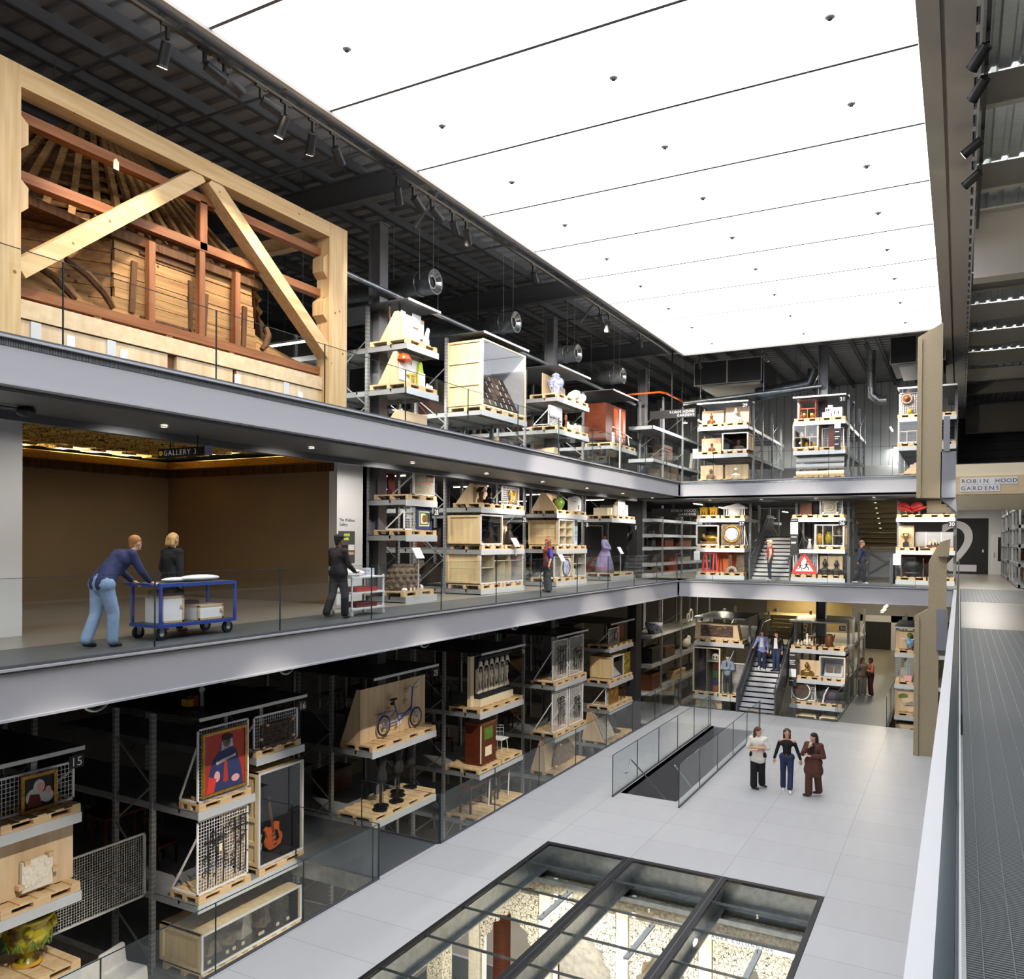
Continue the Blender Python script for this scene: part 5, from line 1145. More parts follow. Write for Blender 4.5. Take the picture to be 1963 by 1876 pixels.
r=I('L','oval_plaque','blue and white oval ceramic plaque on the low mesh screen','plaque',26.75,.08,z+PT+.04); obj('board',MB().box(-.38,.38,-.02,.02,0,.64),M['cream'],r); obj('oval',MB().prism(circ(0,.32,.3,.29,28),'y',-.04,-.02),M['glaze_blue'],r); obj('rim',MB().tube([(x,-.04,zz) for x,zz in circ(0,.32,.3,.29,28)+[(.3,.32)]],.02,6),M['navy'],r)
crate('L','two-tier glazed crate of pale figurines by the blue plaque',27.9,.05,z+PT,1.15,.92,1.0,1,'wall_pale',(.46,)); bits('pale figurine in the two-tier crate','L',27.9,.4,z+PT+.03,5,.95,('paper','ivory','dark_steel'),'figurines in the two-tier crate',(.15,.3)); bits('pale figurine in the two-tier crate','L',27.9,.4,z+PT+.48,4,.95,('paper','dark_steel'),'figurines in the two-tier crate',(.15,.3))
reader('L','white reading panel beside the blue oval plaque',26.15,-.05,z,.75)
z=2.53; pallet('L',31.7,z,'the left of the white model building',1.3,1.1); pallet('L',33.05,z,'the right of the white model building',1.3,1.1)
r=I('L','model_building','white architectural model of a block of buildings on the top middle shelf','model',32.3,.3,z+PT)
for x,w,h,m in ((-.95,.28,.3,'cream'),(-.62,.26,.32,'cream'),(-.2,.45,.42,'stone_grey'),(.3,.42,.72,'paper'),(.75,.42,.66,'paper'),(1.15,.3,.5,'paper')): obj('block',MB().box(x-w/2,x+w/2,0,.6,0,h),M[m],r)
obj('roof',MB().prism([(-.45,.42),(.1,.72),(.1,.42)],'y',0,.6),M['stone_brown'],r); obj('windows',MB().box(.2,.24,-.004,0,.1,.22).box(.42,.47,-.004,0,.15,.3).box(.7,.75,-.004,0,.1,.3).box(.9,.95,-.004,0,.3,.45).box(.62,.66,-.004,0,.45,.52),M['near_black'],r)
z=.17; pallet('L',32.35,z,'the lilac dress',2.5,1.2)
r=I('L','dress_mannequin','headless mannequin in a full lilac dress on a low pallet','mannequin',31.7,.6,z+PT)
obj('skirt',MB().lathe([(0,.0),(.5,.0),(.44,.35),(.3,.75),(.15,.95),(.13,1.0),(0,1.0)],20,0,(0,0,0),1,.8),M['purple_cloth'],r); blob('bodice',MB().cap((0,0,1.0),(0,0,1.2),.14,.16).cap((-.15,0,1.28),(.15,0,1.28),.09).cap((.2,0,1.26),(.32,-.1,1.0),.08,.07).cap((-.2,0,1.26),(-.3,-.12,1.02),.08,.07).cap((-.3,-.12,1.02),(-.05,-.25,.98),.07,.06),'purple_cloth',r,.025,2); obj('bustle',MB().ell((.35,.1,.75),(.25,.2,.22)).prism([(.3,0.05),(.62,.05),(.55,.7),(.3,.8)],'y',-.05,.15),M['purple_cloth'],r); obj('neck',MB().tube([(0,0,1.3),(0,0,1.5)],.05,10),M['walnut'],r)
reader('L','white reading panel in front of the lilac dress',31.85,-.05,z,.95)
tag(obj('dark_screen',MB().box(-1.05,-1.0,0,.05,0,2.1).box(1.0,1.05,0,.05,0,2.1).box(-1.05,1.05,0,.05,2.05,2.1).box(-1.0,1.0,.06,.1,0,2.05,1),[M['steel_light'],M['soft_black']],loc=at('L',32.2,1.3,z+.02),rz=PI/2),'tall dark panel in a pale metal frame behind the lilac dress','panel')
# ================================================================ UPPER LEFT RACKS
z=6.6; pallet('L',17.7,z,'the collage board with white cut-outs',1.35,1.2)
ply_stand('L','plywood board covered with a collage of pale printed sheets',17.65,.35,z+PT,1.15,.72,.6)
mb=MB()
for k,(x,zz,w,h) in enumerate(((-.25,.4,.5,.3),(.15,.45,.4,.35),(-.1,.1,.8,.3),(.35,.2,.25,.4),(-.45,.55,.2,.2))): mb.box(x-w/2,x+w/2,-.01-k*.003,-.006-k*.003,zz,zz+h)
tag(obj('collage_sheets',mb,M['paper'],loc=at('L',17.7,.34,z+PT),rz=PI/2),'white collage sheets pinned on the top plywood board','collage')
tag(obj('collage_wash',MB().box(-.5,-.2,-.03,-.025,.05,.3).box(-.1,.45,-.03,-.025,.02,.14),M['pink'],loc=at('L',17.7,.34,z+PT),rz=PI/2),'pinkish torn strip along the bottom of the collage','collage')
r=I('L','paper_sculpture','white spiky paper sculpture at the right of the collage','sculpture',18.15,.2,z+PT); obj('spikes',MB().prism([(-.2,0),(.05,0),(.12,.5),(.05,.52)],'y',0,.04).prism([(0,0),(.22,0),(.2,.24),(.1,.2)],'y',.06,.1).bar((-.18,0,.02),(.15,.05,.48),.06),M['paper'],r)
r=I('L','twig_bundle','bare twig ornament standing behind the collage board','ornament',17.5,.7,z+PT); obj('twigs',MB().tube([(-.3,0,.3),(-.32,0,.95)],.02,6).tube([(-.3,0,.6),(.1,0,.8),(.15,0,1.0)],.02,6).tube([(.1,0,.8),(.3,0,.72)],.02,6),M['brown_leather'],r)
z=5.48; pallet('L',17.7,z,'the construction display with the orange helmet',1.35,1.2)
ply_stand('L','plywood board with printed site photographs and an orange helmet',17.5,.35,z+PT,.95,.8,.6)
tag(obj('site_photographs',MB().box(-.45,.15,-.012,-.004,.1,.55).box(.1,.45,-.014,-.006,.35,.7).box(-.2,.4,-.016,-.008,.02,.12),M['paper'],loc=at('L',17.55,.34,z+PT),rz=PI/2),'pale site photographs pinned behind the yellow chair','photographs')
r=I('L','helmet','orange safety helmet hung at the top of the site board','helmet',17.2,.25,z+PT+.6); obj('shell',MB().lathe([(.17,0),(.165,.07),(.12,.14),(.05,.17),(0,.175)],20),M['helmet'],r); obj('brim',MB().lathe([(.17,-.01),(.2,-.012),(.2,0),(.17,.012)],20,0,(0,-.02,0)),M['helmet'],r)
r=I('L','yellow_stool','small yellow folding stool in front of the site board','stool',17.52,.2,z+PT); obj('seat',MB().bx((0,.1,.27),(.26,.24,.03)),M['yellow'],r)
for x,y in ((-.11,0),(.11,0),(-.11,.2),(.11,.2)): obj('leg',MB().box(x-.015,x+.015,y-.015,y+.015,0,.26),M['yellow'],r)
obj('back',MB().box(-.13,-.1,.2,.23,.27,.5).box(.1,.13,.2,.23,.27,.5).box(-.13,.13,.2,.23,.45,.52),M['yellow'],r)
tag(obj('safety_vest',MB().prism([(-.1,0),(.16,0),(.14,.35),(.06,.66),(0,.7),(-.08,.62)],'y',0,.06),M['hi_vis'],loc=at('L',17.95,.25,z+PT),rz=PI/2),'lime yellow safety vest hung at the right of the site board','vest')
tag(obj('text_board',MB().box(-.13,.16,0,.015,0,.36),M['paper'],loc=at('L',17.8,.12,z+PT),rz=PI/2),'white caption card leaning below the lime safety vest','card')
bits('tiny pale cup on the pallet beside the safety vest','L',18.2,.15,z+PT,3,.3,('paper',),'cups by the safety vest',(.1,.14))
z=4.25; pallet('L',17.7,z,'the low brown board at walkway height',1.35,1.2); ply_stand('L','low brown plywood board behind the upper balustrade',17.7,.3,z+PT,1.25,.55,.6,0,True,'ply_x')
z=5.44; pallet('L',21.45,z,'the left of the tall tablet crate',1.35,1.2); pallet('L',22.85,z,'the right of the tall tablet crate',1.35,1.2)
crate('L','tall wooden crate with a big window onto leaning dark tablets',22.15,.05,z+PT,2.72,1.97,1.25,3,'steel_paint',(),(),True,'cream')
r=I('L','tablet_board','leaning panel of dark square tablets with white gaps in the tall crate','panel',22.15,.25,z+PT+.12)
obj('backing',MB().prism([(0,0),(.04,0),(.6,1.1),(.56,1.1)],'x',-1.2,1.2),M['dark_wood'],r)
rd=random.Random(9)
for i in range(7):
    for j in range(5):
        x=-1.05+i*.35; t=(j+.5)/5; y=.56*t; zz=1.08*t
        obj('tablet',MB().bx((0,0,0),(.3 if rd.random()<.8 else .22,.03,.22)).xf(Matrix.Translation((x+rd.uniform(-.02,.02),y-.02,zz))@Matrix.Rotation(-.47,4,'X')),M['stone_brown'] if rd.random()<.3 else M['lattice'],r)
mb=MB()
for i in range(6):
    for j in range(5):
        if rd.random()<.7: t=(j+.5)/5; mb.add(*(lambda b:(b.v,b.f))(MB().bx((0,0,0),(.035,.02,.15)).xf(Matrix.Translation((-.875+i*.35,.56*t-.035,1.08*t))@Matrix.Rotation(-.47,4,'X'))))
obj('white_gap',mb,M['paper'],r)
tag(obj('caption_card',MB().box(-.14,.14,0,.03,0,.4),M['paper'],loc=at('L',20.98,.2,z+PT+.08),rz=PI/2),'white caption card in the corner of the tall tablet crate','card')
z=4.2; 
for k,(u,m,h) in enumerate(((21.2,'stone_brown',.5),(22.4,'pallet',.55),(22.9,'stone_brown',.5))):
    pallet('L',21.3+k*.95,z,('the first','the second','the third')[k]+' brown carving below the tall tablet crate',.9,.9)
    r=I('L','wood_carving',('first brown carving below the tall tablet crate','middle pale carving below the tall tablet crate','third brown carving below the tall tablet crate')[k],'carving',21.3+k*.95,.4,z+PT); blob('carved_body',bust_mb(h,.22),m,r,.025,1)
z=6.62; pallet('L',26.55,z,'the blue and white jar',1.35,1.1); pallet('L',27.9,z,'the wicker bottles',1.3,1.1)
tag(obj('plywood_screen',MB().prism([(-.95,0),(.95,0),(.95,.5),(-.3,.78),(-.95,.78)],'y',0,.03),M['ply'],loc=at('L',27.0,.7,z+PT),rz=PI/2),'slanted plywood screen behind the blue and white jar','board')
r=vase('L','large blue and white lidded jar on the top upper shelf',26.4,.35,z+PT,[(0,0),(.17,0),(.16,.05),(.2,.2),(.29,.38),(.3,.5),(.24,.6),(.13,.64),(.14,.68),(0,.68)],'glaze_blue','jar',None,24)
obj('lid',MB().lathe([(.15,.68),(.16,.7),(.09,.78),(.03,.8),(.03,.84),(0,.85)],20),M['glaze_blue'],r)
for u,zz,rt,lb in ((27.55,.18,.25,'upper pale wicker bottle lying beside the blue and white jar'),(28.1,.12,-.1,'lower pale wicker bottle at the end of the top upper shelf')):
    r=I('L','wicker_bottle',lb,'bottle',u,.15,z+PT+zz); obj('flask',MB().lathe([(0,-.42),(.13,-.4),(.17,-.2),(.17,.15),(.12,.3),(0,.33)],16).xf(Matrix.Rotation(PI/2-.35,4,'Y')@Matrix.Rotation(rt,4,'Z')),M['cream'],r); obj('binding',MB().ring((0,0,0),.172,.012,'x',18,5),M['ivory'],r)
z=5.5; pallet('L',26.55,z,'the mesh screen with pale dresses',1.35,1.1); pallet('L',27.9,z,'the small pale crates',1.3,1.1)
mesh_panel('L','mesh screen with a row of pale sheets on the upper storey',26.2,.25,z+PT,1.1,.7,.6); tag(obj('pale_sheets',MB().box(-.5,-.2,-.02,-.01,.3,.66).box(-.15,.12,-.02,-.01,.3,.66).box(.16,.48,-.02,-.01,.25,.66),M['white'],loc=at('L',26.2,.25,z+PT),rz=PI/2),'three pale sheets hung on the upper mesh screen','sheets')
r=I('L','brown_statue','thin brown standing figure next to the upper mesh screen','statue',26.95,.2,z+PT); blob('figure',fig_mb(.6),'walnut',r,.02,1)
bits('pale cardboard box on the upper shelf under the wicker bottles','L',27.8,.3,z+PT,4,1.3,('cream','paper','stone_grey'),'boxes under the wicker bottles',(.25,.45),'cardboard_box','box')
z=4.2; pallet('L',27.2,z,'the brown pyramid seen through the upper balustrade',1.3,1.1); tag(obj('plywood_pyramid',MB().prism([(-.5,0),(.5,0),(.15,.6),(-.15,.6)],'y',0,.5),M['ply_x'],loc=at('L',26.6,.4,z+PT),rz=PI/2),'brown plywood pyramid seen through the upper balustrade','display stand')
z=5.47; pallet('L',31.7,z,'the left of the red-brown cupboard',1.35,1.2); pallet('L',33.05,z,'the right of the red-brown cupboard',1.35,1.2)
r=I('L','cupboard','tall red-brown wooden cupboard with panelled doors on the upper storey','cupboard',32.3,.35,z+PT); obj('case',MB().box(-1.2,1.05,0,1.0,.12,1.62),M['mahogany'],r)
for x in (-.3,.55): obj('door',MB().box(x-.0,x+.42,-.03,0,.2,1.5).box(x+.06,x+.36,-.045,-.03,.3,1.4),M['red_wood'],r)
obj('fringe',MB().box(-.2,1.0,-.03,.1,.0,.12),M['lattice'],r)
r=T('sensor_cross','white cross-shaped rod with a hanging tag before the red-brown cupboard','stand',(-12.15,31.4,4.2),PI/2); obj('rod',MB().tube([(0,0,0),(0.02,0,2.75)],.03,8).tube([(-.75,0,1.95),(1.6,.1,1.75)],.028,8),M['cream'],r); obj('hanging_tag',MB().prism([(0,1.25),(.2,1.5),(0,1.75),(-.2,1.5)],'y',-.05,-.03),M['paper'],r); obj('ribbon',MB().tube([(.9,0,1.8),(1.0,0,1.55),(1.05,0,1.4)],.025,6),M['paper'],r)
tag(obj('caption_card',MB().box(-.12,.12,0,.03,0,.5),M['paper'],loc=at('L',31.25,.06,z+.05),rz=PI/2),'white caption card at the corner under the red-brown cupboard','card')
# ================================================================ THINGS ON THE FAR RACKS (fronts at y=35.5)
def stat(side,label,u,dep,z,m,mb,name='statue',cat='statue',vox=.02,sm=1):
    r=I(side,name,label,cat,u,dep,z); blob('figure',mb,m,r,vox,sm); return r
def pal2(za,wh): # two pallets side by side on a far shelf
    for u,w in wh: pallet('F',u,za,w,.98,1.0)
# upper F1
z=6.6; pal2(z,((-9.58,'the left upper bust'),(-8.5,'the right upper bust')))
ply_stand('F','pale plywood backboard of the left bust on the top far shelf',-9.56,.35,z+PT,.95,.62,.5,.08); stat('F','brown bust with a topknot at the left of the top far shelf',-9.58,.22,z+PT,'walnut',bust_mb(.46,.17,.05),'bust','bust')
ply_stand('F','pale plywood backboard of the right bust on the top far shelf',-8.5,.35,z+PT,1.0,.72,.5,.08); stat('F','pinkish bust with a tall pointed crown on the top far shelf',-8.52,.22,z+PT,'ivory',bust_mb(.58,.2,.1),'bust','bust')
z=5.4; pal2(z,((-9.58,'the small brown bust'),(-8.5,'the glazed crate with a bust')))
ply_stand('F','plywood backboard of the small brown bust on the middle upper shelf',-9.6,.35,z+PT,.85,.6,.5); stat('F','small brown bust on the middle upper far shelf',-9.55,.22,z+PT,'brown_leather',bust_mb(.42,.16),'bust','bust')
crate('F','glazed crate with a black lining and a dark bust on the far upper rack',-8.5,.04,z+PT,1.12,.76,1.0); stat('F','dark brown bust inside the black-lined crate on the far upper rack',-8.45,.45,z+PT+.03,'stone_brown',bust_mb(.5,.2),'bust','bust')
z=4.2; pal2(z,((-9.58,'the dark bust at walkway height'),(-8.5,'the pale bust at walkway height')))
ply_stand('F','plywood backboard of the dark bust at upper walkway height',-9.58,.35,z+PT,.98,.62,.5); stat('F','dark grey bust at upper walkway height',-9.58,.22,z+PT,'stone_brown',bust_mb(.5,.17),'bust','bust')
ply_stand('F','plywood backboard of the pale bust at upper walkway height',-8.5,.35,z+PT,.98,.62,.5); stat('F','pale bust at upper walkway height',-8.5,.22,z+PT,'ivory',bust_mb(.5,.17),'bust','bust')
tag(obj('caption_card',MB().box(-.12,.12,-.02,0,0,.42),M['white'],loc=at('F',-10.2,.0,5.25)),'white caption card on the left edge of the bust rack','card')
# upper F2
z=6.58; pal2(z,((-5.58,'the open wooden cabinet'),(-4.58,'the white model houses')))
r=I('F','open_cabinet','open-fronted brown wooden cabinet on the top far middle rack','cabinet',-5.58,.2,z+PT)
for x in (-.32,.3): obj('post',MB().box(x,x+.03,0,.05,0,.78).box(x,x+.03,.4,.45,0,.78),M['red_wood'],r)
obj('shelf_board',MB().box(-.34,.34,-.02,.46,.76,.8).box(-.32,.32,0,.45,.4,.44).box(-.32,.32,0,.45,0,.04),M['red_wood'],r); obj('contents',MB().ell((-.15,.2,.18),(.12,.1,.14)).ell((.15,.2,.16),(.14,.1,.14)).box(-.01,.01,0,.4,.04,.4),M['brass'],r)
r=I('F','model_house','white stepped model houses on the top far middle rack','model',-4.6,.2,z+PT); obj('walls',MB().box(-.4,-.05,0,.4,0,.22).box(-.3,.0,.1,.5,.22,.42).box(-.02,.36,0,.45,0,.4).box(-.2,-.02,.1,.4,.42,.52),M['paper'],r); obj('windows',MB().box(.06,.1,-.004,0,.12,.26).box(.2,.24,-.004,0,.12,.26).box(-.2,-.14,.096,.1,.28,.36).box(-.26,-.22,.096,.1,.28,.36),M['near_black'],r)
z=5.37; pal2(z,((-5.6,'the crate of pale compartments'),(-4.58,'the brown board and mesh')))
crate('F','glazed crate with five pale compartments on the far upper middle rack',-5.62,.04,z+PT,1.02,.98,1.0,1,'wall_pale',(.44,),((-.02,.44,.95),(-.18,.03,.44),(.16,.03,.44)))
bits('small coloured vessel in the five-compartment crate','F',-5.62,.35,z+PT+.03,3,.85,('soft_black','amber_glaze','yellow'),'vessels in the five-compartment crate',(.2,.28)); bits('small coloured vessel in the five-compartment crate','F',-5.62,.35,z+PT+.46,2,.8,('paper','stone_grey'),'vessels in the five-compartment crate',(.2,.28))
tag(obj('wooden_board',MB().box(-.14,.14,0,.05,0,.9),M['mahogany'],loc=at('F',-4.6,.2,z+PT)),'dark brown upright board on the far upper middle rack','board'); mesh_panel('F','tall mesh screen behind the dark brown board',-4.6,.3,z+PT,.85,.8,.5)
r=I('F','hanging_sign','tall dark hanging sign with white lines on the far upper rack','sign',-4.38,-.001,5.38); obj('board',MB().box(-.12,.12,-.02,0,0,.85),M['near_black'],r); obj('card',MB().box(-.12,.12,-.024,0,.85,1.1),M['white'],r); obj('white_lines',MB().box(-.1,.06,-.024,-.02,.7,.73).box(-.1,.08,-.024,-.02,.5,.53).box(-.1,.03,-.024,-.02,.42,.44).box(-.1,.05,-.024,-.02,.2,.23),M['white'],r)
z=4.2; pal2(z,((-5.6,'the left of the long wrapped rolls'),(-4.58,'the right of the long wrapped rolls')))
for k,(zz,m,lb) in enumerate(((.12,'cream','lowest long wrapped roll on the far upper middle rack'),(.42,'steel_light','middle pale grey roll on the far upper middle rack'),(.68,'paper','top white roll on the far upper middle rack'))):
    tag(obj('wrapped_roll',MB().tube([(-.93,0,0),(.93,0,0)],.11,14).ring((-.3,0,0),.115,.012,'x',14,5).ring((.35,0,0),.115,.012,'x',14,5),M[m],loc=at('F',-5.08,.3,z+PT+zz)),lb,'roll')
# upper F3
z=6.5; pal2(z,((-1.7,'the woven straw hats'),(-.65,'the right end of the top shelf behind the concrete fin')))
mesh_panel('F','mesh screen hung with round straw hats beside the concrete fin',-1.6,.2,z+PT,1.1,.86,.5)
for u,zz,lb in ((-1.87,.62,'round woven straw hat on the mesh beside the concrete fin'),(-1.3,.4,'second straw hat half hidden by the concrete fin')):
    r=I('F','straw_hat',lb,'hat',u,.16,z+PT+zz); obj('brim',MB().disc((0,0,0),.22,.03,'y',24),M['brown_leather'],r); obj('crown',MB().ell((0,-.04,0),(.1,.08,.1)),M['walnut'],r); obj('woven_ring',MB().ring((0,-.018,0),.17,.012,'y',24,5),M['ivory'],r)
vase('F','small straw-coloured basket below the straw hats',-1.75,.1,z+PT,[(0,0),(.08,0),(.1,.12),(.07,.2),(0,.2)],'amber_glaze','basket',None,14,'basket')
z=5.38; pal2(z,((-1.7,'the crate of books'),(-.65,'the right end of the middle shelf behind the concrete fin')))
crate('F','glazed crate with rows of books beside the concrete fin',-1.6,.04,z+PT,1.15,.86,1.0,1,'steel_light',(.46,),((-.25,.03,.45),(.1,.03,.45)))
bk=None
for k in range(13):
    if bk is None: bk=obj('book',MB().box(-.02,.02,0,.2,0,.27).box(-.022,.022,-.002,.2,0,.02),M['near_black'],loc=at('F',-2.05+k*.06,.3,z+PT+.48)); tag(bk,'slim dark book standing on the upper shelf of the book crate','book','books in the glazed crate')
    else: dup(bk,at('F',-2.05+k*.06,.3,z+PT+.48))
tag(obj('striped_cloth',MB().box(-.12,.14,0,.3,0,.34),M['lattice'],loc=at('F',-1.72,.3,z+PT+.03)),'grey striped folded cloth in the book crate','cloth')
z=4.2; pallet('F',-1.6,z,'the low plywood tent beside the concrete fin',1.0,1.0); tag(obj('plywood_tent',MB().prism([(-.5,0),(.5,0),(.3,.4),(-.05,.42)],'y',0,.6),M['ply_x'],loc=at('F',-1.5,.2,z+PT)),'low plywood tent-shaped stand beside the concrete fin','display stand')
# middle F1
z=2.62; pal2(z,((-9.62,'the yellow spiked ornament'),(-8.58,'the white pavilion model')))
r=I('F','yellow_ornament','yellow ornament with hanging points on the far middle rack','ornament',-9.65,.2,z+PT)
for x in (-.24,.2): obj('points',MB().prism([(x-.18,.36),(x+.18,.36),(x+.15,.02),(x+.1,.02),(x+.06,.2),(x,.02),(x-.05,.2),(x-.1,.02),(x-.14,.02)],'y',0,.25),M['amber_glaze'],r)
obj('base_board',MB().box(-.42,.42,-.02,.3,.0,.02),M['cream'],r)
r=I('F','model_pavilion','white model pavilion with a shallow pyramid roof','model',-8.6,.2,z+PT); obj('roof',MB().box(-.5,.5,0,.6,.28,.36).prism([(-.5,.36),(.5,.36),(.2,.52)],'y',.05,.55),M['paper'],r); obj('drum',MB().lathe([(.3,0),(.3,.28),(0,.28)],20,0,(.02,.3,0)),M['paper'],r)
for x in (-.42,-.3,.36,.45): obj('column',MB().box(x,x+.04,.05,.09,0,.28),M['paper'],r)
z=1.33; pal2(z,((-9.62,'the crate with a gilt figure'),(-8.58,'the round portrait')))
crate('F','glazed crate with a dark lining and a reclining gilt carving',-9.66,.04,z+PT,1.0,.86,1.0)
r=I('F','gilt_carving','reclining gilt carving inside the dark-lined crate','carving',-9.63,.4,z+PT+.03); blob('body',MB().ell((0,0,.28),(.36,.1,.13)).ell((-.3,0,.35),(.1,.09,.13)).ell((.3,0,.2),(.1,.08,.1)).box(-.42,.42,-.1,.1,0,.13),'gold',r,.022,1); tag(obj('lamp_dots',MB().ell((-.33,.1,.15),(.04,.02,.02)).ell((.33,.1,.15),(.04,.02,.02)),M['paper'],loc=at('F',-9.66,.1,z+PT)),'two small pale labels in the crate with the gilt carving','labels')
mesh_panel('F','mesh screen behind the round portrait',-8.58,.2,z+PT,1.0,.88,.6)
r=I('F','round_portrait','round white and blue portrait in a square carved brown frame','portrait',-8.62,.15,z+PT+.04); obj('carved_frame',MB().box(-.42,.42,-.05,.02,0,.86),M['majolica'] if False else M['stone_brown'],r); obj('roundel',MB().disc((0,-.07,.44),.28,.03,'y',28),M['glaze_blue'],r); obj('figures',MB().ell((-.08,-.09,.5),(.1,.03,.12)).ell((.1,-.09,.52),(.09,.03,.11)).ell((0,-.09,.33),(.2,.03,.13)),M['paper'],r); obj('frame_leaves',MB().ring((0,-.06,.44),.34,.05,'y',24,6),M['gold'],r)
z=.16; pal2(z,((-9.62,'the red clothes frames'),(-8.58,'the grey arch and brown column')))
r=I('F','clothes_stand','pair of red painted metal frames on the lowest far middle shelf','frame',-9.6,.25,z+PT)
for x in (-.3,.14): obj('upright',MB().bar((x,0,0),(x+.06,0,.85),.07).bar((x+.2,0,0),(x+.14,0,.85),.07),M['bright_red'],r)
obj('top_rail',MB().box(-.26,.3,-.03,.03,.78,.86).box(-.3,.34,-.03,.03,0,.06),M['bright_red'],r)
tag(obj('orange_panel_board',MB().box(-.45,.45,0,.05,0,1.05),M['orange'],loc=at('F',-9.0,1.05,z+.02)),'bright orange board standing behind the red frames','board')
tag(obj('orange_sheet',MB().box(-.5,.5,0,.05,0,.36),M['orange'],loc=at('F',-9.3,1.15,z+1.86)),'orange sheet hanging behind the crate with the gilt carving','sheet')
tag(obj('brown_pillar',MB().box(-.06,.1,0,.15,0,.95),M['brown_leather'],loc=at('F',-8.75,.35,z+PT)),'slim brown wooden pillar beside the red frames','pillar'); tag(obj('hanging_cloth',MB().prism([(-.2,0),(.2,0),(.15,.95),(-.12,.95)],'y',0,.08),M['stone_brown'],loc=at('F',-8.35,.5,z+PT)),'grey-brown cloth hanging at the right of the red frames','cloth'); tag(obj('stone_arch',MB().ring((0,0,.02),.18,.07,'y',14,8,0,0,PI),M['stone_grey'],loc=at('F',-8.62,.15,z+PT)),'small grey stone arch on the lowest far middle shelf','stone')
tag(obj('caption_card',MB().box(-.13,.13,-.02,0,0,.4),M['white'],loc=at('F',-10.1,-.0,.8)),'white caption card left of the red frames','card')
# middle F2
z=2.62; pal2(z,((-5.62,'the brown leather case'),(-4.6,'the square relief on mesh')))
r=I('F','leather_case','tall brown leather case on the far middle shelf','case',-5.6,.2,z+PT); obj('body',MB().box(-.24,.22,0,.35,0,.48),M['brown_leather'],r); obj('handle',MB().tube([(-.1,.17,.48),(-.08,.17,.56),(.08,.17,.56),(.1,.17,.48)],.012,6),M['dark_wood'],r)
tag(obj('dark_drape',MB().ell((0,0,.35),(.2,.15,.35)),M['soft_black'],loc=at('F',-5.25,.5,z+PT)),'dark draped object right of the brown leather case','drape')
mesh_panel('F','square mesh screen with a grey relief plaque',-4.62,.15,z+PT,.88,.66,.5); r=I('F','relief_plaque','square grey relief plaque with a scalloped edge on mesh','plaque',-4.64,.1,z+PT+.06); obj('plate',MB().box(-.26,.26,-.03,.0,0,.48),M['mosaic'],r); obj('rosette',MB().ring((0,-.03,.24),.14,.03,'y',18,6).ell((0,-.03,.24),(.08,.03,.08)),M['stone_grey'],r)
for x,zz in ((-.27,.0),(.27,0),(-.27,.46),(.27,.46)): obj('corner_knob',MB().ell((x,-.02,zz),(.05,.03,.05)),M['cream'],r)
z=1.33; pallet('F',-4.65,z,'the crate of yellow vases',1.15,1.0); crate('F','glazed crate holding yellow and green vases',-4.66,.04,z+PT,1.14,.88,1.0,1,'wall_pale',((.42,.12,.55),),((-.26,.03,.86),(.12,.03,.86)))
for u,zz,s,m,lb,hd in ((-5.08,.03,.5,'amber_glaze','two-handled yellow vase at the left of the glazed vase crate',(.1,.32,.07,.42,.05)),(-4.72,.03,.55,'majolica','broad yellow and green vase in the middle of the glazed vase crate',None),(-4.32,.44,.3,'stone_brown','small brown jug at the upper right of the glazed vase crate',(.08,.12,.05,.22,.05)),(-4.32,.03,.32,'near_black','small dark jug at the lower right of the glazed vase crate',(.08,.12,.05,.22,.05))):
    vase('F',lb,u,.4,z+PT+zz,[(0,0),(.13*s,0),(.25*s,.3*s),(.32*s,.6*s),(.26*s,.82*s),(.12*s,.9*s),(.15*s,s),(0,s)],m,'vase',hd)
r=I('F','tall_sign','tall dark sign with white text blocks at the left of the vase rack','sign',-6.02,-.001,1.1); obj('board',MB().box(-.15,.15,-.02,0,0,1.5),M['near_black'],r); obj('card',MB().box(-.15,.15,-.025,0,.85,1.35),M['white'],r); obj('white_lines',MB().box(-.12,.1,-.024,-.02,.72,.75).box(-.12,.08,-.024,-.02,.5,.53).box(-.12,.06,-.024,-.02,.46,.48).box(-.12,.1,-.024,-.02,1.42,1.44),M['white'],r)
r=I('F','white_vessels','cluster of small white vessels left of the vase crate','vessels',-5.5,.6,z+.02); obj('vessel',MB().lathe([(0,0),(.12,0),(.04,.3),(.08,.4),(0,.42)],12),M['paper'],r); obj('vessel',MB().lathe([(0,0),(.1,0),(.03,.25),(.06,.3),(0,.3)],12,0,(.2,.05,0)),M['paper'],r)
z=.16; pal2(z,((-5.65,'the triangular road sign'),(-4.6,'the two dark armour busts')))
mesh_panel('F','mesh screen behind the triangular road sign',-5.6,.15,z+PT,.98,.86,.5)
r=I('F','road_sign','red and white triangular road sign with two running children','sign',-5.62,.1,z+PT+.03)
tri=[(-.5,0),(.5,0),(0,.86)]; obj('plate',MB().prism([(-.52,.02),(-.47,-.02),(.47,-.02),(.52,.02),(.04,.85),(-.04,.85)],'y',-.02,0),M['bright_red'],r); obj('white_field',MB().prism([(-.36,.09),(.36,.09),(0,.68)],'y',-.026,-.02),M['white_paint'],r)
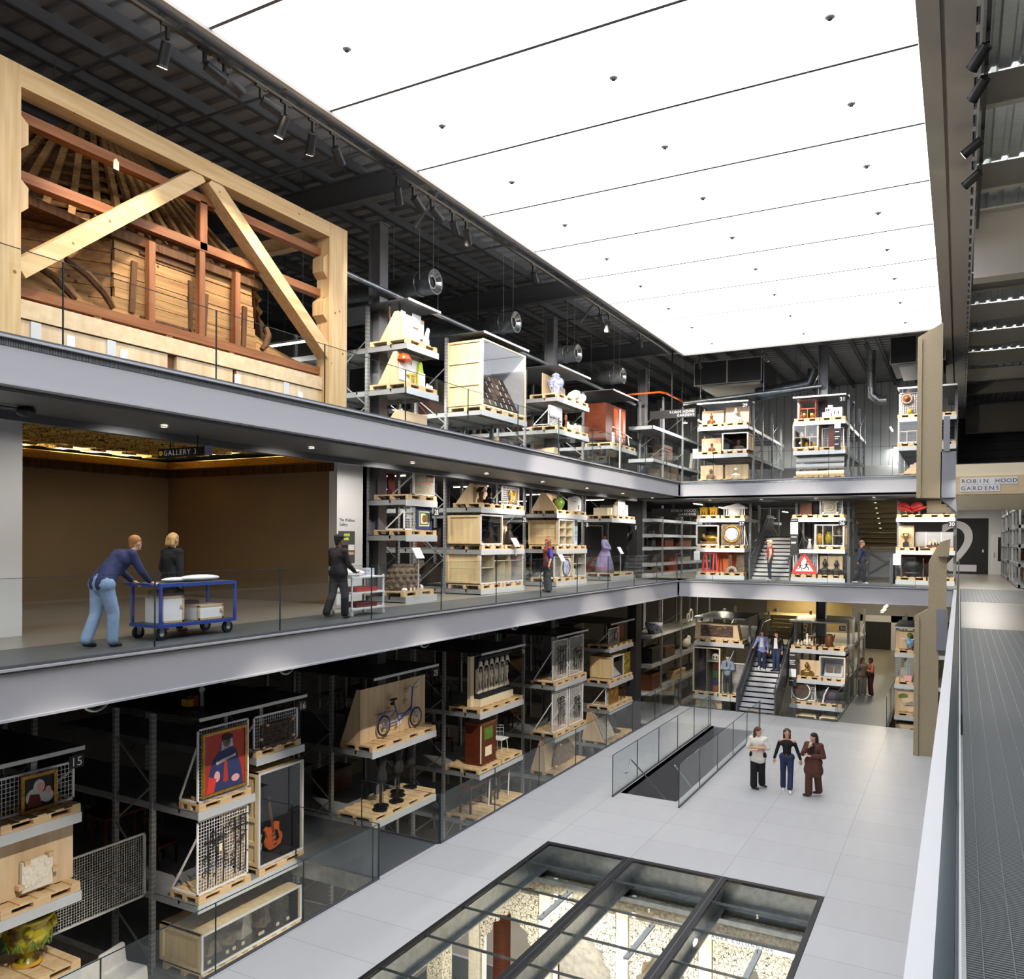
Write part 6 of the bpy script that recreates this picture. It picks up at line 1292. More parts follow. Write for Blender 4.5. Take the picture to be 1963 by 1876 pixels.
for s,dx in ((1,.1),(.85,-.15)):
    mb=MB(); a=lambda x,zz:(dx+x*s,-.03,.12+zz*s)
    mb.disc(a(.0,.36),.035*s,.006,'y',14).bar(a(0,.3),a(-.03,.18),.07*s,.006,0,(0,1,0)).bar(a(-.02,.18),a(.07,.1),.035*s,.006,0,(0,1,0)).bar(a(.07,.1),a(.05,.01),.03*s,.006,0,(0,1,0)).bar(a(-.03,.18),a(-.07,.1),.035*s,.006,0,(0,1,0)).bar(a(-.07,.1),a(-.15,.07),.03*s,.006,0,(0,1,0)).bar(a(0,.29),a(.09,.22),.025*s,.006,0,(0,1,0)).bar(a(-.01,.29),a(-.1,.24),.025*s,.006,0,(0,1,0))
    obj('running_child',mb,M['black'],r)
ply_stand('F','plywood backboard behind two dark busts',-4.62,.35,z+PT,.88,.78,.4); stat('F','left dark armour bust on the lowest far middle shelf',-4.84,.2,z+PT,'bronze',bust_mb(.62,.17,.06),'bust','bust'); stat('F','right dark armour bust on the lowest far middle shelf',-4.4,.2,z+PT,'bronze',bust_mb(.58,.17,.06),'bust','bust')
# middle F3
z=2.6; pallet('F',-1.65,z,'the red petal chairs',1.05,1.0); pallet('F',-.65,z,'the low cage at the right of the petal chairs',.95,1.0)
for k,(u,lb) in enumerate(((-1.85,'left red chair shaped like petals'),(-1.4,'right red chair shaped like petals'))):
    r=I('F','petal_chair',lb,'chair',u,.3,z+PT); R=Matrix.Rotation(.5 if k==0 else -.35,3,'Y')
    obj('seat',MB().ell((0,-.05,.2),(.3,.3,.07),16,8,0,R),M['bright_red'],r); obj('back',MB().ell((-.1,.15,.3),(.25,.07,.2),16,8,0,R),M['bright_red'],r); obj('pedestal',MB().tube([(0,0,0),(0,0,.15)],.05,10),M['chrome'],r)
r=I('F','low_cage','low wire cage right of the red petal chairs','cage',-.65,.2,z+PT); mb=MB()
for i in range(16): mb.box(-.45+i*.06,-.44+i*.06,0,.01,0,.25)
for i in range(4): mb.box(-.45,.45,0,.01,i*.08,i*.08+.01)
obj('wire_grid',mb,M['dark_steel'],r)
tag(obj('stone_steps',MB().box(-.4,.1,0,.4,0,.5).box(.1,.3,0,.4,0,.35).box(.3,.45,0,.4,0,.2),M['concrete'],loc=at('F',-.75,.6,z+PT+.05)),'stepped concrete piece hanging above the low cage','concrete fragment')
z=1.32; pallet('F',-1.8,z,'the silver cup',.8,1.0); pallet('F',-.85,z,'the shell-roofed model',1.3,1.0)
ply_stand('F','plywood backboard of the gilded two-handled cup',-1.85,.35,z+PT,.55,.84,.4)
r=vase('F','gilded two-handled trophy cup on a dark block',-1.85,.15,z+PT+.18,[(0,0),(.06,0),(.03,.08),(.1,.2),(.11,.36),(0,.36)],'brass','trophy',(.1,.16,.08,.34,.1)); obj('block',MB().box(-.1,.1,-.1,.1,-.18,0),M['black'],r)
r=I('F','shell_model','model of a building with white shell roofs in a long glass case','model',-.88,.15,z+PT)
obj('base_board',MB().box(-.66,.66,0,.5,0,.03),M['walnut'],r); obj('backing',MB().box(-.66,.66,.48,.5,.03,.6),M['wall_pale'],r); obj('glass_case',MB().box(-.66,.66,0,.006,.03,.6),M['case_glass'],r)
for x in (-.27,.26): obj('case_edge',MB().box(x-.015,x+.015,-.01,.01,.03,.6),M['white'],r)
for i,(x,h) in enumerate(((-.12,.2),(0,.26),(.1,.22),(.2,.16),(.4,.12))): obj('shell',MB().prism([(x-.1,.08),(x+.1,.08),(x+.02,.08+h*.6),(x-.06,.08+h)],'y',.15,.32),M['cream'],r)
obj('podium',MB().box(-.3,.5,.1,.4,.03,.09),M['brown_leather'],r)
z=.16; pallet('F',-1.62,z,'the dark round cauldron',1.1,1.0); pallet('F',-.65,z,'the brick panel',.95,1.0)
r=I('F','cauldron','big dark round metal vessel on the lowest far right shelf','vessel',-1.62,.4,z+PT+.12); obj('drum',MB().ell((0,0,.3),(.38,.33,.28),20,12),M['dark_bronze'],r); obj('stand',MB().ring((0,0,.03),.25,.03,'z',18,6).box(-.4,-.36,-.02,.02,-.12,.6).box(.36,.4,-.02,.02,-.12,.6),M['dark_steel'],r)
tag(obj('brick_panel_board',MB().box(-.75,.75,0,.08,0,1.0),mat('old_brick','6a3226',0.9,0,0.0,14,(1,1,3),.2,'3a211c'),loc=at('F',-1.3,1.05,z+.02)),'dark red brick panel behind the round cauldron','panel')
tag(obj('glass_box',MB().box(-.38,.38,0,.4,0,.5),M['case_glass'],loc=at('F',-1.3,.12,z+PT)),'empty low glass cover in front of the cauldron','case')
tag(obj('caption_card',MB().box(-.14,.14,-.02,0,0,.45),M['white'],loc=at('F',-2.15,.0,.75)),'white caption card left of the cauldron','card')
# lower F1
z=-2.76; pallet('F',-9.6,z,'the left of the carved block',1.0,1.0); pallet('F',-8.6,z,'the right of the carved block',1.0,1.0)
r=I('F','relief_block','trapezoid plywood block with a long dark carved relief','relief',-9.2,.08,z+PT); obj('block',MB().prism([(-1.0,0),(.98,0),(.85,.68),(-.95,.7)],'y',0,.5),M['ply_x'],r); obj('carved_relief',MB().box(-.72,.68,-.03,0,.12,.6),M['lattice'],r)
mb=MB(); rd=random.Random(5)
for k in range(60): mb.ell((rd.uniform(-.68,.64),-.03,rd.uniform(.15,.57)),(.05,.018,.03),8,5)
obj('carving',mb,M['stone_brown'],r)
z=-5.09; pal2(z,((-9.65,'the tall two-bay crate'),(-8.62,'the uniform mannequin')))
crate('F','tall open-fronted crate in two bays with a striped totem',-9.65,.04,z+PT,1.2,1.95,1.0,1,'wall_dark',((1.35,0,.58),),((.0,.03,1.92),),True,'cream')
tag(obj('striped_totem',MB().box(-.1,.1,0,.12,0,.25,0).box(-.1,.1,0,.12,.25,.6,1).box(-.1,.1,0,.12,.6,.9,2).box(-.1,.1,0,.12,.9,1.25,3),[M['orange'],M['navy'],M['green'],M['maroon']],loc=at('F',-9.33,.3,z+PT+.03)),'striped coloured totem in the right bay of the tall crate','totem')
tag(obj('tin_mask',MB().ell((0,0,.15),(.17,.12,.16)).ell((-.06,-.1,.16),(.04,.03,.05),8,6,1).ell((.06,-.1,.16),(.04,.03,.05),8,6,1),[M['paper'],M['near_black']],loc=at('F',-9.33,.35,z+PT+1.37)),'white mask with dark eyes at the top of the tall crate','mask')
tag(obj('purple_robe',MB().prism([(-.2,0),(.2,0),(.12,1.4),(-.12,1.4)],'y',0,.15),M['purple_shade'],loc=at('F',-9.95,.5,z+PT+.03)),'dark purple robe hanging in the left bay of the tall crate','robe')
mesh_panel('F','tall mesh screen behind the uniformed mannequin',-8.55,.35,z+PT,1.0,1.32,.5)
r=I('F','uniform_mannequin','standing mannequin in a grey-blue jacket and dark cap with folded arms','mannequin',-8.75,.15,z+PT)
blob('head_form',MB().ell((0,0,1.58),(.085,.1,.115)).cap((0,0,1.42),(0,0,1.5),.05).ell((0,-.1,1.57),(.015,.02,.03)),'ivory',r,.012,1)
blob('jacket',MB().cap((-.14,0,1.34),(.14,0,1.34),.1).cap((0,0,1.3),(0,0,.92),.17,.18).cap((-.2,0,1.34),(-.27,-.02,1.08),.065,.055).cap((.2,0,1.34),(.27,-.02,1.08),.065,.055).cap((-.27,-.03,1.08),(.08,-.2,1.12),.055,.045).cap((.27,-.03,1.08),(-.08,-.22,1.08),.055,.045),'steel_blue' if 'steel_blue' in M else mat('grey_blue_wool','7f8ea0',.85),r,.018,2)
blob('trousers',MB().cap((-.09,0,.9),(-.11,0,.1),.1,.075).cap((.09,0,.9),(.11,0,.1),.1,.075).cap((-.08,0,.92),(.08,0,.92),.12),'near_black',r,.018,2); obj('cap',MB().ell((0,0,1.68),(.12,.13,.05)).ell((0,-.12,1.65),(.07,.06,.015)),M['near_black'],r); obj('tie',MB().prism([(-.03,1.2),(.03,1.2),(.015,1.42),(-.015,1.42)],'y',-.2,-.17),M['near_black'],r)
z=-6.0; pallet('F',-9.5,z,'the small stone arch below the tall crate',1.2,1.0); ply_stand('F','plywood board with a grey stone arch below the tall crate',-9.6,.25,z+PT,1.15,.55,.5); tag(obj('stone_arch',MB().ring((0,-.04,.1),.3,.1,'y',18,8,0,0,PI),M['stone_grey'],loc=at('F',-9.6,.25,z+PT)),'grey stone arch on the board below the tall crate','arch')
# lower F2
z=-2.79; pal2(z,((-5.62,'the bottles'),(-4.55,'the carved stump')))
for k,(u,h,m,lb) in enumerate(((-5.85,.22,'cream','shortest pale bottle on the top shelf of the drum rack'),(-5.72,.18,'ivory','squat pale pot on the top shelf of the drum rack'),(-5.5,.5,'paper','tall white candle-like bottle on the top shelf of the drum rack'),(-5.3,.2,'cream','pale pot beside the tall white bottle'))): vase('F',lb,u,.2,z+PT,[(0,0),(.05,0),(.06,h*.4),(.03,h*.7),(.035,h),(0,h)],m,'bottle',None,12,'bottle')
r=I('F','carved_stump','brown carved stump standing on the top shelf of the drum rack','carving',-4.65,.35,z+PT); obj('trunk',MB().lathe([(0,0),(.17,0),(.13,.2),(.16,.42),(.1,.5),(0,.5)],12),M['brown_leather'],r); obj('branch',MB().tube([(.1,0,.1),(.2,0,.5)],.03,6),M['walnut'],r)
for k in range(3):
    r=I('F','wooden_stool',('left','middle','right')[k]+' small wooden stool standing at the back of the top shelf of the drum rack','stool',-5.6+k*.32,1.2,z+.0); obj('seat',MB().bx((0,.15,.4),(.28,.28,.04)),M['walnut'],r)
    for x,y in ((-.11,.04),(.11,.04),(-.11,.26),(.11,.26)): obj('leg',MB().box(x-.02,x+.02,y-.02,y+.02,0,.38),M['walnut'],r)
z=-4.03; pallet('F',-5.38,z,'the bronze bust',.95,1.0); pallet('F',-4.5,z,'the crate with two dark plates',1.05,1.0) if False else pallet('F',-4.43,z,'the crate with two dark plates',.85,1.0)
ply_stand('F','pinkish plywood backboard of the bronze bust',-5.42,.35,z+PT,.82,.62,.4); stat('F','brown bronze bust before the pinkish plywood',-5.5,.2,z+PT,'brass',bust_mb(.55,.2,.04),'bust','bust')
crate('F','glazed grey crate with two dark square reliefs on a pale slope',-4.5,.03,z+PT,1.0,.86,1.0,1,'steel_light')
r=I('F','sloped_mount','pale sloping mount with two dark square reliefs','mount',-4.5,.3,z+PT+.03); obj('slope',MB().prism([(0,0),(.5,0),(.5,.45),(.42,.45)],'x',-.36,.36),M['white'],r)
for x in (-.15,.15): obj('relief',MB().bx((0,0,0),(.26,.03,.34)).xf(Matrix.Translation((x,.2,.27))@Matrix.Rotation(-.75,4,'X')),M['stone_brown'],r)
r=I('F','tall_sign','tall black sign with white text at the left of the bronze bust','sign',-6.03,-.001,-4.35); obj('board',MB().box(-.15,.15,-.02,0,0,1.4),M['near_black'],r); obj('card',MB().box(-.14,.14,-.025,0,.38,.72),M['white'],r); obj('white_lines',MB().box(-.12,.08,-.024,-.02,1.28,1.31).box(-.12,.1,-.024,-.02,1.05,1.08).box(-.12,.06,-.024,-.02,.98,1.01).box(-.12,.1,-.024,-.02,.9,.93).box(-.12,.02,-.024,-.02,.22,.25),M['white'],r)
z=-5.08; pal2(z,((-5.6,'the round drum'),(-4.6,'the dark cloth-covered object')))
mesh_panel('F','mesh screen behind the round drum',-5.65,.25,z+PT,.98,.72,.5)
r=I('F','round_drum','big round drum with a white rim and a brown skin','drum',-5.72,.15,z+PT+.03); obj('rim',MB().ring((0,0,.37),.36,.03,'y',32,8),M['white'],r); obj('skin',MB().disc((0,.03,.37),.34,.08,'y',28),M['lattice'],r)
tag(obj('dark_bundle',MB().ell((0,0,.28),(.5,.3,.3)).box(-.5,.5,-.3,.3,0,.1),M['purple_shade'],loc=at('F',-4.55,.5,z+PT)),'dark rounded bundle to the right of the round drum','bundle'); tag(obj('white_tusk',MB().tube([(-.1,0,0),(-.05,-.02,.3),(.05,-.03,.55),(.12,-.02,.65)],[.04,.035,.03,.015],8),M['paper'],loc=at('F',-4.75,.1,z+PT)),'curved white tusk in front of the dark bundle','tusk')
z=-6.2; pallet('F',-5.5,z,'the gold-coloured crate at the foot of the drum rack',.95,1.0); pallet('F',-4.5,z,'the pale crate with a small arch',1.0,1.0)
crate('F','yellowish wooden crate at the foot of the drum rack',-5.5,.05,z+PT,.8,.55,.8,1,'crate',(),(),False,'cream'); r=crate('F','pale wooden crate with a small shell arch at the foot of the drum rack',-4.5,.05,z+PT,.95,.55,.8,1,'crate',(),(),False,'cream'); tag(obj('shell_arch',MB().ring((0,0,.0),.16,.06,'y',14,8,0,0,PI),M['paper'],loc=at('F',-4.35,.1,z+PT+.03)),'small white shell arch in the pale crate under the drum','arch')
# lower F3
z=-2.69; pallet('F',-1.65,z,'the blue and green basket figure',1.05,1.0); ply_stand('F','plywood backboard beside the lower concrete fin',-1.75,.4,z+PT,.85,.72,.5)
r=I('F','beaded_figure','blue and green beaded figure holding a stick by the concrete fin','figure',-1.68,.25,z+PT); obj('body',MB().lathe([(0,.05),(.08,.05),(.17,.35),(.12,.42),(0,.45)],14),M['blue_glass'],r); obj('head',MB().ell((0,0,.55),(.1,.09,.1)),M['glaze_green'],r); obj('stick',MB().tube([(-.3,-.1,.42),(.25,-.1,.4)],.015,6),M['paper'],r)
for x in (-.06,.06): obj('leg',MB().tube([(x,0,0),(x,0,.08)],.03,8),M['orange'],r)
z=-3.92; pallet('F',-1.65,z,'the pink pot',1.05,1.0); r=I('F','pink_pot','small pink square pot with two tall blue rods','pot',-1.72,.2,z+PT); obj('pot_body',MB().prism([(-.12,0),(.12,0),(.14,.22),(-.14,.22)],'y',-.1,.1),M['pink'],r); obj('rods',MB().tube([(-.04,0,.2),(-.05,0,.95)],.012,6).tube([(.04,0,.2),(.02,0,.8)],.012,6),M['blue_glass'],r)
z=-5.15; pallet('F',-1.65,z,'the plywood board with green fragments',1.05,1.0); ply_stand('F','plywood board with green and grey fragments clipped on',-1.7,.3,z+PT,1.0,.82,.5)
for u,zz,w,m,lb in ((-1.9,.55,.3,'glaze_green','upper left green ceramic fragment on the plywood board'),(-1.6,.25,.45,'stone_grey','lower grey fragment on the plywood board'),(-1.3,.5,.2,'green','right green fragment on the plywood board')): tag(obj('ceramic_fragment',MB().prism([(-w/2,0),(w/2,.03),(w/2,.13),(0,.16),(-w/2,.1)],'y',-.05,0),M[m],loc=at('F',u,.28,z+PT+zz)),lb,'fragment')
z=-6.1; pallet('F',-1.6,z,'the wooden case with a dark ornament',1.1,1.0); tag(obj('open_case',MB().box(-.5,.5,0,.5,0,.45),M['ply_x'],loc=at('F',-1.65,.15,z+PT)),'tan wooden case under the green fragments','case'); tag(obj('iron_ornament',MB().ring((0,-.02,.15),.12,.03,'y',16,6).ring((-.12,-.02,.1),.08,.02,'y',14,6).ring((.12,-.02,.1),.08,.02,'y',14,6),M['iron'],loc=at('F',-1.55,.1,z+PT+.05)),'dark scrolled ornament in the tan wooden case','ornament')
# ---- corner racks: things seen along their long side
def corner(name,label,cat,y,z,mb,m): return tag(obj(name,mb,M[m],loc=(-12.45,y,z),rz=PI/2),label,cat)
bx_=lambda w,d,h:MB().box(-w/2,w/2,0,d,0,h).box(-w/2-.02,w/2+.02,-.02,d+.02,h*.8,h*.84)
corner('wooden_chest','carved brown chest on the middle corner rack','chest',41.6,1.36,bx_(2.0,.5,.52),'brown_leather'); corner('wooden_chest','brown slatted chest on the middle corner rack','chest',38.9,1.36,bx_(1.4,.5,.42),'mahogany'); corner('hanging_coat','dark hanging coat near the end of the middle corner rack','coat',36.6,1.36,MB().prism([(-.3,0),(.3,0),(.15,.75),(-.12,.75)],'y',0,.2),'soft_black'); corner('model_ship','dark old machine on the lowest middle corner shelf','machine',37.0,.16,MB().box(-.6,.6,0,.4,0,.2).ring((0,.2,.3),.15,.03,'y',14,6).box(-.4,.3,.1,.3,.2,.36),'dark_wood'); corner('wooden_chest','long low dark chest on the lowest middle corner shelf','chest',40.6,.16,bx_(2.2,.5,.36),'dark_wood'); corner('folded_textile','pile of grey folded textiles on the middle corner rack','textiles',41.5,.62,bx_(2.0,.5,.2),'stone_grey')
corner('wall_clock_case','dark wooden case with pale carving on the upper corner rack','case',38.6,5.4,bx_(1.4,.5,.85),'lattice'); corner('white_garment','white cloth hung near the end of the upper corner rack','cloth',43.0,5.4,MB().prism([(-.4,0),(.1,.1),(.4,.8),(-.1,.9)],'y',0,.15),'fabric_white'); corner('wooden_chest','low red-brown chest on the upper corner rack','chest',37.0,4.2,bx_(1.0,.5,.35),'mahogany'); corner('woven_basket','row of pale brown baskets on the upper corner rack','baskets',40.2,4.2,bx_(2.2,.5,.5),'stone_brown')
for k in range(2): corner('yellow_jar',('left','right')[k]+' round yellow jar on the upper corner rack','jar',41.8+k*.9,4.2,MB().ell((0,.2,.3),(.28,.28,.3)),'amber_glaze')
corner('ceramic_pot','dark blue pot on the top shelf of the lower corner rack','pot',37.0,-2.7,MB().lathe([(0,0),(.25,0),(.4,.35),(.42,.5),(0,.5)],18,0,(0,.1,0)),'glaze_blue'); corner('travel_trunk','orange-brown travel trunk on the lower corner rack','trunk',37.2,-5.3,bx_(1.5,.5,.75),'orange' if False else 'brown_leather'); corner('travel_trunk','black travel trunk on the lower corner rack','trunk',37.3,-4.05,bx_(1.6,.5,.7),'soft_black'); corner('wooden_chest','pale wooden crate low on the lower corner rack','chest',41.0,-5.3,bx_(1.6,.5,.4),'pallet'); corner('white_ornament','white carved ornament on the lower corner rack','ornament',42.6,-4.05,MB().ell((0,.2,.3),(.5,.2,.25)).ell((.3,.2,.5),(.2,.15,.2)),'fabric_white'); corner('white_ornament','black and white scrolled ornament at the top of the lower corner rack','ornament',43.0,-2.7,MB().ring((0,.1,.4),.3,.06,'y',14,6).ring((-.5,.1,.3),.2,.05,'y',14,6),'fabric_white'); corner('picture_rack','row of small pale pictures low on the lower corner rack','pictures',39.2,-4.05,bx_(1.5,.3,.55),'lattice')
# ---- dark furniture deep in the unlit left aisles
rd=random.Random(21); base=None; kinds=[]
def dchair(): return chair('L','dark wooden chair stored deep in the unlit rack aisles',20,6,-20,'dark_wood',1.0,0,'chairs deep in the racks')
def dchest():
    r=T('storage_chest','dark wooden chest stored deep in the unlit rack aisles','chest',(0,0,-20),PI/2,'chests deep in the racks'); obj('case',MB().box(-.5,.5,0,.5,.06,.6),M['mahogany'],r); obj('lid',MB().box(-.53,.53,-.02,.52,.6,.66),M['dark_wood'],r); return r
def dtable():
    r=T('wooden_table','dark wooden table stored deep in the unlit rack aisles','table',(0,0,-20),PI/2,'tables deep in the racks'); obj('top',MB().box(-.6,.6,-.1,.5,.68,.74),M['walnut'],r)
    for x,y in ((-.55,-.05),(.5,-.05),(-.55,.42),(.5,.42)): obj('leg',MB().box(x,x+.05,y,y+.05,0,.68),M['walnut'],r)
    return r
protos=[dchair(),dchest(),dtable()]; used=[False]*3
rows=[(7.2,(-2.77,-4.03)),(12.0,(-5.19,)),(17.1,(-3.5,-5.22)),(22.0,(-3.5,-5.28)),(27.2,(-3.47,-5.28)),(32.3,(-2.74,-4.16))]
for y,zs in rows:
    for zz in zs:
        for x in (-14.6,-16.2,-17.6):
            k=rd.randrange(3); yy=y+rd.uniform(-.45,.45)
            if used[k]: dup(protos[k],(x,yy,zz),PI/2)
            else: used[k]=True; protos[k].location=(x,yy,zz); protos[k].rotation_euler=(0,0,PI/2)
for y,zs in ((17.7,(1.73,.16)),(22.0,(1.34,.17)),(27.2,(1.31,.17)),(32.3,(.17,)),(22.1,(5.44,)),(27.2,(5.5,))):
    for zz in zs:
        for x in (-14.9,-16.8):
            k=rd.randrange(3); dup(protos[k],(x,y,zz),PI/2)
for k in range(3):
    if not used[k]: protos[k].location=(-16,7.2,-2.77)
# ================================================================ TIMBER FRAME AND OLD WOODEN DOME (upper left)
r=T('timber_frame','pale laminated timber frame with diagonal braces on the upper walkway','frame',(-12.3,0,ZU-.02))
zb,zt=0.0,8.62-(ZU-.02)
for x0 in (0,-5.0):
    for y0,w in ((6.6,.66),(14.06,.6)): obj('post',MB().box(x0-.36,x0,y0,y0+w,zb,zt),M['glulam_z'],r)
    obj('top_rail',MB().box(x0-.36,x0-.0,7.26,14.06,zt-.32,zt),M['glulam_y'],r)
for y,s in ((7.27,1),(14.3,-1)):
    obj('diagonal',MB().bar((-.18,y,5.62-ZU),(-.18,10.72-s*.12,8.34-ZU),.3,.27),M['glulam_y'],r)
for y in (6.9,14.3): obj('tie_beam',MB().box(-4.64,-.36,y-.12,y+.12,zt-.32,zt-.02),M['glulam_y'],r)
for y0 in (7.26,13.9):
    for z0 in (7.0-ZU,7.95-ZU):
        d=1 if y0<10 else -1; yy=y0 if d>0 else 14.06
        obj('corbel',MB().prism([(yy,z0),(yy+d*.14,z0-.12),(yy+d*.14,z0-.42),(yy,z0-.55)],'x',-.36,-.05),M['glulam_z'],r)
r=T('wooden_dome','old brown boarded wooden dome inside the timber frame','wooden dome',(-12.62,0,0))
for z0,lb in ((7.92,1),(7.02,1),(5.28,1)): obj('rail',MB().box(-.14,.06,7.3,14.45,z0,z0+.16),M['red_timber'],r)
for y,z0,z1 in ((10.83,5.43,7.95),(9.74,5.4,6.85),(11.7,5.4,6.87),(8.7,4.1,5.3),(10.1,4.1,5.3),(11.55,4.1,5.3)): obj('stud',MB().box(-.06,.05,y-.07,y+.06,z0,z1),M['red_timber_z'],r)
for y in (10.85,): obj('stud',MB().box(-.05,.06,y-.08,y+.08,7.05,7.95),M['red_timber_z'],r)
# boarded drum: front face of separate-looking boards, left flank, right curved flank
mb=MB(); zz=5.5; k=0; rd=random.Random(2)
while zz<6.7:
    h=rd.uniform(.16,.26); j=rd.uniform(-.012,.012); mb.box(-.22+j,-.15+j,9.08+rd.uniform(0,.08),12.36-(zz-5.5)*.12,zz,zz+h-.012); zz+=h
obj('front_boards',mb,M['old_timber2'],r)
mb=MB()
for i in range(7):
    z0=5.5+i*.2; a=(-.2,9.1,z0); b=(-1.3,7.3,z0+.02); mb.add([(a[0],a[1],z0),(b[0],b[1],z0),(b[0],b[1],z0+.19),(a[0],a[1],z0+.19),(a[0]-.06,a[1]+.02,z0),(b[0]-.06,b[1]+.02,z0),(b[0]-.06,b[1]+.02,z0+.19),(a[0]-.06,a[1]+.02,z0+.19)],[(0,1,2,3),(7,6,5,4),(0,4,5,1),(1,5,6,2),(2,6,7,3),(3,7,4,0)])
obj('left_flank',mb,M['old_timber'],r)
mb=MB(); n=8
for i in range(n):
    t0=i/n; t1=(i+.94)/n
    P=lambda t:(-.18-.5*t,12.36+.0*t,5.5+.95*t); Q=lambda t:(-.25-.9*t,14.4-2.0*t**1.3,5.46+.9*t*t*(1-t)+.35*t)
    p0,p1,q0,q1=P(t0),P(t1),Q(t0),Q(t1); mb.add([p0,p1,q1,q0]+[(a-.06,b,c) for a,b,c in (p0,p1,q1,q0)],[(0,1,2,3),(7,6,5,4),(0,4,5,1),(1,5,6,2),(2,6,7,3),(3,7,4,0)])
obj('right_flank',mb,M['old_timber2'],r)
mb=MB()
for s in range(5):
    a=[(-.1,7.6+.32*s,5.42+.04*s)]
    mb.add(*(lambda q:(q.v,q.f))(MB().prism([(7.3+.0,5.42+.12*s),(8.95-.22*s,5.42+.12*s),(8.9-.24*s,5.53+.12*s),(7.3,5.53+.12*s)],'x',-.2-.06*s,-.12-.06*s)))
obj('lower_left_boards',mb,M['old_timber2'],r)
for pts in ([(-.06,7.72,5.85),(-.04,8.0,5.75),(-.03,8.2,5.6),(-.03,8.35,5.48)],[(-.06,8.2,6.1),(-.03,8.55,5.95),(-.01,8.85,5.72),(-.01,9.02,5.5)],[(-.1,12.6,6.0),(-.05,12.62,5.85),(-.02,12.5,5.6),(-.02,12.4,5.5)]):
    obj('curved_rib',MB().tube(pts,[.05,.065,.065,.05],6,sm=False),M['dark_timber'],r)
for y0,y1,z0,z1 in ((9.45,9.5,5.55,6.45),(11.0,11.05,5.5,6.3),(12.0,12.03,5.5,6.3)): obj('pilaster',MB().bar((-.12,y0,z0),(-.12,y1,z1),.11,.04,0,(1,0,0)),M['dark_timber'],r)
obj('panel_moulding',MB().box(-.15,-.11,9.6,10.9,6.62,6.68).box(-.15,-.11,9.62,10.7,5.5,5.54).box(-.15,-.11,10.66,10.74,5.5,6.45),M['dark_timber'],r)
obj('cornice',MB().box(-.25,-.05,9.0,12.45,6.74,6.88).prism([(7.3,7.0),(9.05,6.86),(9.05,6.74),(7.3,6.84)],'x',-.9,-.2).box(-.3,-.1,9.05,12.4,6.9,6.94),M['dark_timber'],r)
# roof facets with rafters and battens
def facet(name,A,B,C,D,nr,nb):
    """A-B eave, D-C ridge"""
    A,B,C,D=map(Vector,(A,B,C,D)); nrm=(B-A).cross(D-A).normalized()
    mb=MB()
    for i in range(nb):
        t=(i+.3)/nb; p=A.lerp(D,t); q=B.lerp(C,t); mb.bar(p-nrm*.06,q-nrm*.06,.13,.03,0,nrm)
    obj(name+'_battens',mb,M['old_timber'],r)
    mb=MB()
    for i in range(nr):
        t=(i+.5)/nr; mb.bar(A.lerp(B,t)+nrm*.02,D.lerp(C,t)+nrm*.02,.11,.09,0,nrm)
    obj(name+'_rafters',mb,M['old_timber2'],r)
    mb=MB(); mb.add([A-nrm*.12,B-nrm*.12,C-nrm*.12,D-nrm*.12]+[A-nrm*.16,B-nrm*.16,C-nrm*.16,D-nrm*.16],[(0,1,2,3),(7,6,5,4),(0,4,5,1),(1,5,6,2),(2,6,7,3),(3,7,4,0)]); obj(name+'_boarding',mb,M['dark_timber'],r)
facet('front_roof',(-.12,9.05,6.92),(-.12,12.35,6.9),(-2.3,11.2,9.5),(-2.3,10.3,9.6),9,9)
facet('left_roof',(-1.5,6.6,6.95),(-.12,9.05,6.92),(-2.3,10.3,9.6),(-3.2,9.4,9.5),7,9)
facet('right_roof',(-.12,12.35,6.9),(-1.2,13.6,6.0),(-2.9,11.9,9.3),(-2.3,11.2,9.5),5,8)
obj('outer_strut',MB().bar((-.5,12.5,7.4),(-1.0,13.3,5.9),.12).bar((-.3,12.3,7.9),(-.8,12.9,6.6),.1),M['dark_timber'],r)
tag(obj('paper_tag',MB().prism([(-.05,0),(.05,0),(.05,.14),(0,.19),(-.05,.14)],'x',0,.01),M['cream'],loc=(-12.48,8.95,7.78)),'cream paper tag hanging from the top red rail of the dome','tag')
# plywood plinth of the dome
r=T('plywood_plinth','row of pale plywood plinth panels below the wooden dome','plinth',(-12.5,0,ZU-.02)); 
for a,b in ((7.3,7.56),(7.62,8.84),(8.9,10.0),(10.2,11.5),(11.6,12.9),(13.0,14.05)): obj('plinth_panel',MB().box(-.2,.0,a,b,0,.86),M['ply'],r)
obj('top_board',MB().box(-.2,.03,7.3,14.05,.88,1.16),M['ply_x'],r)
for y in (7.58,8.86,12.93): obj('aluminium_strip',MB().box(.0,.02,y-.06,y+.1,0,.86),M['steel_light'],r)
for y,z in ((8.1,.5),(9.05,.48),(11.55,.5),(13.3,.45)): obj('label_sleeve',MB().box(.0,.012,y,y+.14,z,z+.28),M['white'],r)
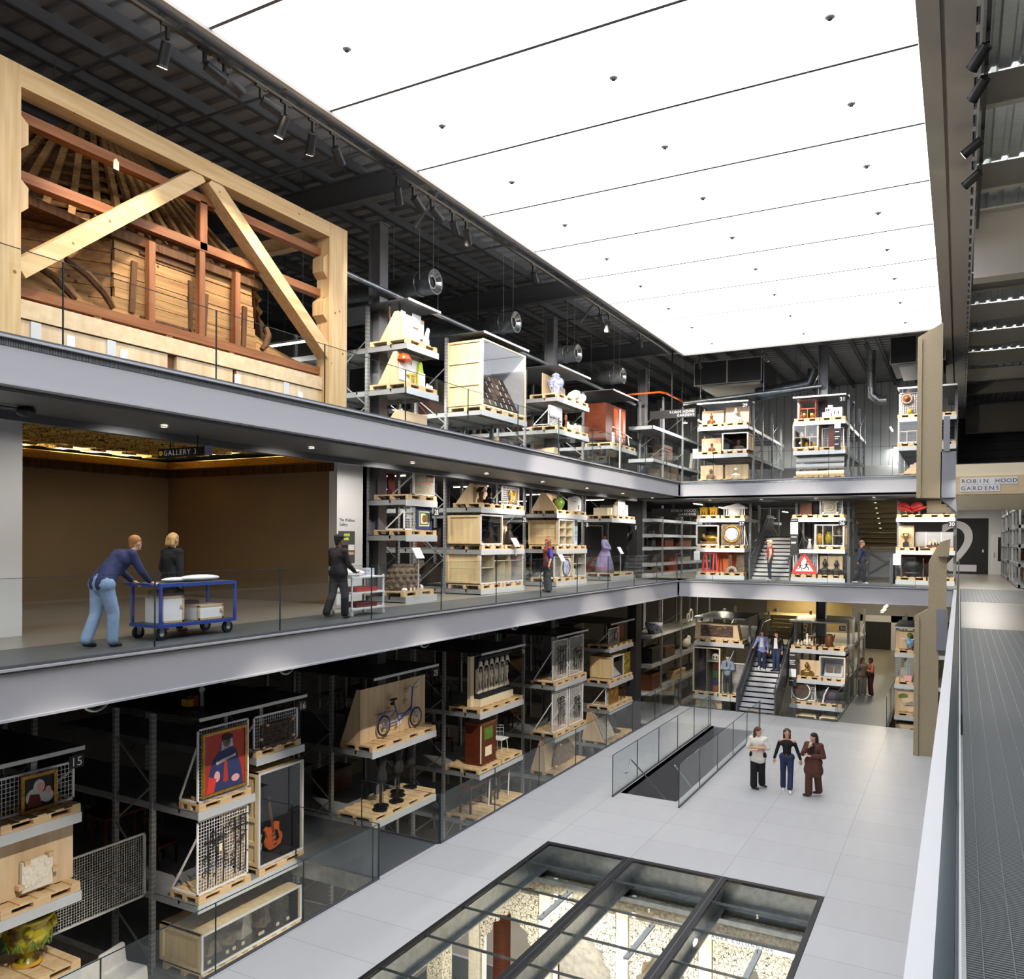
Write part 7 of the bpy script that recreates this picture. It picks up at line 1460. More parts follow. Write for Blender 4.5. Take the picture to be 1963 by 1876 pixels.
# ================================================================ DUCTS, PIPES AND PLANT
for i,(y,lb) in enumerate(((18.9,'nearest silver duct outlet above the collage rack'),(23.6,'second silver duct outlet above the tall tablet crate'),(28.55,'third silver duct outlet above the blue and white jar'),(33.3,'furthest silver duct outlet on the left'))):
    r=T('duct_outlet',lb,'duct',(-12.75,y,8.72)); obj('duct_body',MB().tube([(-4,0,.05),(-1.1,0,0),(-1.0,0,0),(0,0,0)],[.24,.24,.33,.33],22,0,False).ring((0,0,0),.33,.02,'x',22,6).ring((-.5,0,0),.335,.012,'x',22,5),M['galv'],r); obj('nozzle_cone',MB().tube([(0,0,0),(-.12,0,0)],[.31,.17],22,0,False).ring((-.1,0,0),.16,.02,'x',18,6),M['chrome'],r); obj('throat',MB().disc((-.13,0,0),.17,.02,'x',18),M['black'],r)
    obj('hanger',MB().bar((-.3,.33,0),(-.3,.33,2.2),.01).bar((-.3,-.33,0),(-.3,-.33,2.2),.01).bar((-1.6,.24,0),(-1.6,.24,2.2),.01),M['steel_paint'],r)
tag(obj('ceiling_pipe',MB().tube([(-13.4,15.5,8.2),(-13.4,36.5,8.0)],.075,10).bar((-13.4,20,8.1),(-13.4,20,10.7),.012).bar((-13.4,30,8.1),(-13.4,30,10.7),.012),M['galv']),'long silver pipe running above the upper left racks','pipe')
tag(obj('ceiling_pipe',MB().tube([(-11.2,36.9,7.95),(-5.2,36.9,8.25)],.085,10).bar((-7.6,36.9,8.1),(-7.6,36.9,10.7),.014).bar((-10.4,36.9,8.0),(-10.4,36.9,10.7),.014),M['galv']),'silver pipe crossing above the bust rack','pipe')
r=T('orange_pipework','orange-brown pipe loop above the far corner rack','pipe',(0,0,0)); obj('pipe_run',MB().tube([(-13.6,36.2,8.42),(-12.1,36.2,8.42),(-11.9,36.6,8.42),(-11.9,40,8.42)],.05,8),M['orange'],r); obj('hanger',MB().bar((-12.6,36.2,8.42),(-12.6,36.2,10.7),.012).bar((-11.9,39,8.42),(-11.9,39,10.7),.012),M['steel_paint'],r)
for x0,x1,z0,z1,lb in ((-10.7,-7.75,8.75,9.75,'wide dark ventilation unit hanging left of the far column'),(-2.55,-.6,8.95,10.0,'dark ventilation unit hanging beside the upper concrete fin')):
    r=T('ventilation_unit',lb,'ventilation unit',(0,37,0)); obj('casing',MB().box(x0,x1,.02,3.5,z0,z1),M['near_black'],r); xm=(x0+x1)/2-.05
    obj('frame',MB().box(x0,x1,0,.05,z0-.04,z0).box(x0,x1,0,.05,z1,z1+.04).box(x0-.04,x0,0,.05,z0-.04,z1+.04).box(x1,x1+.04,0,.05,z0-.04,z1+.04).box(xm,xm+.08,-.0,.05,z0,z1),M['warm_beam'],r); obj('drip_tray',MB().box(x0+.3,x1-.05,.1,3.3,z0-.16,z0-.05),M['warm_beam'],r); obj('hanger',MB().bar((x0+.3,.3,z1),(x0+.3,.3,10.7),.02).bar((x1-.3,.3,z1),(x1-.3,.3,10.7),.02),M['dark_steel'],r)
tag(obj('flexible_duct',MB().tube([(-3.55,40,10.2),(-3.55,40,8.7),(-3.5,40,8.2),(-3.2,40,7.95),(-2.9,40,7.95)],.2,14),mat('foil','c2c6c8',.3,.8,.3,14,bump=.8)),'crinkled silver flexible duct near the far right ceiling','duct')
tag(obj('round_duct',MB().tube([(-8.2,38.2,8.3),(-5.9,38.2,8.6),(-5.7,38.2,9.2)],.28,14),M['galv_dark']),'dark round duct behind the far column','duct')
for i,(y,lb) in enumerate(((9.6,'thin dark conduit under the roof nearest the camera'),(11.9,'second thin dark conduit under the roof'),(14.6,'third thin dark conduit under the roof'),(21.2,'thin dark conduit beyond the first rafter'),(24.0,'thin dark conduit before the second rafter'),(29.5,'thin dark conduit beyond the second rafter'))): tag(obj('roof_conduit',MB().tube([(-20,y,10.3),(-10.4,y,10.3)],.03,6).bar((-12.2,y,10.3),(-12.2,y,10.7),.015).bar((-15.2,y,10.3),(-15.2,y,10.7),.015),M['dark_steel']),lb,'conduit')
for x,y,lb in ((-2.6,44,'bright round lamp with a glare on the far upper ceiling'),(-11.6,38.6,'bright lamp near the far left corner of the upper storey')):
    r=T('pendant_lamp',lb,'lamp',(x,y,7.3)); obj('lamp_head',MB().lathe([(.0,.0),(.1,.0),(.1,.12),(.05,.22),(0,.22)],14),M['black'],r); obj('lens',MB().disc((0,0,-.01),.09,.02,'z',14),M['lamp_face'],r); obj('cord',MB().bar((0,0,.2),(0,0,3.64),.015),M['black'],r); l=bpy.data.lights.new('lamp_glow','POINT'); l.energy=120; l.shadow_soft_size=.08; l.color=(1,.94,.85); o=bpy.data.objects.new('lamp_glow',l); COL.objects.link(o); o.parent=r; o.location=(0,-.05,-.12)
# direction signs
r=T('direction_sign','hanging black sign reading gallery 3 with a lilac end','sign',(-12.74,10.0,3.06)); obj('board',MB().box(0,1.2,0,.04,0,.16),M['black'],r); obj('lilac_end',MB().box(1.2,1.35,0,.04,-.0,.165),M['purple_cloth'],r); obj('arrow_disc',MB().disc((.07,-.003,.08),.045,.006,'y',16),M['yellow'],r); text('lettering','GALLERY 3',.135,M['white'],r,(.15,-.004,.035),(PI/2,0,0),'LEFT',.001,1.0,1.35); obj('hanger',MB().bar((.3,.02,.16),(.3,.02,.36),.015).bar((1.0,.02,.16),(1.0,.02,.36),.015),M['black'],r); obj('arrow',MB().bar((.045,-.008,.08),(.095,-.008,.08),.008,.004,0,(0,1,0)),M['black'],r)
r=T('wall_lettering','small black gallery name lettered on the white pier','lettering',(-13.495,15.84,2.06)); text('letters','The Wolfson\nGallery',.11,M['near_black'],r,(0,0,0),(PI/2,0,PI/2),'LEFT',.001)
r=T('wall_poster','grey poster with green heading on the white gallery pier','poster',(-13.49,15.8,1.02),PI/2); obj('sheet',MB().box(0,.62,-.006,0,0,.8),M['dark_steel'],r); obj('heading',MB().box(.2,.42,-.009,-.006,.67,.74).box(.2,.38,-.009,-.006,.57,.64),M['hi_vis'],r); obj('black_block',MB().box(.12,.33,-.009,-.006,.05,.45),M['black'],r); obj('pale_block',MB().box(.37,.6,-.009,-.006,.32,.46),M['paper'],r); obj('tan_block',MB().box(.37,.58,-.009,-.006,.2,.28),M['pallet'],r)
tag(obj('switch_box',MB().box(0,.08,-.05,0,0,.14),M['white'],loc=(-13.2,17.86,1.62),rz=PI/2),'small white switch box on the first grey column','switch')
r=T('hall_sign','black hanging direction sign with white letters near the middle far corner','sign',(-10.9,34.9,2.7)); obj('board',MB().box(-1.1,.95,0,.05,0,.36),M['black'],r); text('lettering','ROBIN HOOD\nGARDENS',.15,M['white'],r,(.9,-.004,.2),(PI/2,0,0),'RIGHT',.001,1.0,1.2); obj('pole',MB().bar((-.1,.02,.36),(-.1,.02,.66),.06),M['black'],r)
r=T('hall_sign','black hanging direction sign on the upper far corner','sign',(-11.0,34.9,7.0)); obj('board',MB().box(-1.1,.95,0,.05,0,.36),M['black'],r); text('lettering','ROBIN HOOD\nGARDENS',.15,M['white'],r,(.9,-.004,.2),(PI/2,0,0),'RIGHT',.001,1.0,1.2); obj('pole',MB().bar((-.1,.02,.36),(-.1,.02,3.7),.05),M['black'],r)
r=T('ceiling_camera','dark dome camera under the walkway at the far left','camera',(-11.4,6.8,3.36)); obj('dome',MB().ell((0,0,0),(.13,.13,.08)),M['black'],r); obj('conduit',MB().tube([(0,-.1,.02),(0,-1.2,.02)],.02,6),M['dark_steel'],r)
for i,y in enumerate((9.5,17.0,24.0,31.0)): tag(obj('soffit_duct_end',MB().tube([(-1.2,0,0),(0,0,0)],.28,18,0,False).ring((0,0,0),.28,.035,'x',20,6).disc((-.05,0,0),.25,.02,'x',18),M['galv'],loc=(-12.9,(8.9,13.4,18.7,23.9)[i],-1.05)),('first','second','third','fourth')[i]+' round duct end under the middle left walkway, counting from the camera','duct')
# ================================================================ LOWEST LEVEL, SEEN THROUGH THE GLASS FLOOR
r=T('stone_colonnade','pale stone colonnade with inked scrollwork below the glass floor','colonnade',(0,16.1,0))
for x in (-9.7,-7.9,-6.1,-4.35,-2.45): 
    obj('pillar',MB().box(x-.13,x+.13,0,.3,ZB,-6.1),M['ivory'],r); obj('steel_post',MB().box(x+.2,x+.28,.05,.12,ZB,-5.75),M['white_paint'],r)
xs=(-9.7,-7.9,-6.1,-4.35,-2.45)
for a,b in zip(xs[:-1],xs[1:]):
    obj('frieze',MB().box(a+.15,b-.15,.02,.14,-6.65,-6.2),M['scroll'],r)
    for s,x in ((1,a+.15),(-1,b-.15)):
        pts=[(x,-6.67),(x+s*.75,-6.67),(x+s*.7,-6.8),(x+s*.5,-6.84),(x+s*.46,-7.0),(x+s*.3,-7.05),(x+s*.26,-7.3),(x+s*.12,-7.4),(x+s*.1,-7.7),(x,-7.75)]
        obj('bracket',MB().prism(pts,'y',.04,.13),M['scroll'],r)
obj('rubble_core',MB().box(-9.8,-2.3,.0,.4,-6.05,-5.85),mat('rubble','a49a84',.95,0,0,16,(1,1,1),.8,'5f5a4c'),r)
for y in (-.05,.4): obj('support_rail',MB().box(-9.8,-2.2,y,y+.06,-5.85,-5.75).box(-9.8,-2.2,y+.06,y+.1,-5.85,-5.83),M['galv'],r)
for a,b in ((-7.6,-6.4),): obj('aged_panel',MB().box(a,b,.16,.22,-9.0,-6.75),M['stone_grey'],r)
r=T('name_board','white board reading AGRA COLONNADE on top of the stone frieze','sign',(-4.27,16.05,-6.19)); obj('board',MB().box(0,1.66,-.02,0,0,.13),M['white'],r); text('lettering','AGRA COLONNADE',.1,M['black'],r,(.06,-.022,.03),(PI/2,0,0),'LEFT',.001,.92,1.55)
tag(obj('carved_column',MB().box(-.2,.2,-.2,.2,ZB,-6.7).box(-.25,.25,-.25,.25,-6.9,-6.7),M['scroll'],loc=(-10.1,15.3,0)),'ivory carved column at the left below the glass floor','column')
r=T('carved_bracket','dark red-brown carved wooden structure left below the glass floor','carved wood',(-9.4,16.9,ZB)); obj('post',MB().box(-.15,.15,-.15,.15,0,2.4),M['mahogany'],r); obj('capital',MB().prism([(-.6,2.7),(.6,2.7),(.25,2.2),(-.25,2.2)],'y',-.35,.35).box(-.7,.7,-.4,.4,2.7,2.85),M['red_wood'],r)
tag(obj('carved_beam',MB().box(-.6,.5,-.2,.2,0,.22).ell((.5,0,.11),(.16,.2,.16)),M['red_wood'],loc=(-8.6,18.3,-6.6),rz=.3),'orange-brown carved beam end near the corner of the glass floor','carved wood')
tag(obj('beam_stand',MB().box(-.3,.3,-.15,.15,ZB,-6.6),M['mahogany'],loc=(-8.7,18.3,0)),'dark stand under the orange-brown carved beam end','stand')
r=T('grating_deck','dark grey platform with a pale edge below the glass floor','platform',(-10.4,16.6,ZB)); obj('deck',MB().box(-1,1,-1,1,.3,.36),M['grate_x'],r); obj('edge',MB().box(1,1.1,-1,1.1,.28,.37).box(-1,1.1,1,1.1,.28,.37).box(-1,-.9,-1,1,0,.3).box(.9,1,-1,1,0,.3),M['steel_light'],r)
for i,(x,y,w,h,lb) in enumerate(((-7.5,20.2,1.1,1.7,'tall cardboard-coloured crate below the glass floor'),(-4.9,19.6,1.0,.9,'tan crate stack under the colonnade sign'),(-4.0,19.2,1.2,.6,'low tan crate under the colonnade sign'))):
    r=T('wrapped_crate',lb,'crate',(x,y,ZB)); obj('crate_body',MB().box(-w/2,w/2,-.4,.4,.12,h),M['pallet'],r); obj('crate_pallet',MB().box(-w/2-.05,w/2+.05,-.45,.45,.08,.12).box(-w/2,w/2,-.45,-.35,0,.08).box(-w/2,w/2,.35,.45,0,.08),M['pallet'],r); obj('wrap',MB().box(-w/2-.006,w/2+.006,-.406,.406,h*.4,h*.55),M['paper'],r)
r=T('wire_table','white round table with thin curved legs below the glass floor','table',(-2.9,18.2,ZB)); obj('top',MB().lathe([(0,.72),(.6,.72),(.6,.75),(0,.75)],24),M['cream'],r)
for t in (0,2.1,4.2): obj('leg',MB().tube([(.3*math.cos(t),.3*math.sin(t),.72),(.5*math.cos(t),.5*math.sin(t),.3),(.45*math.cos(t),.45*math.sin(t),0)],.015,6),M['chrome'],r)
# things glimpsed down the floor stairwell and beside it
tag(obj('blue_cabinet',MB().box(-.5,.5,-.3,.3,0,1.7).box(-.48,-.02,-.32,-.3,.05,1.65).box(.02,.48,-.32,-.3,.05,1.65),M['blue'],loc=(-5.9,26.5,ZB)),'blue cabinet standing below the floor stairwell','cabinet')
tag(obj('white_column_base',MB().lathe([(0,0),(.3,0),(.2,.2),(.15,1.9),(.25,2.1),(0,2.1)],16),M['ivory'],loc=(-5.2,27.8,ZB)),'pale round column below the floor stairwell','column')
tag(obj('green_canopy',MB().prism([(-.7,0),(.5,0),(.2,1.6),(-.2,1.6)],'y',-.4,.4),mat('sage','b9c0a0',.8),loc=(-5.0,31.0,ZB+.9)),'sage green tapering object seen below the floor stairwell','display object')
tag(obj('sage_plinth',MB().box(-.7,.6,-.5,.5,0,.9),M['white'],loc=(-5.0,31.0,ZB)),'white plinth under the sage green tapering object','plinth')
# ================================================================ PEOPLE (each faces -y in its own frame)
SK={'light':mat('skin_light','d9a98c',.6),'tan':mat('skin_tan','b98363',.6),'brown':mat('skin_brown','7d523a',.6)}
CL={}
def cloth(h,rough=.85):
    if h not in CL: CL[h]=mat('cloth_'+h,h,rough,0,.08,9)
    return CL[h]
def hand(mb,w,d,curl=.4,thumb=(1,0,0),s=1.0):
    """palm, four bent fingers of different length and a side thumb; d = direction of the fingers"""
    w=Vector(w); d=Vector(d).normalized(); t=Vector(thumb); t=(t-d*t.dot(d)).normalized(); n=d.cross(t).normalized()
    mb.cap(w,w+d*.05*s,.024*s,.03*s,8); mb.cap(w+d*.05*s-t*.018*s,w+d*.05*s+t*.018*s,.02*s,.02*s,8)
    for k,(o,L) in enumerate(((.03,.062),(.011,.072),(-.009,.067),(-.028,.05))):
        a=w+d*.075*s+t*o*s; b=a+(d*math.cos(curl)+n*math.sin(curl))*L*.55*s; c=b+(d*math.cos(curl*2.2)+n*math.sin(curl*2.2))*L*.5*s
        mb.cap(a,b,.0095*s,.009*s,6).cap(b,c,.009*s,.008*s,6)
    a=w+d*.02*s+t*.028*s; b=a+(d*.7+t*.7).normalized()*.04*s; mb.cap(a,b,.011*s,.01*s,6).cap(b,b+(d*.9+t*.2).normalized()*.03*s,.01*s,.008*s,6)
def person(label,loc,rz,J,skin,top,legs,shoe,hair,sleeve=1.0,build=1.0,hairlen=.1,extra=None,hem=.0,flare=.0,vest=None,cap=None,neckline=0):
    """J: joint overrides in metres for a 1.7 m figure; clothes follow the same skeleton"""
    P=dict(pel=(0,0,.93),wst=(0,0,1.08),chs=(0,0,1.27),nk=(0,.01,1.44),hd=(0,-.015,1.58),face=(0,-1,0))
    for s,sg in (('l',-1),('r',1)):
        P.update({'hip'+s:(sg*.09,0,.9),'kn'+s:(sg*.1,-.02,.5),'an'+s:(sg*.1,.02,.085),'sh'+s:(sg*.175,.01,1.37),'el'+s:(sg*.23,.03,1.1),'wr'+s:(sg*.24,-.05,.86),'fd'+s:(0,-.1,-1)})
    P.update(J); V={k:Vector(v) for k,v in P.items()}
    r=T('person',label,'person',loc,rz); b=build; K=M[skin] if skin in M else SK[skin]
    b*=1.1; fc=V['face'].normalized(); hd=V['hd']; up=(hd-V['nk']).normalized(); sd=fc.cross(Vector((0,0,1))).normalized(); fc=Vector((0,0,1)).cross(sd)*-1 if False else fc
    # ---- body: one continuous skin surface
    mb=MB(); R=Matrix((sd,-fc,sd.cross(-fc))).transposed()
    mb.ell(hd+Vector((0,0,.02)),(.075,.092,.105),14,10,0,R).ell(hd+fc*.03-Vector((0,0,.045)),(.055,.06,.06),12,8,0,R)
    mb.ell(hd+fc*.092-Vector((0,0,.012)),(.011,.02,.022),8,6,0,R).ell(hd+fc*.075-Vector((0,0,.082)),(.03,.02,.016),8,6,0,R).ell(hd+fc*.083-Vector((0,0,.05)),(.022,.008,.007),8,6,0,R)
    for s in (-1,1): mb.ell(hd+sd*s*.076,(.012,.022,.03),8,6,0,R)
    mb.cap(V['nk']-Vector((0,0,.05)),hd-Vector((0,0,.04)),.052,.05).cap(V['shl'],V['shr'],.05*b).cap(V['chs'],V['wst'],.1*b,.09*b).cap(V['wst'],V['pel'],.09*b,.1*b)
    for s in 'lr':
        mb.cap(V['sh'+s],V['el'+s],.046*b,.038).cap(V['el'+s],V['wr'+s],.038,.026).cap(V['hip'+s],V['kn'+s],.075*b,.052).cap(V['kn'+s],V['an'+s],.05,.034)
        hand(mb,V['wr'+s],V['fd'+s],.45,(1,0,0) if s=='l' else (-1,0,0))
        mb.cap(V['an'+s]-Vector((0,0,.03)),V['an'+s]+fc*.1-Vector((0,0,.045)),.034,.028)
    blob('body',mb,K,r,.0085,1)
    e=MB()
    for s in (-1,1): e.ell(hd+fc*.083+sd*s*.032+Vector((0,0,.018)),(.011,.006,.007),8,6,0,R)
    obj('eyes',e,M['black'],r)
    # ---- clothes
    mb=MB(); mb.cap(V['shl'],V['shr'],.068*b).cap(V['chs']+Vector((-.06*b,0,.02)),V['chs']+Vector((.06*b,0,.02)),.115*b).cap(V['chs'],V['wst'],.135*b,.125*b)
    for sx in (-.055,.055): mb.cap(V['wst']+Vector((sx*.4,0,0)),V['pel']+Vector((sx*b,0,.04-hem)),.118*b,(.122+hem*.1)*b)
    if neckline==0: mb.cap(V['nk']-Vector((0,0,.05)),V['nk']-Vector((0,0,.01)),.06,.055)
    arm=MB()
    for s in 'lr':
        if neckline==0: arm.cap(V['sh'+s],V['el'+s].lerp(V['sh'+s],max(0,.5-sleeve) if sleeve<.5 else 0),.06*b,.052*b)
        else: arm.cap(V['sh'+s].lerp(V['el'+s],.2),V['el'+s],.054*b,.046*b)
        if sleeve>.5: arm.cap(V['el'+s],V['el'+s].lerp(V['wr'+s],(sleeve-.5)*1.8),.05*b,.04*b)
    if neckline==1: mb=MB(); mb.cap(V['chs']+Vector((-.07,0,.03)),V['chs']+Vector((.07,0,.03)),.108*b).cap(V['chs'],V['wst'],.125*b,.108*b).cap(V['wst'],V['pel'],.108*b,.12*b)
    if vest: blob('vest',mb,cloth(vest),r,.016,2); blob('sleeves',arm,cloth(top),r,.014,1)
    else: mb.add(arm.v,arm.f,0,True); blob('top',mb,cloth(top),r,.016,2)
    mb=MB(); mb.cap(V['hipl']+Vector((0,0,.03)),V['hipr']+Vector((0,0,.03)),.118*b).cap(V['pel']+Vector((0,0,.04)),V['pel']-Vector((0,0,.03)),.115*b)
    for s in 'lr': mb.cap(V['hip'+s],V['kn'+s],.098*b,.07*b+flare*.4).cap(V['kn'+s],V['an'+s]+Vector((0,0,.02)),.068*b+flare*.4,.055*b+flare)
    blob('trousers',mb,cloth(legs),r,.016,2)
    for s in 'lr':
        a=V['an'+s]; mb=MB().cap(a-Vector((0,0,.035))-fc*.01,a+fc*.13-Vector((0,0,.05)),.047,.036).cap(a-Vector((0,0,.05)),a+fc*.14-Vector((0,0,.055)),.032,.03); blob('shoe',mb,cloth(shoe,.5),r,.012,1)
    mb=MB().ell(hd+Vector((0,0,.045))-fc*.012,(.086,.1,.09),14,10,0,R)
    if hairlen>.12:
        for s in (-1,0,1): mb.cap(hd+sd*s*.055-fc*.055+Vector((0,0,.03)),hd+sd*s*.07-fc*.075-Vector((0,0,hairlen-.06)),.05,.035)
    else: mb.cap(hd-fc*.05+Vector((0,0,.03)),hd-fc*.06-Vector((0,0,.05)),.06,.045)
    blob('hair',mb,cloth(hair,.7),r,.013,1)
    if cap: obj('cap',MB().ell(hd+Vector((0,0,.085)),(.1,.115,.055),14,8,0,R).ell(hd+Vector((0,0,.07))+fc*.12,(.07,.07,.012),10,6,0,R),cloth(cap),r)
    if extra: extra(r,V)
    return r
E_=PI  # heading helpers: rz=pi/2 -> faces +x, pi -> faces +y, -pi/2 -> faces -x
bent=dict(pel=(0,.1,.93),wst=(0,0,1.1),chs=(0,-.2,1.27),nk=(0,-.36,1.42),hd=(0,-.46,1.53),face=(0,-1,-.1),shl=(-.18,-.27,1.37),shr=(.18,-.27,1.37),ell=(-.24,-.38,1.12),elr=(.24,-.38,1.12),wrl=(-.2,-.58,.93),wrr=(.2,-.58,.93),fdl=(0,-1,-.35),fdr=(0,-1,-.35),
 hipl=(-.09,.1,.9),hipr=(.09,.1,.9),knl=(-.1,-.02,.5),anl=(-.1,.0,.085),knr=(.1,.12,.5),anr=(.1,.28,.1))
person('man in a navy jacket and pale blue jeans bending to push the blue trolley',(-11.1,7.85,0),PI,bent,'light','2c3258','8aa3c2','1b1b1d','a9753f',.95,1.08,.1,None,.03,.02)
walk=lambda a,s=1:dict(knl=(-.1,-.1*s*a,.5),anl=(-.1,-.1*s*a,.09),knr=(.1,.06*s*a,.5),anr=(.1,.26*s*a,.12),wrl=(-.24,.1*a,.88),wrr=(.24,-.16*a,.9))
person('person with short blond hair in black clothes walking behind the blue trolley',(-11.85,9.6,0),PI,walk(.6),'light','18181a','1c1c1f','b08d80','c9a46a',1,1.08,.13)
d=walk(.9); d.update(ell=(-.23,-.05,1.1),elr=(.23,-.05,1.1),wrl=(-.2,-.28,.95),wrr=(.2,-.28,.95),fdl=(0,-1,-.3),fdr=(0,-1,-.3))
person('person in a black cap and dark clothes pushing the white trolley',(-11.1,13.0,0),PI,d,'brown','2a2224','1d1d20','55555a','141416',1,1.03,.12,None,.02,.02,None,'232326')
person('woman with long red hair in a maroon waistcoat looking up at the racks',(-11.3,23.1,0),-.75,dict(face=(-.45,-.85,.2),wrl=(-.22,.03,.86)),'light','3c40b4','35393f','1c1c1e','7a4526',.5,1.02,.24,None,.12,.035,'6e2f2c')
person('person in a cream cap and a red padded top on the far middle walkway',(-6.95,35.3,0),-PI/2+.2,dict(wrl=(-.22,-.2,.95),ell=(-.24,-.02,1.1)),'light','b9a690','343a48','dcdcdc','d8c9a4',1,1.0,.1,None,.02,0,'9c4038','d9c9a0')
person('person in navy clothes striding to the right on the far middle walkway',(-3.35,34.6,0),PI/2,walk(1.1),'tan','1f2740','22242c','d8d8d8','5a4638',1,1.02,.1,None,.08)
st=dict(knl=(-.1,-.1,.56),anl=(-.1,-.06,.2),knr=(.1,-.03,.5),anr=(.1,.0,.085),wrl=(-.34,-.16,.98),ell=(-.27,-.0,1.12),fdl=(-.3,-.7,-.4))
person('woman in a lilac-blue shirt over white coming down the far stairs by the handrail',(-7.32,35.72,ZG+8*.165),.1,st,'light','8e98c8','26304e','e8e8ea','6a3c2c',.95,1.0,.2,lambda r,V:obj('white_top',MB().prism([(-.07,1.0),(.07,1.0),(.06,1.4),(-.06,1.4)],'y',-.16,-.12),cloth('e9e9ea'),r),.1,.02)
st2=dict(knl=(-.1,-.04,.5),anl=(-.1,.0,.085),knr=(.1,-.16,.52),anr=(.1,-.1,.12),face=(-.75,-.65,0))
person('man in a black jacket and white shirt coming down the far stairs on the right',(-6.72,35.72,ZG+8*.165),-.1,st2,'light','1b1b1d','2c3a5c','222226','241d1a',.95,1.05,.1,lambda r,V:obj('white_shirt',MB().prism([(-.08,.98),(.08,.98),(.06,1.42),(-.06,1.42)],'y',-.17,-.12),cloth('eeeeee'),r))
person('person in grey with long dark curly hair standing on the far bridge',(-3.72,39.3,ZG),.7,dict(face=(.8,-.6,0)),'tan','6b6660','7c7c7a','a9a9a6','3b2a22',1,1.0,.22,None,.04,.035)
person('person in a salmon top and dark red trousers on the far bridge with folded arms',(-3.38,39.35,ZG),-1.2,dict(ell=(-.26,-.02,1.12),elr=(.26,-.02,1.12),wrl=(.05,-.2,1.15),wrr=(-.05,-.22,1.1),fdl=(1,0,0),fdr=(-1,0,0)),'brown','b9705c','4a2226','c9bfb6','231a17',.95,1.0,.12,None,.0,.02)
fold=dict(ell=(-.27,-.03,1.13),elr=(.27,-.03,1.13),wrl=(.06,-.2,1.17),wrr=(-.08,-.23,1.11),fdl=(1,.1,.2),fdr=(-1,.1,0),face=(.85,-.5,0))
fold.update({k:v for k,v in walk(.5).items() if k[:2]!='wr'})
person('woman in a cream knitted top and black trousers with folded arms on the tiled floor',(-4.8,23.0,ZG),.12,fold,'light','e6dfd2','17171a','2b2b2e','5a3626',.42,1.12,.22,lambda r,V:obj('wristwatch',MB().ring((-.02,-.22,1.12),.035,.008,'x',14,5),M['white'],r),.12,.03)
w2=walk(.8,-1); w2.update(face=(.15,-1,-.25),ell=(-.26,.04,1.1),elr=(.27,.05,1.1),wrl=(-.33,.0,.85),wrr=(.36,-.02,.88))
person('woman in a black off-shoulder top and dark jeans walking in the middle of the three',(-4.07,23.2,ZG),.1,w2,'light','131315','2b3555','e6dfdc','54382a',1,.92,.26,lambda r,V:obj('belt_buckle',MB().ring((0,-.125,.99),.03,.008,'y',14,5),M['brass'],r),0,.02,None,None,1)
th=walk(.7); th.update(ell=(-.26,-.1,1.12),wrl=(-.06,-.2,1.36),fdl=(.3,.1,1),elr=(.27,-.03,1.1),wrr=(-.05,-.23,1.12),fdr=(-1,.1,0),face=(-.8,-.6,.1))
person('woman in a rust-brown suit with black hair holding her chin on the tiled floor',(-3.36,23.05,ZG),-.1,th,'light','5a352a','553126','2a2a2c','1a1718',.95,1.14,.17,lambda r,V:obj('black_shirt',MB().prism([(-.05,1.1),(.05,1.1),(.06,1.42),(-.06,1.42)],'y',-.17,-.12),cloth('19191b'),r),.28,.03)
# ---- trolleys on the left walkway
r=T('platform_trolley','blue two-tier platform trolley carrying boxes on the left walkway','trolley',(-11.3,9.42,0),PI/2)
mb0=M['blue']
for z in (.2,.84): obj('deck',MB().box(-.78,.78,-.33,.38,z,z+.05),M['blue'],r); obj('deck_mat',MB().box(-.74,.74,-.29,.34,z+.05,z+.056),M['dark_steel'],r)
for x in (-.76,.74):
    for y in (-.33,.34): obj('corner_post',MB().box(x,x+.04,y,y+.04,.25,.84),M['blue'],r)
obj('handle',MB().tube([(-.78,-.28,.86),(-.93,-.28,.9),(-.93,.32,.9),(-.78,.32,.86)],.018,8),M['blue'],r)
for x in (-.68,.66):
    for y in (-.24,.3): w=obj('caster',MB().disc((x,y,.1),.1,.05,'y',20),M['black'],r); obj('fork',MB().box(x-.04,x+.04,y-.035,y+.035,.12,.2),M['galv'],w); obj('hub',MB().disc((x,y,.1),.04,.056,'y',12),M['steel_paint'],w)
def cbox(label,x,y,z,w,d,h):
    r=T('archive_box',label,'box',(-11.3-y,9.42+x,z),PI/2); obj('box_body',MB().box(-w/2,w/2,-d/2,d/2,0,h),M['paper'],r); obj('edge_trim',MB().box(-w/2-.006,-w/2+.03,-d/2-.006,-d/2+.03,0,h).box(w/2-.03,w/2+.006,-d/2-.006,-d/2+.03,0,h).box(-w/2-.006,w/2+.006,-d/2-.006,d/2+.006,h-.03,h+.006).box(-w/2-.006,w/2+.006,-d/2-.006,-d/2,0,.03),M['pallet'],r); obj('clasp',MB().bx((w/2-.05,-d/2-.012,h*.6),(.04,.02,.05)),M['pallet'],r)
cbox('tall white wood-edged box on the lower deck of the blue trolley',-.42,0,.26,.42,.4,.42); cbox('low white wood-edged box at the right of the lower trolley deck',.3,-.05,.26,.52,.4,.24); 
tag(obj('red_box',MB().box(-.2,.2,-.12,.12,0,.3),M['maroon'],loc=(-11.55,9.6,.256),rz=PI/2),'dark red box behind the low white box on the blue trolley','box')
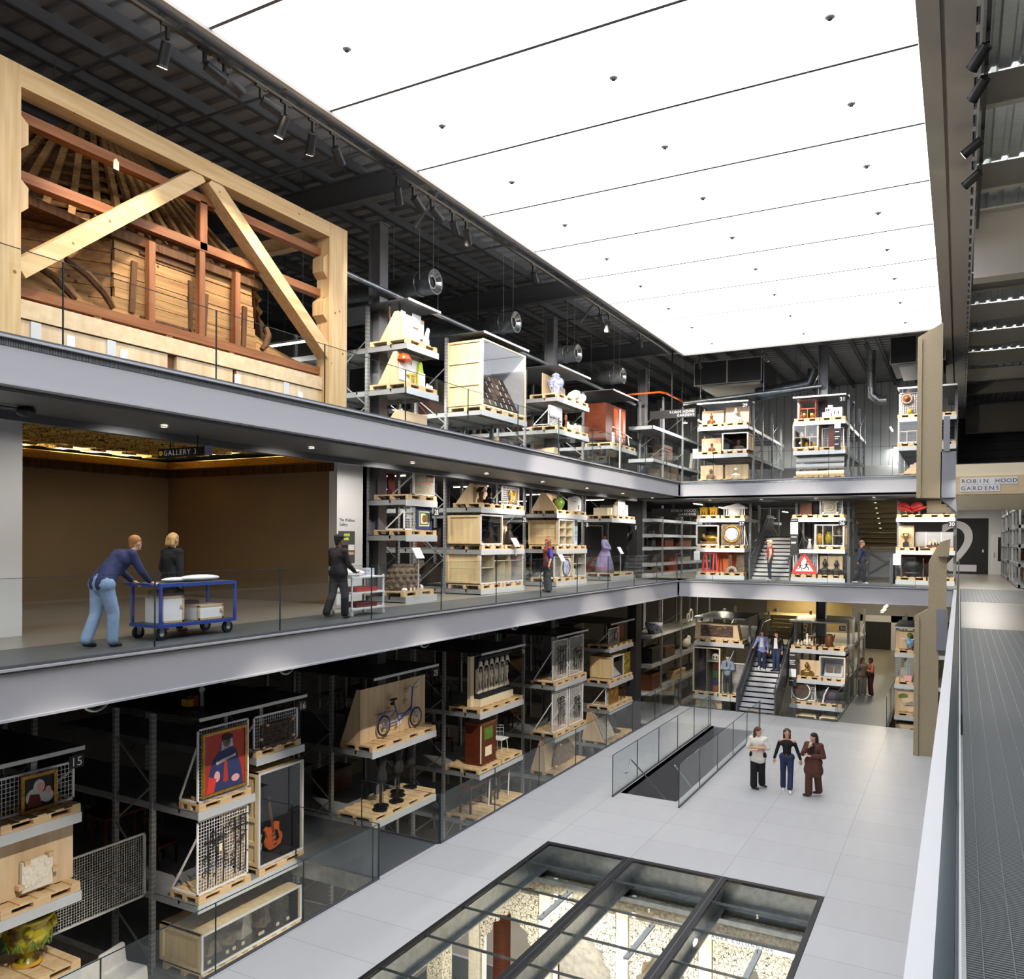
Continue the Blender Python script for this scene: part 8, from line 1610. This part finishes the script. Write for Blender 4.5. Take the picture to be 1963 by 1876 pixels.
tag(obj('wooden_tray',MB().box(-.18,.18,-.1,.1,0,.09),M['walnut'],loc=(-11.3,8.95,.686),rz=PI/2),'brown wooden tray lying on the tall white box','tray')
r=T('wrapped_object','white paper-wrapped long object lying on the blue trolley','wrapped object',(-11.25,9.65,.896),PI/2); o=obj('wrapping',MB().ell((0,0,.055),(.42,.13,.055),16,8).ell((-.42,.05,.04),(.3,.1,.04),14,8),M['paper'],r)
r=T('white_trolley','white three-tier trolley with red boxes by the gallery pier','trolley',(-11.35,13.95,0),PI/2)
for z in (.14,.47,.8): obj('tray',MB().box(-.56,.56,-.28,.28,z,z+.03),M['white_paint'],r)
for x in (-.54,.52):
    for y in (-.27,.25): obj('corner_post',MB().box(x,x+.03,y,y+.03,.1,.86),M['white_paint'],r); w=obj('caster',MB().disc((x+.015,y+.015,.05),.05,.03,'y',16),M['steel_paint'],r)
for z,m,lb in ((.501,'red','bright red box on the middle shelf of the white trolley'),(.171,'maroon','dark red box on the bottom shelf of the white trolley')): tag(obj('storage_box',MB().box(-.34,.36,-.2,.2,0,.09).box(-.35,.37,-.21,.21,.07,.1),M[m],loc=(-11.35,13.98,z),rz=PI/2),lb,'box')
tag(obj('paper_bundle',MB().ell((0,0,.07),(.34,.2,.07),14,8).ell((.1,.05,.1),(.15,.12,.05)),M['paper'],loc=(-11.35,13.75,.83),rz=PI/2),'crumpled white paper bundle on top of the white trolley','bundle')
tag(obj('printed_box',MB().box(-.13,.13,-.1,.1,0,.16).box(-.131,-.05,-.101,.0,.03,.13,1),[M['steel_light'],M['glaze_blue']],loc=(-11.4,14.3,.83),rz=PI/2),'small pale printed box at the end of the white trolley','box')
# ================================================================ lettering to plain meshes
bpy.context.view_layer.update()
_dg=bpy.context.evaluated_depsgraph_get()
for o in [o for o in SC.objects if o.type=='FONT']:
    me=bpy.data.meshes.new_from_object(o.evaluated_get(_dg)); n=bpy.data.objects.new(o.name+'_mesh',me); COL.objects.link(n)
    n.parent=o.parent; n.location=o.location; n.rotation_euler=o.rotation_euler; n.scale=o.scale
    nm=o.name; bpy.data.objects.remove(o); n.name=nm
